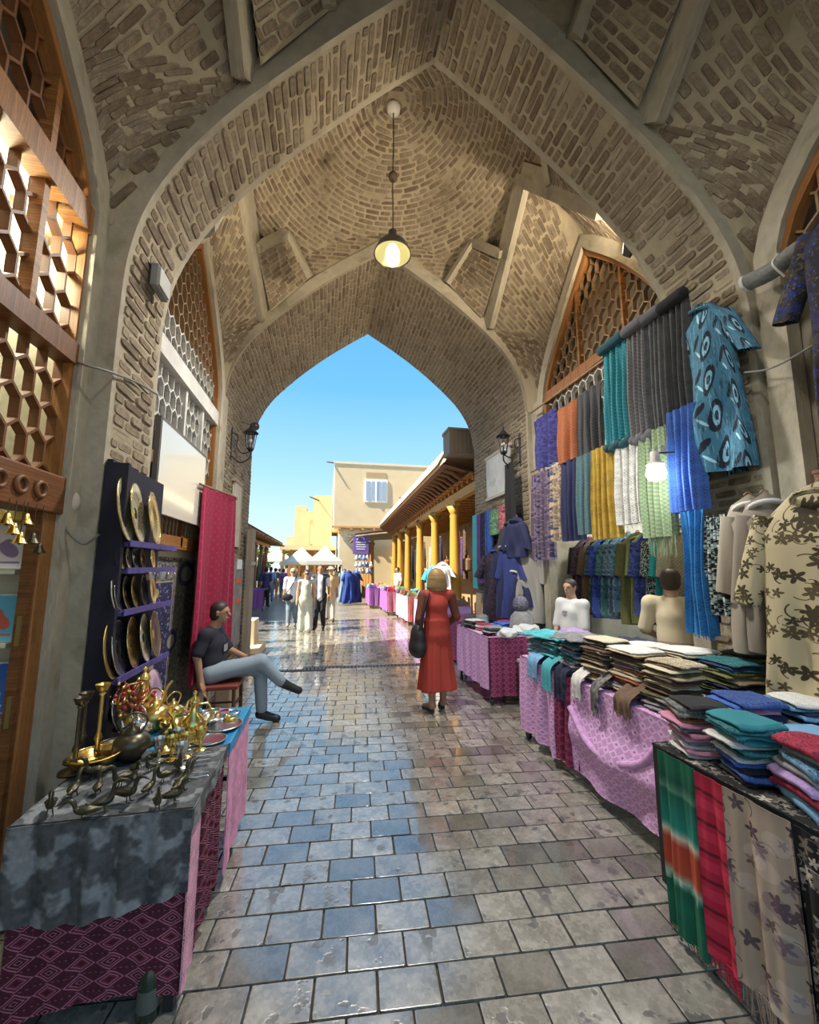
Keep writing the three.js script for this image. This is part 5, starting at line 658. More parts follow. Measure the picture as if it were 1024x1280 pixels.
function limb(pts, radii, seg = 24, rad = 8) { const c = new THREE.CatmullRomCurve3(pts), g = new THREE.TubeGeometry(c, seg, 1, rad), p = g.attributes.position, n = pts.length - 1; for (let i = 0; i <= seg; i++) { const t = i / seg, x = t * n, k = Math.min(n - 1, Math.floor(x)), r = lerp(radii[k], radii[k + 1], x - k), ctr = c.getPointAt(t); for (let j = 0; j <= rad; j++) { const q = i * (rad + 1) + j; p.setXYZ(q, ctr.x + (p.getX(q) - ctr.x) * r, ctr.y + (p.getY(q) - ctr.y) * r, ctr.z + (p.getZ(q) - ctr.z) * r); } } g.computeVertexNormals(); return g; }
// --- tables
stall('brass seller table under the grey velvet cloth', -1.06, -.5, -2.42, -1.86, .69, false); stall('second brass seller table under the blue cloth', -1.06, -.5, -3.02, -2.44, .69, false);
{ const t = thing('tablecloth', 'mottled grey velvet cloth draped over the brass table', 'tablecloth');
  mesh('top_panel', sheet(12, 12, (u, v) => V(lerp(-1.08, -.478, u), .705 + .004 * fbm(u, v, 5, 3, 501), lerp(-2.42, -1.845, v)), .006, .6, .6), CM.velvet, t);
  mesh('front_panel', drapeG(V(-1.085, .705, -1.842), V(-.478, .705, -1.842), (u) => .31 + .03 * Math.sin(u * 4), V(0, 0, 1), { pleats: 5, amp: .012, nx: 50 }), CM.velvet, t); mesh('side_panel', drapeG(V(-.476, .705, -1.842), V(-.476, .705, -2.42), (u) => .075 - .02 * u, V(1, 0, 0), { pleats: 2, amp: .006 }), CM.velvet, t); mesh('back_panel', drapeG(V(-1.087, .705, -2.42), V(-1.087, .705, -1.842), .33, V(-1, 0, 0), { pleats: 3, amp: .012 }), CM.velvet, t);
  const s = thing('table_skirt', 'maroon ikat skirt with pale diamonds under the grey velvet', 'tablecloth'); mesh('front_panel', drapeG(V(-1.06, .66, -1.862), V(-.492, .66, -1.862), (u) => .60 - .04 * Math.sin(u * 3), V(0, 0, 1), { pleats: 4, amp: .005, nx: 48 }), CM.ikatRed, s); mesh('side_panel', drapeG(V(-.5, .66, -1.99), V(-.5, .66, -2.44), .56, V(1, 0, 0), { pleats: 4, amp: .015 }), CM.ikatRed, s); mesh('back_panel', drapeG(V(-1.064, .66, -2.4), V(-1.064, .66, -1.862), .6, V(-1, 0, 0), { pleats: 4, amp: .012 }), CM.ikatRed, s);
  const p = thing('table_skirt', 'narrow pink lace strip at the corner of the brass table', 'tablecloth'); mesh('panel', drapeG(V(-.484, .66, -1.852), V(-.484, .66, -1.985), .585, V(1, 0, 0), { pleats: 1, amp: .006, nx: 12 }), cl([.82, .42, .58], TX.lace), p);
  const q = thing('table_skirt', 'bright pink lace skirt on the blue brass table', 'tablecloth'); mesh('panel', drapeG(V(-.478, .70, -2.45), V(-.478, .70, -3.03), .62, V(1, 0, 0), { pleats: 2.5, amp: .01 }), cl([.82, .38, .60], TX.lace), q);
  const b = thing('tablecloth', 'shiny sky blue cloth on the second brass table', 'tablecloth'); mesh('top_panel', box(.6, .01, .6, -.775, .70, -2.735), cl([.03, .26, .52], TX.damask, { roughness: .35 }), b); mesh('edge', box(.01, .05, .6, -.473, .685, -2.735), cl([.03, .26, .52]), b); }
// --- wares
const TB = .712, place = (px, py, y = TB) => onY(px, py, y);
function ware(name, label, cat, px, py, build, turn = 0, sc = 1, group, y) { const t = thing(name, label, cat, place(px, py, y), turn, group); build(t); t.scale.setScalar(sc); return t; }
const jug = (m) => (t) => { mesh('body', lathe([[0, 0], [.035, 0], [.032, .012], [.02, .02], [.05, .05], [.062, .085], [.05, .12], [.022, .145], [.018, .19], [.028, .205], [.024, .205], [.014, .19], [0, .19]], 24), m, t); mesh('lid', xf(lathe([[.026, 0], [.022, .015], [.008, .025], [.008, .035], [.012, .045], [0, .055]], 16), 0, .205, 0), m, t); mesh('spout', limb([V(.05, .07, 0), V(.085, .09, 0), V(.095, .14, 0), V(.12, .175, 0)], [.014, .012, .008, .006], 16, 8), m, t); mesh('handle', tube([V(-.02, .19, 0), V(-.07, .18, 0), V(-.08, .12, 0), V(-.055, .07, 0)], .006, 18, 6), m, t); };
const bowl = (m) => (t) => { mesh('bowl', lathe([[0, 0], [.04, 0], [.036, .012], [.07, .03], [.09, .06], [.094, .062], [.072, .024], [0, .016]], 28), m, t); mesh('rim', xf(new THREE.TorusGeometry(.092, .004, 6, 28), 0, .062, 0, R(90)), m, t); };
const candle = (m, h = .22) => (t) => { mesh('foot', lathe([[0, 0], [.06, 0], [.058, .01], [.03, .02], [.014, .035], [0, .035]], 24), m, t); mesh('stem', lathe([[.012, .03], [.009, .08], [.016, .095], [.008, .12], [.007, h - .03], [.014, h - .02], [0, h - .01]], 16), m, t); mesh('cup', xf(lathe([[0, 0], [.018, 0], [.03, .03], [.028, .03], [.014, .006], [0, .006]], 18), 0, h - .01, 0), m, t); };
const goblet = (m) => (t) => { mesh('foot', lathe([[0, 0], [.03, 0], [.028, .006], [.006, .014], [0, .014]], 20), m, t); mesh('stem', lathe([[.006, .01], [.009, .03], [.005, .05]], 10), m, t); mesh('cup', xf(lathe([[0, 0], [.014, .002], [.026, .03], [.028, .06], [.025, .06], [.022, .03], [0, .008]], 20), 0, .048, 0), m, t); };
const pot = (m, d) => (t) => { mesh('body', lathe([[0, 0], [.04, 0], [.05, .015], [.085, .06], [.08, .1], [.05, .125], [.03, .13], [0, .13]], 26), m, t); mesh('lid', xf(lathe([[.034, 0], [.03, .02], [.01, .03], [.012, .045], [0, .05]], 16), 0, .13, 0), m, t); mesh('spout', limb([V(.07, .05, 0), V(.115, .07, 0), V(.13, .11, 0), V(.15, .125, 0)], [.016, .013, .009, .008], 14, 8), m, t); mesh('handle', tube([V(-.03, .12, 0), V(-.06, .19, 0), V(.0, .225, 0), V(.06, .19, 0), V(.035, .12, 0)], .005, 22, 6), m, t); };
function bird(t, k) { const s = [1, 1.15, .9, 1.05][k % 4], up = [.05, .03, .07, .045][k % 4]; mesh('body', limb([V(-.09, .045 + up * .3, 0), V(-.06, .05, 0), V(-.01, .055, 0), V(.035, .065, 0), V(.055, .08 + up, 0), V(.075, .095 + up, 0), V(.09, .094 + up, 0)], [.004, .016, .026, .022, .011, .013, .008], 30, 10).scale(s, s, s), bronze, t); mesh('beak', limb([V(.088, .094 + up, 0), V(.115, .088 + up, 0), V(.14, .075 + up, 0)], [.007, .005, .001], 10, 6).scale(s, s, s), bronze, t); for (const z of [-1, 1]) mesh('leg', merge([rod(V(.005, .045, z * .008), V(.012, .004, z * .014), .0035), rod(V(.012, .004, z * .014), V(.035, .004, z * .018), .0035, .002)]).scale(s, s, s), bronze, t); mesh('wing', xf(new THREE.SphereGeometry(1, 12, 8), -.02 * s, .06 * s, 0, 0, 0, .15, V(.045 * s, .014 * s, .03 * s)), bronze, t); }
[[62, 1018], [104, 1026], [128, 1014], [158, 1003], [122, 992], [92, 996], [196, 1012], [216, 1004], [226, 990], [232, 978], [186, 992], [152, 984], [205, 978], [168, 972], [188, 964], [118, 974], [222, 966]].forEach(([x, y], i) => { const spots = ['beside the outer velvet corner', 'beside the front velvet hem', 'between two others by the velvet hem', 'in the middle of the velvet table', 'near the tall candlestick', 'by the table back corner']; const t = thing('bird_figurine', `dark bronze long beaked bird figurine ${['on the grey velvet cloth'][0]}`, 'figurine', place(x, y), hash(i, 7, 2) * 6.28, 'bronze birds on the grey velvet'); bird(t, i); t.scale.setScalar(.52 + .22 * hash(i, 9, 1)); });
ware('jug', 'tall slim golden ewer standing at the table edge', 'jug', 240, 928, jug(goldB), R(200), 1.0); ware('jug', 'brass ewer with curved spout behind the goblets', 'jug', 176, 905, jug(brass), R(30), 1.25); ware('jug', 'copper ewer beneath the bead bouquet', 'jug', 150, 912, jug(copper), R(100), 1.1);
ware('teapot', 'round brass teapot with a high handle', 'teapot', 192, 912, pot(brass), R(-30), 1.0); ware('teapot', 'dark patinated teapot in front of the brass ones', 'teapot', 163, 950, pot(patina), R(20), .95); ware('teapot', 'small golden teapot beside the blue cloth', 'teapot', 215, 905, pot(goldB), R(60), .8); ware('teapot', 'silver teapot near the plate rack', 'teapot', 170, 930, pot(silver), R(150), .85);
ware('bowl', 'wide brass bowl with flat rim beside the candlestick', 'bowl', 118, 962, bowl(brass), 0, 1.1); ware('bowl', 'deep golden bowl on the edge of the blue cloth', 'bowl', 222, 918, bowl(goldB), 0, .95); ware('bowl', 'silver bowl among the jewellery', 'bowl', 262, 906, bowl(silver), 0, .7); ware('bowl', 'tarnished bowl beneath the plate rack', 'bowl', 142, 945, bowl(patina), 0, .9);
ware('candlestick', 'tall brass candlestick before the plate rack', 'candlestick', 120, 952, candle(brass, .3), 0, 1.1); ware('candlestick', 'thin dark candlestick at the table back', 'candlestick', 92, 965, candle(patina, .3), 0, 1); ware('candlestick', 'short dark candlestick with a wide cup by the pier', 'candlestick', 100, 950, candle(patina, .26), 0, 1.1); ware('candlestick', 'squat golden candlestick by the goblets', 'candlestick', 205, 940, candle(goldB, .14), 0, .9);
[[214, 950], [232, 946], [250, 938], [226, 960], [198, 952], [222, 940]].forEach(([x, y], i) => ware('goblet', i < 3 ? 'small golden goblet by the edge of the velvet' : 'small silver goblet between the golden ones', 'goblet', x, y, goblet(i < 3 ? goldB : silver), 0, 1.0, i < 3 ? 'golden goblets' : 'silver goblets'));
for (let i = 0; i < 9; i++) { const p = place(258 - i * .9 - 6, 932 + i * 5.2), t = thing('spoon', 'slim silver spoon in the row along the velvet edge', 'spoon', p.clone().add(V(-.02, .002, 0)), R(8) + .1 * Math.sin(i * 5), 'row of silver spoons'); mesh('handle', xf(new THREE.CapsuleGeometry(.003, .09, 3, 6), .02, .003, 0, 0, 0, R(90)), silver, t); mesh('bowl', xf(new THREE.SphereGeometry(1, 12, 8), -.04, .004, 0, 0, 0, 0, V(.018, .004, .011)), silver, t); }
for (let i = 0; i < 12; i++) { const x = 228 + (i % 6) * 12 + 4 * (i > 5), y = 898 - (i > 5 ? 7 : 0) + (i % 3), m = [silver, goldB, mat([.42, .08, .10], { roughness: .3 }), mat([.55, .5, .55], { metalness: .9, roughness: .25 })][i % 4]; const t = thing('bracelet', ['silver bangle in the jewellery heap on the blue cloth', 'golden bangle in the jewellery heap on the blue cloth', 'red beaded bangle in the jewellery heap on the blue cloth', 'pewter bangle in the jewellery heap on the blue cloth'][i % 4], 'bracelet', place(x, y).add(V(0, .012, 0)), 0, 'jewellery heap'); mesh('ring', xf(new THREE.TorusGeometry(.032, .008, 8, 22), 0, 0, 0, R(80 + 20 * hash(i, 1, 1)), 0, hash(i, 2, 2)), m, t); mesh('stone', xf(new THREE.SphereGeometry(.012, 8, 6), .03, .005, 0), i % 2 ? mat([.05, .3, .45], { roughness: .2 }) : goldB, t); }
ware('tray', 'chased silver tray on the blue cloth', 'tray', 278, 908, (t) => { mesh('dish', lathe([[0, 0], [.1, 0], [.13, .012], [.135, .014], [.1, .005], [0, .004]], 30), silver, t); mesh('rim', xf(new THREE.TorusGeometry(.133, .005, 6, 30), 0, .014, 0, R(90)), silver, t); }, 0, .8);
ware('tray', 'small silver tray at the near end of the blue cloth', 'tray', 262, 926, (t) => { mesh('dish', lathe([[0, 0], [.1, 0], [.13, .012], [.135, .014], [.1, .005], [0, .004]], 30), silver, t); mesh('rim', xf(new THREE.TorusGeometry(.133, .005, 6, 30), 0, .014, 0, R(90)), silver, t); }, 0, .6);
{ const t = ware('bead_bouquet', 'bouquet of red and gold beaded stems in a brass vase', 'bouquet', 162, 918, (g) => { mesh('vase', lathe([[0, 0], [.04, 0], [.05, .05], [.03, .09], [.04, .11], [.034, .11], [0, .1]], 20), brass, g); const l = { a: [], b: [], c: [] }; const q = mulberry(77); for (let i = 0; i < 60; i++) { const a = q() * 6.28, r = .02 + .1 * q(), h = .12 + .16 * q(); const p = V(Math.cos(a) * r, h, Math.sin(a) * r); l.a.push(rod(V(0, .1, 0), p, .0015, .001, 4)); l[i % 2 ? 'b' : 'c'].push(new THREE.IcosahedronGeometry(.011, 1).translate(p.x, p.y, p.z)); } mesh('stems', merge(l.a), bronze, g); const b = mesh('beads', merge(l.b), mat([.4, .03, .04], { roughness: .3 }), g); b.userData.kind = 'stuff'; const c = mesh('beads', merge(l.c), goldB, g); c.userData.kind = 'stuff'; }, 0, 1.0); }
ware('bottle', 'dark green bottle with gold neck standing on the floor by the table corner', 'bottle', 184, 1272, (t) => { mesh('body', lathe([[0, 0], [.036, 0], [.038, .01], [.038, .13], [.03, .16], [.016, .185], [.014, .22], [0, .22]], 22), mat([.02, .035, .02], { roughness: .15 }), t); mesh('label', xf(new THREE.CylinderGeometry(.0388, .0388, .07, 22, 1, true), 0, .075, 0), mat([.10, .11, .10], { roughness: .5 }), t); mesh('cap', xf(lathe([[0, .02], [.015, .018], [.017, 0], [.0155, -.03]], 16), 0, .215, 0), mat([.32, .30, .10], { metalness: .7, roughness: .35 }), t); }, 0, 1.0, null, 0);
// --- plate rack
{ const navyW = mat([.013, .011, .035], { map: grain, roughness: .7 }), purpleW = mat([.12, .09, .38], { map: grain, roughness: .6 });
  const X = -1.24, zA = -2.6, zB = -3.36, t = thing('plate_rack', 'dark navy wooden rack with purple shelves for brass plates', 'rack');
  mesh('back_board', box(.03, 1.65, zA - zB, X - .0, 1.42, (zA + zB) / 2), navyW, t); mesh('side_board', box(.12, 2.22, .03, X + .05, 1.11, zA + .01), navyW, t); mesh('leg', box(.05, .6, .05, X, .3, zB + .03), navyW, t); mesh('leg', box(.05, .6, .05, X, .3, zA - .03), navyW, t);
  const sh = [1.755, 1.60, 1.365, 1.0]; sh.forEach((h, i) => { const s = mesh('shelf', box(i === 1 ? .09 : .13, .022, zA - zB - (i === 1 ? .1 : .02), X + .07, h, (zA + zB) / 2), purpleW, t); mesh('lip', box(.012, .035, zA - zB - .02, X + .135, h + .006, (zA + zB) / 2), purpleW, s); });
  function plate(label, px, py, dia, m, rimM, base, grp, scallop) { const p = onX(px, py, X + .075), t2 = thing('display_plate', label, 'plate', V(X + .075, base + .012, clamp(p.z, zB + dia * .14, zA - .02)), R(11), grp), r = dia / 2;
    const inner = new THREE.Group(); const g = lathe([[0, 0], [r * .55, 0], [r * .62, r * .06], [r * .92, r * .10], [r, r * .11], [r * .98, r * .13], [r * .6, r * .085], [r * .52, r * .03], [0, r * .03]], 40); if (scallop) { const q = g.attributes.position; for (let i = 0; i < q.count; i++) { const a = Math.atan2(q.getZ(i), q.getX(i)), R2 = Math.hypot(q.getX(i), q.getZ(i)), k = 1 + .05 * smooth(.7 * r, r, R2) * Math.sin(a * 14); q.setX(i, q.getX(i) * k); q.setZ(i, q.getZ(i) * k); } g.computeVertexNormals(); }
    const place2 = (gg) => xf(xf(gg, 0, 0, 0, 0, 0, R(-90)), 0, r, 0, 0, 0, R(9)); mesh('dish', place2(g), m, t2); mesh('rim', place2(xf(new THREE.TorusGeometry(r * .985, r * .022, 6, 44), 0, r * .12, 0, R(90))), rimM, t2); mesh('boss', place2(xf(lathe([[0, r * .06], [r * .12, r * .05], [r * .2, r * .03]], 20), 0, 0, 0)), rimM, t2); return t2; }
  plate('large white enamel plate with brass rim at the pier end of the top shelf', 148, 625, .37, enamel, brass, sh[0]); plate('large pale engraved plate between two others on the top shelf', 169, 632, .37, enamel, goldB, sh[0], null, false); plate('large scalloped golden plate at the outer end of the top shelf', 190, 637, .36, engraved, goldB, sh[0], null, true);
  const mats = [[darkPlate, patina, 'dark lacquered'], [engraved, brass, 'engraved brass'], [enamel, silver, 'pale enamel'], [darkPlate, silver, 'black enamel'], [patina, brass, 'tarnished bronze'], [engraved, goldB, 'golden']];
  [137, 151, 160, 168, 178, 190].forEach((x, i) => plate(`small ${mats[i][2]} plate on the second shelf of the rack`, x, 690, .13 + .02 * (i % 2), mats[i][0], mats[i][1], sh[1]));
  [137, 147, 157, 167, 178, 189].forEach((x, i) => plate(`medium ${mats[(i + 2) % 6][2]} plate on the third shelf of the rack`, x, 735, .195, mats[(i + 2) % 6][0], mats[(i + 2) % 6][1], sh[2]));
  [130, 146, 163, 178, 190].forEach((x, i) => plate(`big ${mats[(i * 2 + 1 + (i > 2)) % 6][2]} plate on the lowest shelf of the rack`, x, 800, .31, mats[(i * 2 + 1 + (i > 2)) % 6][0], mats[(i * 2 + 1 + (i > 2)) % 6][1], sh[3]));
  [[158, -2.72, .66], [176, -2.98, .66], [184, -3.15, .70]].forEach(([x, z, h], i) => { const q = thing('display_plate', ['black enamel plate leaning on the rack foot behind the candlestick', 'bronze plate leaning on the rack foot behind the ewers', 'oval silver plate leaning on the rack foot beside the carpet'][i], 'plate', V(-1.12, .705, z)); const r = .12; mesh('dish', xf(xf(lathe([[0, 0], [r * .55, 0], [r * .92, r * .1], [r, r * .11], [r * .6, r * .08], [0, r * .03]], 32), 0, 0, 0, 0, 0, R(-90)), 0, r, 0, 0, 0, R(12)), [darkPlate, patina, silver][i], q); mesh('rim', xf(xf(new THREE.TorusGeometry(r * .985, .004, 6, 36), 0, r * .11, 0, R(90)), 0, r, 0, 0, 0, R(-78)), [silver, brass, silver][i], q); });
  [[150, 4], [163, 4], [172, 4]].forEach(([x], i) => { const z = [-2.86, -3.04, -3.16][i]; const c = thing('small_cup', ['silver cup hanging on the second shelf lip', 'white enamel cup hanging on the second shelf lip', 'pewter cup hanging at the second shelf end'][i], 'cup', V(X + .16, 1.545, z)); mesh('cup', lathe([[0, 0], [.02, 0], [.028, .05], [.026, .05], [.018, .004], [0, .004]], 18), [silver, whitePaintSkySheen, silver][i], c); mesh('handle', xf(new THREE.TorusGeometry(.014, .003, 5, 14), .034, .028, 0), silver, c); });
}
// --- hangings behind the seated man
{ const Xw = -1.5, a = onX(190, 700, Xw), b = onX(243, 700, Xw), t = thing('hanging_carpet', 'dark blue carpet with grey floral border hung on the wall behind the chair', 'carpet'); mesh('pile', drapeG(V(Xw, 1.72, a.z + .15), V(Xw, 1.72, b.z - .02), 1.64, V(1, 0, 0), { pleats: 1, amp: .008, th: .012 }), CM.rug, t); { const uv = t.children[0].geometry.attributes.uv; let mu = 0, mv = 0; for (let i = 0; i < uv.count; i++) { mu = Math.max(mu, uv.getX(i)); mv = Math.max(mv, uv.getY(i)); } for (let i = 0; i < uv.count; i++) uv.setXY(i, uv.getX(i) / mu, 1 - uv.getY(i) / mv); } mesh('fringe', fringeG(V(Xw + .01, 1.75, a.z + .15), V(Xw + .01, 1.75, b.z), .05, 50, V(1, 0, 0)), mat([.55, .5, .4]), t);
  const c = onX(254, 608, -1.3), d = onX(293, 622, -1.29), r = thing('hanging_cloth', 'long crimson woven cloth hung behind the seated man', 'cloth'); mesh('cloth', drapeG(V(-1.3, c.y - .0, c.z), V(-1.28, d.y, d.z), 2.0, V(1, 0, 0), { pleats: 2.2, amp: .034, fuller: .12, nx: 48, ny: 24 }), CM.redCloth, r); { const uv = r.children[0].geometry.attributes.uv; let mu = 0, mv = 0; for (let i = 0; i < uv.count; i++) { mu = Math.max(mu, uv.getX(i)); mv = Math.max(mv, uv.getY(i)); } for (let i = 0; i < uv.count; i++) uv.setXY(i, uv.getX(i) / mu, 1 - uv.getY(i) / mv); } mesh('rod', rod(V(-1.31, c.y + .01, c.z + .08), V(-1.29, d.y + .02, d.z - .05), .012), woodPale, r); mesh('fringe', fringeG(V(-1.25, lerp(c.y, d.y, .5), lerp(c.z, d.z, .5)), V(-1.25, d.y, d.z), .05, 30, V(1, 0, 0)), CM.redCloth, r);
  const e = onX(201, 516, -1.35), f = onX(256, 572, -1.35), w = thing('gloss_board', 'glossy white panel hung in front of the lattice window', 'panel'), zm = (e.z + f.z) / 2, zl = e.z - f.z; mesh('sheet', box(.03, .76, zl, -1.35, 2.44, zm, .004), new THREE.MeshPhysicalMaterial({ color: 0xd9d4c8, roughness: .3, clearcoat: 1, clearcoatRoughness: .08 }), w); mesh('edge', merge([box(.04, .78, .03, -1.355, 2.44, e.z), box(.04, .03, zl, -1.355, 2.83, zm)]), mat([.12, .11, .1]), w);
  const g = onX(199, 640, -1.46), h = onX(246, 660, -1.46), bl = thing('balustrade', 'low wooden balustrade of short turned posts below the white panel', 'balustrade'); mesh('bottom_beam', box(.09, .12, g.z - h.z + .1, -1.46, 1.86, (g.z + h.z) / 2), wood, bl); mesh('top_rail', box(.05, .04, g.z - h.z + .1, -1.46, 2.16, (g.z + h.z) / 2), wood, bl); for (let i = 0; i < 12; i++) mesh('baluster', xf(lathe([[0, 0], [.018, 0], [.012, .05], [.02, .12], [.012, .2], [.018, .24], [0, .24]], 8), -1.45, 1.92, lerp(g.z, h.z, (i + .5) / 12)), woodPale, bl); mesh('post', box(.05, .3, .05, -1.44, 1.98, lerp(g.z, h.z, .45)), woodDark, bl);
  const lw = thing('wooden_ledge', 'pale board above the hanging carpet', 'ledge'); mesh('board', box(.06, .1, g.z - h.z + .15, -1.51, 1.775, (g.z + h.z) / 2 - .02), mat([.55, .47, .33]), lw); }
// --- things on the wall of the street arch
{ const nb = thing('notice_panel', 'grey metal panel with red labels on the arch wall', 'panel'), a = onX(291, 700, -1.42), b = onX(302, 700, -1.42); mesh('panel', box(.05, 1.35, Math.abs(a.z - b.z), -1.41, 1.06, (a.z + b.z) / 2), mat([.42, .40, .36], { map: grain }), nb); for (const y of [1.42, 1.1]) mesh('label', box(.01, .09, Math.abs(a.z - b.z) * .5, -1.38, y, (a.z + b.z) / 2), mat([.55, .12, .06]), nb); mesh('label', box(.01, .16, Math.abs(a.z - b.z) * .5, -1.38, 1.68, (a.z + b.z) / 2), mat([.75, .75, .75]), nb);
  const dr = thing('white_door_leaf', 'tall narrow white board leaning in the arch recess', 'board'), c = onX(295, 600, -1.4), d = onX(303, 600, -1.4); mesh('leaf', box(.04, 1.0, Math.abs(c.z - d.z), -1.42, 2.45, (c.z + d.z) / 2), mat([.62, .58, .5], { map: plasterT }), dr); mesh('frame', merge([box(.06, .06, Math.abs(c.z - d.z) + .1, -1.42, 2.97, (c.z + d.z) / 2), box(.06, 1.05, .05, -1.42, 2.45, d.z - .03)]), mat([.35, .28, .2]), dr);
  const pl = thing('grey_plank', 'weathered grey plank standing at the outer arch edge', 'plank', V(-1.33, 0, -7.75)); mesh('board', box(.1, 2.3, .3, 0, 1.15, 0, .01), mat([.50, .47, .42], { map: woodTV }), pl); mesh('batten', box(.02, .06, .3, .06, 1.7, 0), mat([.42, .40, .36]), pl);
  const st = thing('stone_step', 'worn sandstone steps at the foot of the street arch', 'step', V(-1.36, 0, -8.6)); mesh('block', box(.34, .16, .9, .02, .08, 0, .015), stucco, st); mesh('block', box(.2, .62, .5, -.06, .31, -.2, .015), stucco, st);
  const p2 = thing('stone_plinth', 'low sandstone plinth behind the chair', 'plinth', V(-1.12, 0, -5.66)); mesh('block', box(.16, .36, .9, 0, .18, 0, .015), mat([.42, .34, .24], { map: plasterT }), p2); mesh('cap', box(.2, .04, .94, 0, .38, 0, .01), mat([.46, .38, .28], { map: plasterT }), p2); }
// --- chair
{ const t = thing('chair', 'brown wooden chair with a red seat under the seated man', 'chair', V(-1.06, 0, -4.72), R(90)); const wd = mat([.20, .10, .06], { map: woodT, roughness: .45 }), red = mat([.20, .04, .03], { roughness: .5 });
  mesh('seat', box(.42, .045, .42, 0, .445, .02, .015), red, t); for (const x of [-1, 1]) { mesh('leg', rod(V(x * .18, 0, .2), V(x * .18, .43, .19), .018), wd, t); mesh('leg', rod(V(x * .18, 0, -.17), V(x * .18, .45, -.15), .02), wd, t); mesh('back_post', rod(V(x * .18, .44, -.15), V(x * .17, .90, -.19), .018), wd, t); } mesh('backrest', sheet(8, 3, (u, v) => V((u - .5) * .36, .68 + .2 * v, -.172 - .02 * v - .02 * Math.sin(Math.PI * u)), .02, .36, .2), wd, t); mesh('stretcher', merge([rod(V(-.18, .2, .19), V(-.18, .2, -.155), .011), rod(V(.18, .2, .19), V(.18, .2, -.155), .011), rod(V(-.18, .25, .19), V(.18, .25, .19), .011)]), wd, t); }
// --- shop door beside the passage
{ const d = thing('door_1', 'orange brown wooden door post with carved lintel of the postcard shop', 'door', null, 0, null, 'structure'); mesh('post', box(.06, 2.0, .18, -1.44, 1.0, -2.48, .006), woodV, d); mesh('inner_post', box(.045, 2.0, .03, -1.445, 1.0, -2.375), woodDark, d); mesh('lintel', box(.16, .2, 1.6, -1.46, 2.0, -1.78, .01), woodDark, d); for (let i = 0; i < 7; i++) mesh('carving', xf(new THREE.TorusGeometry(.035, .012, 6, 14), -1.375, 2.0, -1.5 - i * .13, 0, R(90)), woodDark, d); for (const h of [.95, 1.32]) mesh('hinge', box(.02, .14, .04, -1.44, h, -2.37), mat([.3, .22, .1], { metalness: .7, roughness: .4 }), d); mesh('rope_end', xf(new THREE.SphereGeometry(.05, 10, 8), -1.38, 1.98, -2.55, 0, 0, 0, V(.7, 1.2, .7)), mat([.5, .45, .36]), d);
  const c = thing('postcard_shelf', 'white shelf unit with postcards inside the shop door', 'shelf'), wh = mat([.66, .64, .58], { map: plasterT }); mesh('back', box(.9, 1.9, .02, -1.95, .95, -2.515), wh, c); [.28, .60, .92, 1.25, 1.60].forEach((h) => mesh('shelf', box(.9, .02, .13, -1.95, h, -2.44), wh, c)); mesh('top', box(.9, .04, .15, -1.95, 1.88, -2.45), mat([.6, .45, .12]), c);
  const cards = [['pale postcard of a purple bird', '#cfc8d8', '#7d6f9e'], ['sky blue postcard with a red and white figure', '#5aa8cc', '#c05a50'], ['deep blue postcard with a white horizon', '#2a62b8', '#c8dcec'], ['light blue postcard with grey hills', '#6f9fc4', '#7c8894'], ['blue grey postcard with a tower', '#86a2b8', '#4f5e70']];
  cards.forEach(([lb, bg, fg], i) => { const h = [1.61, 1.26, .93, .61, .29][i], m = mat(0xffffff, { roughness: .35, map: canvasTex(64, 64, (x, w, hh) => { x.fillStyle = bg; x.fillRect(0, 0, w, hh); oval(x, 34, 36, 17, 9, fg, .6); oval(x, 30, 26, 7, 6, fg); x.fillStyle = fg; x.fillRect(10, 54, 44, 3); }) }); for (const x of [-1.575, -1.84]) { const o = thing('postcard', lb + (x > -1.8 ? ' near the door post' : ' deeper in the shop'), 'postcard', V(x, h, -2.43)); mesh('card', xf(new THREE.BoxGeometry(.2, .22, .004), 0, .115, 0, R(-14), 0, 0), m, o); mesh('border', xf(new THREE.BoxGeometry(.215, .235, .002), 0, .116, -.004, R(-14), 0, 0), whitePaintSkySheen, o); } });
  for (let i = 0; i < 6; i++) { const p = onX(8 + i * 8, 655 + (i % 3) * 12 + (i > 3 ? 12 : 0), -1.36), b = thing('brass_bell', 'small brass bell hanging from the carved shop lintel', 'bell', p, 0, 'brass bells under the lintel'); mesh('bell', lathe([[0, .05], [.008, .048], [.014, .03], [.02, .01], [.03, 0], [.028, -.001], [.015, .025], [0, .04]], 18), i > 3 ? bronze : brass, b); mesh('clapper', new THREE.SphereGeometry(.007, 8, 6), bronze, b); mesh('cord', rod(V(0, .05, 0), V(0, 1.92 - p.y, 0), .002), bronze, b); } }
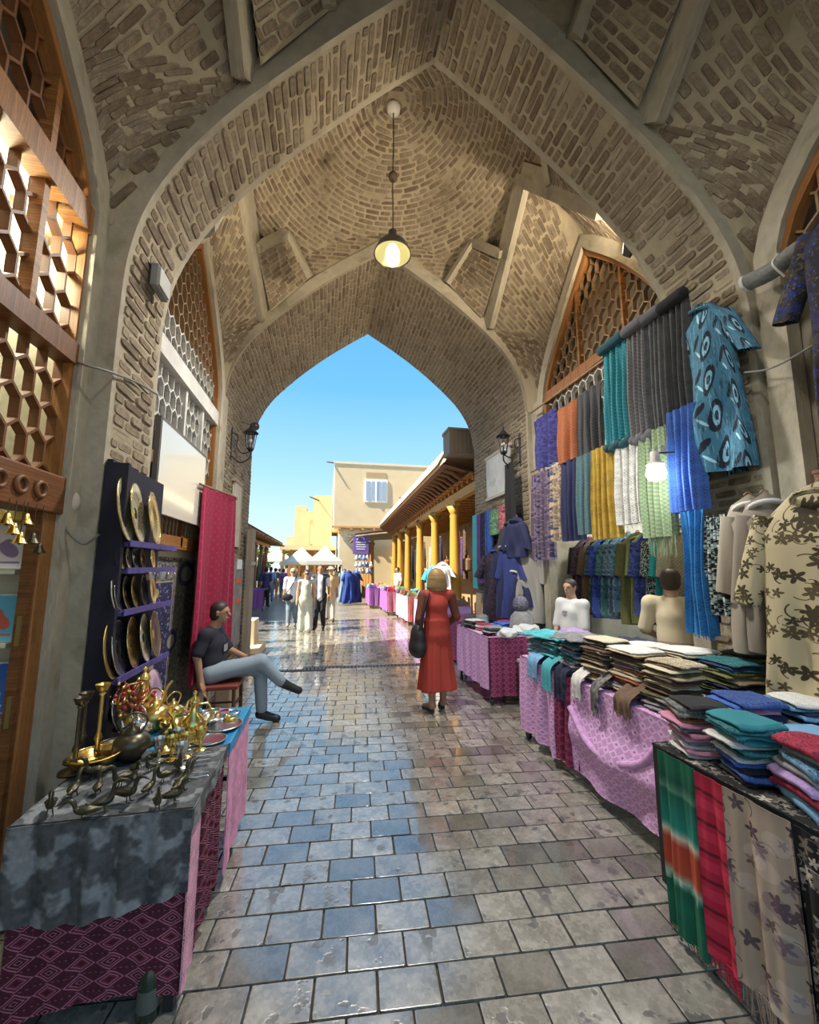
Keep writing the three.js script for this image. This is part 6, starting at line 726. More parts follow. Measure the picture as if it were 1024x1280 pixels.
// --- odds and ends on the walls
{ const p = onX(200, 354, -1.18), t = thing('floodlight', 'small grey floodlight clamped under the near arch', 'lamp', p); mesh('housing', box(.05, .16, .2, 0, 0, 0, .01), mat([.22, .22, .21]), t); mesh('glass', box(.01, .13, .17, .03, 0, 0), mat([.45, .45, .43], { roughness: .3 }), t); mesh('arm', rod(V(-.02, .05, .05), V(-.08, .1, .22), .012), blackIron, t);
  const a = onX(936, 353, 2.74), b = onX(1044, 288, 2.74), r = thing('rolled_awning', 'grey rolled tarpaulin on a pole above the paisley robe', 'awning'); mesh('roll', tube([a, a.clone().lerp(b, .3).add(V(0, -.015, 0)), a.clone().lerp(b, .6).add(V(0, .012, 0)), b], .055, 20, 12), mat([.26, .255, .24], { map: grain, roughness: .9 }), r); mesh('end_cap', xf(new THREE.CylinderGeometry(.06, .06, .02, 18), a.x, a.y, a.z - .01, R(90)), mat([.5, .48, .44]), r); mesh('tie', tube([a.clone().lerp(b, .4).add(V(.0, .07, 0)), a.clone().lerp(b, .42).add(V(-.07, -.02, 0)), a.clone().lerp(b, .44).add(V(0, -.1, 0))], .006, 12, 5), mat([.6, .58, .5]), r);
  const wire = (label, pts) => solo('cable', tube(pts, .007, 30, 5), mat([.20, .19, .17]), label, 'cable');
  wire('thin grey cable crossing the plaster beside the lattice window', [onX(96, 452, -1.40), onX(112, 458, -1.30), onX(128, 462, -1.255), W(-1.235, onX(160, 470, -1.25).y, 2.6), W(-1.22, onX(190, 490, -1.24).y, 2.88)]);
  wire('sagging pale cable tied from the shop door to the plate rack', [onX(78, 648, -1.39), onX(88, 668, -1.34), onX(105, 680, -1.28), onX(124, 668, -1.2)]);
  wire('grey cable clipped to the brick pier beside the ikat robe', [W(2.78, 2.95, 2.36), W(2.78, 2.9, 2.2), W(2.79, 2.92, 2.0), W(2.8, 3.0, 1.7)]);
  wire('grey cable along the arch wall above the wall lantern', [onX(593, 543, 2.83), onX(625, 515, 2.83), onX(652, 488, 2.83)]);
  const hk = thing('wooden_bracket', 'wooden box shelf at the edge of the plastered wall', 'shelf', V(2.9, 2.1, -1.62)); mesh('board', box(.12, .16, .5, 0, 0, 0), wood, hk); mesh('edge', box(.02, .02, .5, -.065, .085, 0), woodDark, hk); }
// ---------------------------------------------------------------- people: bodies meshed from a distance field of tapered limbs
const smin = (a, b, k) => { const h = Math.max(k - Math.abs(a - b), 0) / k; return Math.min(a, b) - h * h * k * .25; };
function distOf(prims, k) {
  return (x, y, z) => { let d = 9; for (const p of prims) { let e;
    if (p.f) e = p.f(x, y, z); else if (p.b) { const ax = x - p.a.x, ay = y - p.a.y, az = z - p.a.z, bx = p.b.x - p.a.x, by = p.b.y - p.a.y, bz = p.b.z - p.a.z, t = clamp((ax * bx + ay * by + az * bz) / (bx * bx + by * by + bz * bz + 1e-9)), dx = ax - bx * t, dy = ay - by * t, dz = az - bz * t; e = Math.sqrt(dx * dx + dy * dy + dz * dz) - lerp(p.ra, p.rb, t); }
    else { const X = x - p.c.x, Y = y - p.c.y, Z = z - p.c.z, k0 = Math.hypot(X / p.r[0], Y / p.r[1], Z / p.r[2]), k1 = Math.hypot(X / p.r[0] ** 2, Y / p.r[1] ** 2, Z / p.r[2] ** 2); e = k0 < 1e-4 ? -Math.min(...p.r) : k0 * (k0 - 1) / k1; }
    d = p.cut ? Math.max(d, -e) : smin(d, e, p.k ?? k); } return d; };
}
function meshField(f, lo, hi, c) { // naive surface nets
  const n = [0, 1, 2].map((i) => Math.ceil((hi.getComponent(i) - lo.getComponent(i)) / c) + 2), [nx, ny, nz] = n, F = new Float32Array(nx * ny * nz), B = 6, at = (i, j, k) => (k * ny + j) * nx + i;
  for (let k = 0; k < nz; k += B) for (let j = 0; j < ny; j += B) for (let i = 0; i < nx; i += B) { const m = f(lo.x + (i + B / 2) * c, lo.y + (j + B / 2) * c, lo.z + (k + B / 2) * c), skip = Math.abs(m) > B * c * 1.5;
    for (let q = k; q < Math.min(nz, k + B); q++) for (let r = j; r < Math.min(ny, j + B); r++) for (let s = i; s < Math.min(nx, i + B); s++) F[at(s, r, q)] = skip ? m : f(lo.x + s * c, lo.y + r * c, lo.z + q * c); }
  const id = new Int32Array(nx * ny * nz).fill(-1), pos = [], idx = [];
  for (let k = 0; k < nz - 1; k++) for (let j = 0; j < ny - 1; j++) for (let i = 0; i < nx - 1; i++) { let m = 0, sx = 0, sy = 0, sz = 0; const v = []; for (let q = 0; q < 8; q++) { const d = F[at(i + (q & 1), j + (q >> 1 & 1), k + (q >> 2))]; v.push(d); } const neg = v.filter((d) => d < 0).length; if (!neg || neg === 8) continue;
    for (const [a, b] of [[0, 1], [2, 3], [4, 5], [6, 7], [0, 2], [1, 3], [4, 6], [5, 7], [0, 4], [1, 5], [2, 6], [3, 7]]) if ((v[a] < 0) !== (v[b] < 0)) { const t = v[a] / (v[a] - v[b]); sx += (a & 1) + ((b & 1) - (a & 1)) * t; sy += (a >> 1 & 1) + ((b >> 1 & 1) - (a >> 1 & 1)) * t; sz += (a >> 2) + ((b >> 2) - (a >> 2)) * t; m++; }
    id[at(i, j, k)] = pos.length / 3; pos.push(lo.x + (i + sx / m) * c, lo.y + (j + sy / m) * c, lo.z + (k + sz / m) * c); }
  const quad = (a, b, d, e, flip) => { if (a < 0 || b < 0 || d < 0 || e < 0) return; flip ? idx.push(a, d, b, a, e, d) : idx.push(a, b, d, a, d, e); };
  for (let k = 1; k < nz - 1; k++) for (let j = 1; j < ny - 1; j++) for (let i = 1; i < nx - 1; i++) { const s = F[at(i, j, k)] < 0;
    if (s !== F[at(i + 1, j, k)] < 0) quad(id[at(i, j - 1, k - 1)], id[at(i, j, k - 1)], id[at(i, j, k)], id[at(i, j - 1, k)], !s);
    if (s !== F[at(i, j + 1, k)] < 0) quad(id[at(i - 1, j, k - 1)], id[at(i - 1, j, k)], id[at(i, j, k)], id[at(i, j, k - 1)], !s);
    if (s !== F[at(i, j, k + 1)] < 0) quad(id[at(i - 1, j - 1, k)], id[at(i, j - 1, k)], id[at(i, j, k)], id[at(i - 1, j, k)], !s); }
  const uv = []; for (let i = 0; i < pos.length; i += 3) uv.push(pos[i] + pos[i + 2] * .5, pos[i + 1]); return geo(pos, idx, uv);
}
const cap = (a, b, ra, rb, k) => ({ a, b, ra, rb, k }), ell = (c, r, k) => ({ c, r, k });
function layer(prims, k, c, shape) { const lo = V(9, 9, 9), hi = V(-9, -9, -9), grow = (p, r) => { lo.min(p.clone().subScalar(r)); hi.max(p.clone().addScalar(r)); }; for (const p of prims) { if (p.lo) { lo.min(p.lo); hi.max(p.hi); } else if (p.b) { grow(p.a, p.ra + .04); grow(p.b, p.rb + .04); } else if (p.c) grow(p.c, Math.max(...p.r) + .04); } const f = distOf(prims, k); return meshField(shape ? (x, y, z) => shape(x, y, z, f(x, y, z)) : f, lo, hi, c); }
function joints(H, o = {}) { const J = { pelvis: [0, .53, 0], belly: [0, .62, .005], chest: [0, .735, 0], neck: [0, .835, -.008], head: [0, .928, .008], sL: [.108, .805, -.008], eL: [.128, .635, -.02], wL: [.13, .49, .03], sR: [-.108, .805, -.008], eR: [-.128, .635, -.02], wR: [-.13, .49, .03], hL: [.05, .52, 0], kL: [.055, .285, .012], aL: [.055, .045, -.01], tL: [.062, .016, .085], hR: [-.05, .52, 0], kR: [-.055, .285, .012], aR: [-.055, .045, -.01], tR: [-.062, .016, .085], look: [0, 0, 1], ...o }, r = {}; for (const k in J) r[k] = V(...J[k]).multiplyScalar(k === 'look' ? 1 : H); return r; }
function handPrims(w, e, H) { // palm, four fingers of unequal length and a thumb, a little curled
  const d = w.clone().sub(e).normalize(), side = V(0, 0, 1).cross(d).lengthSq() > .05 ? V(0, 0, 1).cross(d).normalize() : V(1, 0, 0), n = d.clone().cross(side).normalize(), L = .105 * H, P = [], at = (a, b, c) => w.clone().addScaledVector(d, a * L).addScaledVector(side, b * L).addScaledVector(n, c * L);
  P.push(cap(at(0, 0, 0), at(.45, 0, .02), .016 * H, .019 * H, .012)); [[-.16, .42], [-.055, .5], [.05, .47], [.15, .36]].forEach(([s, l]) => { P.push(cap(at(.45, s, .02), at(.45 + l * .5, s * 1.1, .06), .0062 * H, .0056 * H, .004), cap(at(.45 + l * .5, s * 1.1, .06), at(.45 + l, s * 1.1, .17), .0056 * H, .0046 * H, .004)); }); P.push(cap(at(.15, -.16, .02), at(.38, -.33, .1), .0075 * H, .006 * H, .006), cap(at(.38, -.33, .1), at(.56, -.33, .16), .006 * H, .005 * H, .004)); return P;
}
function headPrims(J, H) { const c = J.head, l = J.look.clone().normalize(), s = V(0, 1, 0).cross(l).normalize(), at = (a, b, d) => c.clone().addScaledVector(s, a * H).addScaledVector(l, d * H).add(V(0, b * H, 0));
  return [ell(c.clone().add(V(0, .012 * H, 0)), [.046 * H, .052 * H, .05 * H]), cap(at(0, -.03, .018), at(0, -.043, .026), .03 * H, .019 * H, .02), cap(at(0, .008, .05), at(0, -.012, .060), .005 * H, .0085 * H, .01), cap(at(-.012, -.03, .048), at(.012, -.03, .048), .005 * H, .005 * H, .008), cap(at(-.016, .014, .042), at(.016, .014, .042), .01 * H, .01 * H, .012), cap(at(.046, .008, .0), at(.047, -.012, -.002), .009 * H, .006 * H, .006), cap(at(-.046, .008, 0), at(-.047, -.012, -.002), .009 * H, .006 * H, .006), cap(J.neck, c.clone().add(V(0, -.03 * H, -.005 * H)), .033 * H, .031 * H, .03)]; }
function bodyPrims(J, H, fine) { const P = headPrims(J, H); for (const q of ['L', 'R']) { P.push(cap(J['s' + q], J['e' + q], .025 * H, .021 * H), cap(J['e' + q], J['w' + q], .0225 * H, .0155 * H)); if (fine) P.push(...handPrims(J['w' + q], J['e' + q], H)); else { const d = J['w' + q].clone().sub(J['e' + q]).normalize().multiplyScalar(.06 * H); P.push(cap(J['w' + q], J['w' + q].clone().add(d), .017 * H, .012 * H)); } P.push(cap(J['h' + q], J['k' + q], .05 * H, .033 * H), cap(J['k' + q], J['k' + q].clone().lerp(J['a' + q], .35), .032 * H, .034 * H), cap(J['k' + q].clone().lerp(J['a' + q], .35), J['a' + q], .034 * H, .021 * H), cap(J['a' + q], J['t' + q], .023 * H, .016 * H)); }
  P.push(cap(J.sL, J.sR, .027 * H, .027 * H), cap(J.chest, J.belly, .072 * H, .068 * H), cap(J.belly, J.pelvis, .068 * H, .075 * H), cap(J.chest, J.neck, .06 * H, .034 * H)); return P; }
function topPrims(J, H, sleeve = .6, long = 0, x = .010) { const P = [cap(J.sL, J.sR, .026 * H + x, .026 * H + x), cap(J.chest, J.belly, .074 * H + x, .070 * H + x), cap(J.belly, J.pelvis.clone().add(V(0, -long * H, 0)), .070 * H + x, .077 * H + x), cap(J.chest, J.neck.clone().lerp(J.chest, .3), .06 * H, .036 * H + x)]; for (const q of ['L', 'R']) { if (sleeve > 0) P.push(cap(J['s' + q], J['s' + q].clone().lerp(J['e' + q], Math.min(1, sleeve)), .026 * H + x, .026 * H + x)); if (sleeve > 1) P.push(cap(J['e' + q], J['e' + q].clone().lerp(J['w' + q], sleeve - 1), .026 * H + x, .02 * H + x)); } return P; }
function legPrims(J, H, to = .95, x = .012, wide = 0) { const P = [cap(J.pelvis, J.pelvis.clone().add(V(0, .05 * H, 0)), .076 * H + x, .07 * H + x)]; for (const q of ['L', 'R']) P.push(cap(J['h' + q], J['k' + q], .053 * H + x, .036 * H + x + wide * .5), cap(J['k' + q], J['k' + q].clone().lerp(J['a' + q], to), .037 * H + x + wide * .5, .028 * H + x + wide)); return P; }
function shoePrims(J, H) { const P = []; for (const q of ['L', 'R']) { const a = J['a' + q], t = J['t' + q]; P.push(cap(a.clone().lerp(t, -.15), t, .027 * H, .023 * H), cap(a.clone().add(V(0, .012 * H, 0)), a.clone().lerp(t, .4), .024 * H, .02 * H)); } return P; }
function hairPrims(J, H, kind) { const l = J.look, c = J.head, up = V(0, 1, 0), at = (a, b) => c.clone().addScaledVector(l, a * H).add(V(0, b * H, 0)), cutFace = { c: at(.058, -.018), r: [.062 * H, .06 * H, .05 * H], cut: true };
  if (kind === 'bob') return [ell(at(-.008, .016), [.060 * H, .058 * H, .062 * H]), ell(at(-.018, -.03), [.072 * H, .06 * H, .056 * H], .05), ell(at(-.016, -.07), [.078 * H, .042 * H, .052 * H], .05), cutFace]; if (kind === 'bun') return [ell(at(-.006, .02), [.051 * H, .052 * H, .056 * H]), ell(at(-.06, .0), [.032 * H, .03 * H, .03 * H]), cutFace]; return [ell(at(-.008, .022), [.05 * H, .05 * H, .055 * H]), ell(at(-.02, -.012), [.049 * H, .045 * H, .043 * H]), cutFace]; }
const skinM = mat([.50, .30, .20], { roughness: .6 }), skinTan = mat([.40, .22, .135], { roughness: .6 });
function person(label, pos, turn, H, o) {
  const J = joints(H, o.pose), c = o.cell || .012, t = thing('person', label, 'person', pos, turn, o.group); mesh('body', layer(bodyPrims(J, H, o.fine), .03, c), o.skin || skinM, t);
  for (const l of o.wear(J, H)) mesh(l.name, l.g || layer(l.prims, l.k ?? .03, l.c || c, l.shape), l.m, t);
  if (o.hair) mesh('hair', layer(hairPrims(J, H, o.hair[0]), .02, Math.min(c, .008)), o.hair[1], t);
  if (o.fine) for (const s of [-1, 1]) { const l = J.look.clone().normalize(), sd = V(0, 1, 0).cross(l); const p = J.head.clone().addScaledVector(l, .0465 * H).addScaledVector(sd, s * .018 * H).add(V(0, .003 * H, 0)); mesh('eye', new THREE.SphereGeometry(.005 * H, 10, 8).translate(p.x, p.y, p.z), mat([.05, .035, .03], { roughness: .2 }), t); }
  return t;
}
const hairDark = mat([.03, .02, .015], { roughness: .55 }), hairBlond = mat([.62, .42, .20], { roughness: .5, map: woodT }), blackCloth = cl([.015, .015, .018], null), jeans = cl([.20, .27, .34], TX.damask), shoeBlack = mat([.012, .012, .014], { roughness: .5 });
// woman in red, seen from behind
person('woman with blond hair in a long red dress carrying a black shoulder bag', onY(547, 888).setY(0), R(186), 1.62, { cell: .009, fine: true, skin: skinTan, hair: ['bob', hairBlond], pose: { wL: [.125, .50, .03], eL: [.135, .64, -.02], eR: [-.155, .645, .0], wR: [-.13, .575, .115], tL: [.07, .016, .08], aL: [.05, .045, -.03], kL: [.05, .285, .0], tR: [-.06, .016, .095], aR: [-.05, .045, .02] }, wear: (J, H) => [
  { name: 'dress', m: cl([.40, .045, .03], null, { roughness: .8 }), k: .05, prims: [cap(J.sL.clone().multiplyScalar(.8).setY(J.sL.y), J.sR.clone().multiplyScalar(.8).setY(J.sR.y), .066, .066), cap(J.chest, J.neck.clone().lerp(J.chest, .25), .11, .07), cap(J.chest, J.belly, .132, .124), cap(J.belly, J.pelvis, .124, .14), { lo: V(-.36, .12 * H, -.3), hi: V(.36, .6 * H, .3), f: (x, y, z) => { const t = clamp((.60 * H - y) / (.45 * H)), a = Math.atan2(z, x), r = lerp(.145, .225, t) + .016 * t * Math.sin(a * 9 + 1.5 * Math.sin(a * 2)) + .006 * t * Math.sin(a * 17), d = Math.hypot(x, z * 1.25) - r; return Math.max(d * .8, y - .62 * H, .148 * H + .01 * Math.sin(a * 3) - y); } }] },
  { name: 'sleeves', m: cl([.17, .05, .03], null), k: .02, prims: ['L', 'R'].flatMap((q) => [cap(J['s' + q], J['e' + q], .060, .048), cap(J['e' + q], J['e' + q].clone().lerp(J['w' + q], .8), .047, .038)]) },
  { name: 'shoulder_bag', m: mat([.018, .017, .02], { roughness: .55 }), c: .01, k: .03, prims: [ell(V(.235, .505 * H, .0), [.085, .17, .13]), ell(V(.24, .44 * H, .0), [.10, .12, .15])] },
  { name: 'bag_strap', m: mat([.018, .017, .02], { roughness: .55 }), g: tube([V(.24, .57 * H, .09), V(.2, .72 * H, .085), V(.10, .838 * H, .04), V(.11, .83 * H, -.05), V(.19, .72 * H, -.1), V(.25, .57 * H, -.1)], .014, 40, 6) },
  { name: 'sandals', m: mat([.05, .03, .025]), k: .01, prims: ['L', 'R'].flatMap((q) => [cap(J['a' + q].clone().setY(.012), J['t' + q].clone().setY(.010), .026, .03), cap(J['a' + q].clone().add(V(-.03, -.03, .05)), J['a' + q].clone().add(V(.03, -.03, .05)), .014, .014)]) }] });
// seated man
{ const h = 1, P = { pelvis: [0, .56, -.08], belly: [0, .66, -.08], chest: [0, .83, -.09], neck: [0, 1.0, -.08], head: [.0, 1.155, -.02], sL: [.17, .955, -.09], eL: [.20, .74, .04], wL: [.08, .68, .24], sR: [-.17, .955, -.1], eR: [-.23, .76, -.15], wR: [-.235, .53, -.10], hL: [.085, .555, -.05], kL: [.10, .56, .39], aL: [.09, .085, .43], tL: [.10, .035, .585], hR: [-.085, .56, -.05], kR: [.0, .645, .41], aR: [.10, .385, .635], tR: [.13, .30, .80], look: [-.12, -.03, 1] };
  const S = 1.66, J = joints(1, P), t = thing('person', 'seated man in navy t-shirt and pale jeans with crossed legs', 'person', V(-1.06, 0, -4.72), R(88)), H = S;
  for (const k of ['x']) J.look.normalize();
  mesh('body', layer(bodyPrims(J, H, true), .03, .009), skinTan, t);
  mesh('tshirt', layer(topPrims(J, H, .85, .02, .016), .05, .01), cl([.018, .019, .032], null), t); mesh('jeans', layer(legPrims(J, H, .86, .012), .035, .01), cl([.27, .34, .41], null), t); mesh('shoes', layer(shoePrims(J, H), .015, .008), shoeBlack, t); mesh('hair', layer(hairPrims(J, H, 'short'), .02, .007), hairDark, t);
  for (const s of [-1, 1]) { const sd = V(0, 1, 0).cross(J.look), p = J.head.clone().addScaledVector(J.look, .0445 * H).addScaledVector(sd, s * .018 * H).add(V(0, .003 * H, 0)); mesh('eye', new THREE.SphereGeometry(.005 * H, 10, 8).translate(p.x, p.y, p.z), mat([.05, .035, .03], { roughness: .2 }), t); }
  mesh('shirt_print', sheet(6, 4, (u, v) => V((u - .5) * .14, .84 - v * .07, .045 + .015 * Math.cos((u - .5) * 2.5) + .004), .002), mat([.30, .31, .34]), t); }
// girl and woman behind the scarf table
person('girl in a white t-shirt with a red flower in her dark hair', V(2.82, 0, -4.42), R(-72), 1.5, { fine: true, cell: .01, hair: ['bun', hairDark], pose: { head: [0, .928, .008], eL: [.13, .635, .02], wL: [.10, .52, .09], eR: [-.13, .635, .02], wR: [-.10, .52, .09], look: [.1, -.02, 1] }, wear: (J, H) => [{ name: 'tshirt', m: cl([.62, .62, .62], null), k: .045, prims: topPrims(J, H, .98, .06, .014) }, { name: 'trousers', m: blackCloth, prims: legPrims(J, H) }, { name: 'shoes', m: shoeBlack, prims: shoePrims(J, H) }, { name: 'hair_flower', m: cl([.6, .05, .06], null), c: .006, k: .01, prims: [0, 1, 2, 3, 4].map((i) => ell(J.head.clone().add(V(-.06, .01 + .016 * Math.cos(i * 1.256), -.06 + .016 * Math.sin(i * 1.256))), [.012, .013, .013])) }, { name: 'shirt_print', m: mat([.32, .32, .33]), g: sheet(8, 3, (u, v) => V((u - .5) * .16, .755 * H - v * .03 - .006 * Math.sin(u * 20), .147 - .10 * (u - .5) ** 2 * 6), .002) }] });
person('woman in a beige blouse with short dark hair inside the stall', V(3.06, 0, -3.22), R(128), 1.62, { fine: true, cell: .01, hair: ['short', mat([.06, .035, .02], { roughness: .5 })], pose: { eL: [.15, .65, .02], wL: [.10, .60, .13], eR: [-.15, .65, .02], wR: [-.08, .60, .13] }, wear: (J, H) => [{ name: 'blouse', m: cl([.66, .56, .38], null), k: .05, prims: topPrims(J, H, .9, .08, .018) }, { name: 'skirt', m: cl([.3, .22, .16], null), prims: legPrims(J, H, .8, .03) }, { name: 'shoes', m: shoeBlack, prims: shoePrims(J, H) }] });
// people walking up the street
const walk = (s) => ({ kL: [.05, .285, .03 * s], aL: [.055, .05, -.05 * s], tL: [.06, .02, .035 - .05 * s], kR: [-.05, .29, .05 * s], aR: [-.055, .05, .09 * s], tR: [-.06, .03, .17 * s], wL: [.14, .49, .06 * s], wR: [-.14, .49, -.02 * s] });
const glasses = (J, H) => ({ name: 'sunglasses', m: mat([.01, .01, .01], { roughness: .2 }), g: merge([box(.055, .035, .012, -.032, J.head.y + .004, J.head.z + .088, .005), box(.055, .035, .012, .032, J.head.y + .004, J.head.z + .088, .005), box(.13, .008, .01, 0, J.head.y + .015, J.head.z + .082)]) });
person('woman in a white blouse and jeans with a black bag walking up the street', onY(364, 783).setY(0), R(4), 1.62, { cell: .016, pose: walk(1), hair: ['short', mat([.5, .42, .32])], wear: (J, H) => [{ name: 'blouse', m: cl([.75, .76, .8], null), k: .05, prims: topPrims(J, H, .9, .05, .02) }, { name: 'jeans', m: jeans, prims: legPrims(J, H) }, { name: 'shoes', m: mat([.2, .2, .2]), prims: shoePrims(J, H) }, { name: 'bag', m: blackCloth, prims: [ell(V(-.13, .50 * H, .12), [.16, .1, .07])] }, { name: 'bag_strap', m: blackCloth, g: tube([V(-.2, .53 * H, .13), V(-.02, .70 * H, .15), V(.10, .85 * H, .04)], .014, 20, 6) }, glasses(J, H)] });
person('woman in a pale green jumpsuit wearing dark sunglasses', onY(381, 790).setY(0), R(6), 1.58, { cell: .016, pose: walk(-1), hair: ['short', hairDark], wear: (J, H) => [{ name: 'jumpsuit', m: cl([.48, .50, .42], null), k: .04, prims: [...topPrims(J, H, 0, .02, .012), ...legPrims(J, H, .97, .02, .03)] }, { name: 'sandals', m: mat([.3, .2, .14]), prims: shoePrims(J, H) }, glasses(J, H)] });
person('man in a dark vest over a white t-shirt and black trousers', onY(399, 787).setY(0), R(-6), 1.72, { cell: .016, skin: skinTan, pose: walk(1), hair: ['short', mat([.10, .06, .03])], wear: (J, H) => [{ name: 'tshirt', m: cl([.75, .76, .8], null), k: .05, prims: topPrims(J, H, .75, .03, .012) }, { name: 'vest', m: cl([.05, .05, .07], null), k: .05, prims: topPrims(J, H, 0, .02, .026), shape: (x, y, z, d) => Math.max(d, z > 0 ? .062 - Math.abs(x) : -1) }, { name: 'trousers', m: blackCloth, prims: legPrims(J, H) }, { name: 'shoes', m: shoeBlack, prims: shoePrims(J, H) }] });
person('person in an orange shirt and straw hat walking behind the man in the vest', onY(412, 777).setY(0), R(0), 1.66, { cell: .018, pose: walk(-1), hair: ['short', hairDark], wear: (J, H) => [{ name: 'shirt', m: cl([.62, .40, .18], null), k: .05, prims: topPrims(J, H, .9, .06, .02) }, { name: 'trousers', m: cl([.45, .42, .36], null), prims: legPrims(J, H) }, { name: 'shoes', m: shoeBlack, prims: shoePrims(J, H) }, { name: 'hat', m: mat([.6, .45, .25]), g: xf(lathe([[.14, 0], [.13, .012], [.075, .015], [.07, .07], [0, .085]], 18), 0, J.head.y + .05, J.head.z) }] });
{ // the crowd at the end of the street
  const tops = [['white', [.75, .75, .75]], ['navy', [.04, .05, .14]], ['red', [.5, .06, .06]], ['grey', [.35, .35, .36]], ['pink', [.65, .35, .42]], ['olive', [.22, .22, .10]], ['pale blue', [.40, .52, .68]], ['black', [.02, .02, .02]], ['cream', [.66, .58, .42]], ['violet', [.25, .14, .40]], ['orange', [.6, .28, .08]], ['teal', [.05, .30, .32]]], legs = [['dark trousers', [.03, .03, .035]], ['blue jeans', [.14, .22, .36]], ['beige trousers', [.45, .38, .27]]];
  const proto = [1, -1].map((s) => { const H = 1.66, J = joints(H, walk(s)), c = .028; return [layer(bodyPrims(J, H), .03, c), layer(topPrims(J, H, .8, .04, .016), .04, c), layer(legPrims(J, H), .03, c), layer(shoePrims(J, H), .01, c), layer(hairPrims(J, H, 'short'), .02, .016)]; });
  const where = ['before the white tent', 'near the portico posts', 'beside the shady arcade', 'at the street end', 'by the cream tent', 'under the grey canopy', 'in front of the trees'];
  [[331, 760], [337, 752], [343, 745], [348, 741], [353, 747], [358, 739], [371, 741], [407, 748], [417, 750], [424, 746], [430, 752], [436, 741], [345, 736], [390, 740]].forEach(([x, y], i) => { const [tn, tc] = tops[(i * 5 + 1) % 12], [ln, lc] = legs[i % 3], p = onY(x, y).setY(0), G = proto[i % 2], t = thing('person', `person in a ${tn} top and ${ln} ${where[(i * 3 + 2) % 7]}`.replace(/ (before|near|beside|at|by|under|in front).*$/, ' far down the street'), 'person', p, hash(i, 3, 5) > .5 ? R(10) : R(185), 'crowd far down the street'); mesh('body', G[0], skinM, t); mesh('top', G[1], mat(tc), t); mesh('trousers', G[2], mat(lc), t); mesh('shoes', G[3], shoeBlack, t); mesh('hair', G[4], hairDark, t); t.scale.setScalar(.94 + .1 * hash(i, 8, 1)); });
  const v = (label, x, y, tc, turn) => { const t = thing('person', label, 'person', V(x, 0, y), turn), G = proto[0]; mesh('body', G[0], skinM, t); mesh('top', G[1], mat(tc), t); mesh('trousers', G[2], mat([.04, .04, .05]), t); mesh('shoes', G[3], shoeBlack, t); mesh('hair', G[4], hairDark, t); };
  v('vendor in a white shirt standing among the arcade columns', 2.95, -17.2, [.78, .78, .78], R(-60)); v('shopper in a pink top beside the outer arch edge', -1.95, -9.6, [.6, .3, .34], R(170)); v('shopper in a dark jacket standing by the shady arcade', -2.2, -11.4, [.06, .06, .07], R(160));
}
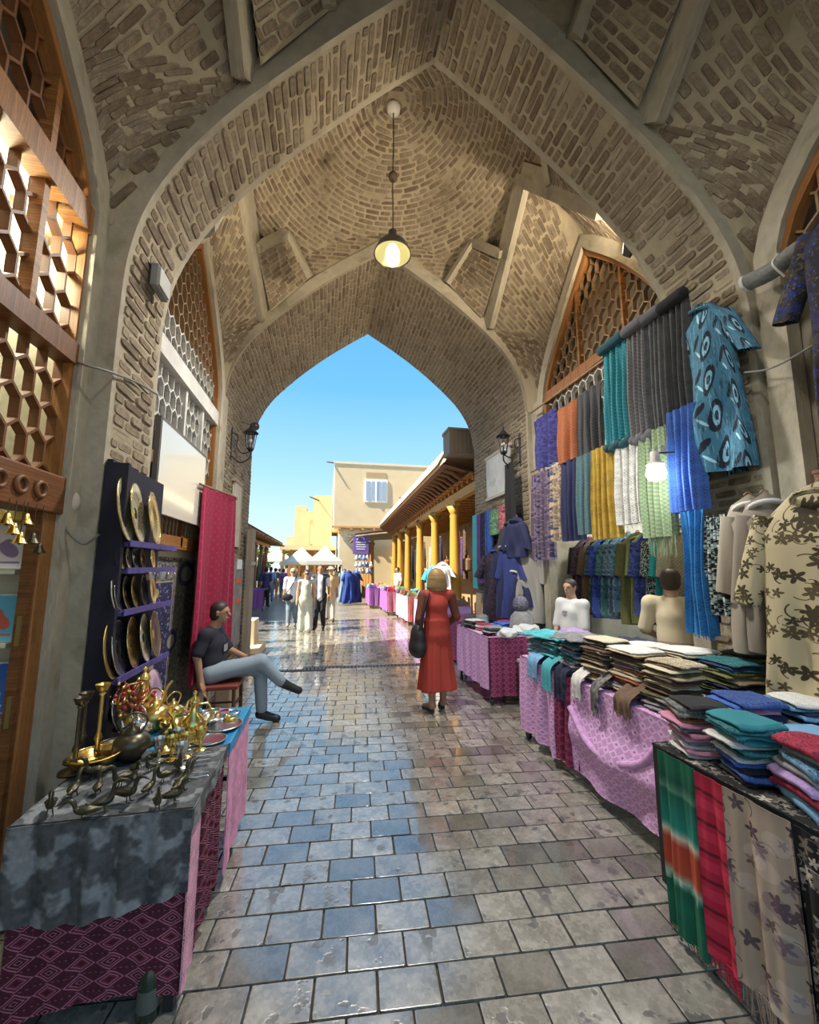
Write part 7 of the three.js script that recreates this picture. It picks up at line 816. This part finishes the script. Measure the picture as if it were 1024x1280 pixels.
// ---------------------------------------------------------------- street stalls
{ const pinkS = cl([.62, .20, .32], TX.lace), lilS = cl([.52, .34, .66], TX.damask), purS = cl([.34, .12, .42], TX.damask), redS = cl([.70, .18, .16], TX.lace);
  [[2.42, 3.0, -9.35, -8.35, lilS, lilS, 'lilac'], [2.36, 3.0, -11.0, -9.7, lilS, redS, 'coral and lilac'], [2.3, 2.95, -13.6, -11.6, lilS, redS, 'salmon ended lilac'], [2.1, 2.8, -16.2, -14.2, purS, pinkS, 'purple and pink'], [1.75, 2.5, -18.4, -16.8, purS, purS, 'violet']].forEach(([x0, x1, z0, z1, a, b, n], i) => { const pl = ['beside the woman in red', 'at the first golden column', 'between the golden columns', 'at the arcade middle', 'at the arcade end'][i]; stall(`street stall table under the ${n} cloth ${pl}`, x0, x1, z0, z1, .8, false); clothOver(`${n} cloth on the street table ${pl}`, x0, x1, z0, z1, .8, true, .68, a, true, .68, b);
    const cols = Object.keys(solid); for (let k = 0; k < 7; k++) { const c = cols[(k * 5 + i * 3) % cols.length]; const o = solo('folded_textile', foldG[k % 4], CS[c], `folded ${c} textile on the ${n} street table`, 'textile', 'textiles on the street tables'); o.position.set(lerp(x0 + .14, x1 - .14, k % 2), .83 + .0, lerp(z0 + .15, z1 - .15, k / 6)); o.scale.set(.3, .12 + .1 * hash(k, i, 4), .24); } });
  // clothes hung between the columns and on the arcade wall
  const names = ['indigo', 'grey', 'rose', 'ochre', 'green', 'white', 'brown', 'plum', 'red', 'sand', 'teal', 'black'], cs = [CD.navy, CD.grey, CD.pink, CL.mustard, CD.green, CD.white, CD.brown, CD.purple, CD.crimson, CD.sand, CD.teal, CD.black];
  let n = 0; for (const [z0, z1, x, h] of [[-8.7, -9.9, 3.95, 2.9], [-10.3, -11.8, 3.6, 2.7], [-12.3, -13.9, 3.5, 2.6], [-14.3, -16.1, 3.45, 2.55], [-16.5, -18, 3.45, 2.5]]) for (let k = 0; k < 6; k++) { const z = lerp(z0, z1, (k + .5) / 6), i = n++ % 12, w = Math.abs(z1 - z0) / 6 * .95, row = k % 2; const t = thing('hung_garment', `${names[i]} garment hung in the golden arcade ${['at its arch end', 'behind the first column', 'behind the second column', 'behind the middle columns', 'behind the last columns'][Math.floor((n - 1) / 6)]}`, 'garment', null, 0, 'garments hung in the golden arcade'); mesh('cloth', drapeG(V(x, h - row * .25, z + w / 2), V(x, h - row * .25, z - w / 2), .9 + .5 * hash(n, 1, 1), V(-1, 0, 0), { pleats: 2, amp: .05, nx: 14, ny: 6 }), cs[i], t); mesh('hanger', rod(V(x, h - row * .25, z + w * .4), V(x, h - row * .25, z - w * .4), .012, .012, 5), woodPale, t); }
  for (let k = 0; k < 10; k++) { const z = -9.2 - k * .95, i = (k * 7) % 12; const t = thing('leather_bag', `${['tan', 'brown', 'olive', 'rust', 'sand'][k % 5]} woven bag hung at the golden arcade ${k < 5 ? 'near its arch end' : 'toward its far end'}`, 'bag', V(3.55, 1.25 + .45 * (k % 2), z), 0, 'woven bags in the arcade'); mesh('body', new RoundedBoxGeometry(.16, .34, .38, 3, .06), mat([[.5, .3, .12], [.28, .15, .07], [.25, .24, .1], [.5, .2, .07], [.6, .45, .25]][k % 5], { map: grain }), t); mesh('handle', xf(new THREE.TorusGeometry(.12, .012, 6, 16, Math.PI), 0, .17, 0, 0, R(90)), eaveM, t); }
  [[1.0, -18.7, [.02, .06, .30], 'cobalt blue'], [1.3, -18.9, [.03, .05, .22], 'deep navy'], [.82, -19.3, [.20, .32, .42], 'pale blue']].forEach(([x, z, c, nm]) => garment('display_dress', `${nm} long dress on a stand in front of the grey canopy`, 'dress', V(x, 1.5, z), R(10), { w: .42, len: 1.35, hem: .62, sleeve: .4, m: cl(c, TX.damask), pleats: 6, dep: .16 }));
  for (let k = 0; k < 14; k++) { const t = thing('ceramic_doll', `small ${['blue', 'white', 'grey', 'pale blue'][k % 4]} souvenir hung at the grey canopy stall`, 'souvenir', V(1.35 + .16 * (k % 5), 1.35 + .3 * Math.floor(k / 5), -18.8 - .1 * (k % 3)), 0, 'souvenirs at the grey canopy stall'); mesh('body', lathe([[0, 0], [.09, .02], [.1, .1], [.05, .17], [.06, .22], [0, .27]], 10), mat([[.15, .25, .55], [.7, .72, .75], [.4, .42, .45], [.35, .5, .65]][k % 4], { roughness: .3 }), t); mesh('cord', rod(V(0, .26, 0), V(0, .4, 0), .01), greyWood, t); }
  garment('display_shirt', 'bright turquoise shirt on a stand behind the woman in red', 'shirt', V(2.72, 1.68, -10.3), R(-20), { w: .4, len: .72, hem: .46, sleeve: .3, m: cl([.05, .45, .62], null), pleats: 4 }); garment('display_shirt', 'white shirt on a stand behind the woman in red', 'shirt', V(2.86, 1.76, -10.0), R(-20), { w: .42, len: .72, hem: .46, sleeve: .3, m: cl([.8, .8, .8], null), pleats: 4 });
  const bk = thing('basket_display', 'board of golden round ornaments at the arch end of the arcade', 'ornaments', V(4.1, 1.55, -9.0), R(-70)); mesh('board', box(.9, .9, .04, 0, 0, 0), mat([.16, .09, .04]), bk); for (let i = 0; i < 16; i++) mesh('ornament', xf(new THREE.TorusGeometry(.08, .025, 6, 14), -.33 + .22 * (i % 4), -.33 + .22 * Math.floor(i / 4), .03), mat([.7, .35, .06], { roughness: .4 }), bk);
  // stall goods on the shady side
  ['rose', 'indigo', 'white', 'red', 'green', 'plum'].forEach((nm, k) => { const z = -12.5 - k * 1.3, i = names.indexOf(nm), t = thing('hung_garment', `${nm} garment hung along the shady arcade`, 'garment', null, 0, 'garments hung on the shady side'); mesh('cloth', drapeG(V(-2.75, 2.2, z), V(-2.75, 2.2, z - .6), 1.1, V(1, 0, 0), { pleats: 2, amp: .05, nx: 14, ny: 6 }), cs[i], t); mesh('hanger', rod(V(-2.75, 2.2, z), V(-2.75, 2.2, z - .6), .012, .012, 5), woodPale, t); });
  stall('street stall table under a violet cloth on the shady side', -2.9, -2.3, -18.5, -16.6, .8, false); clothOver('violet cloth on the shady side street table', -2.9, -2.3, -18.5, -16.6, .8, false, 0, purS, true, .7, purS, purS);
}
renderer.render(scene, camera);
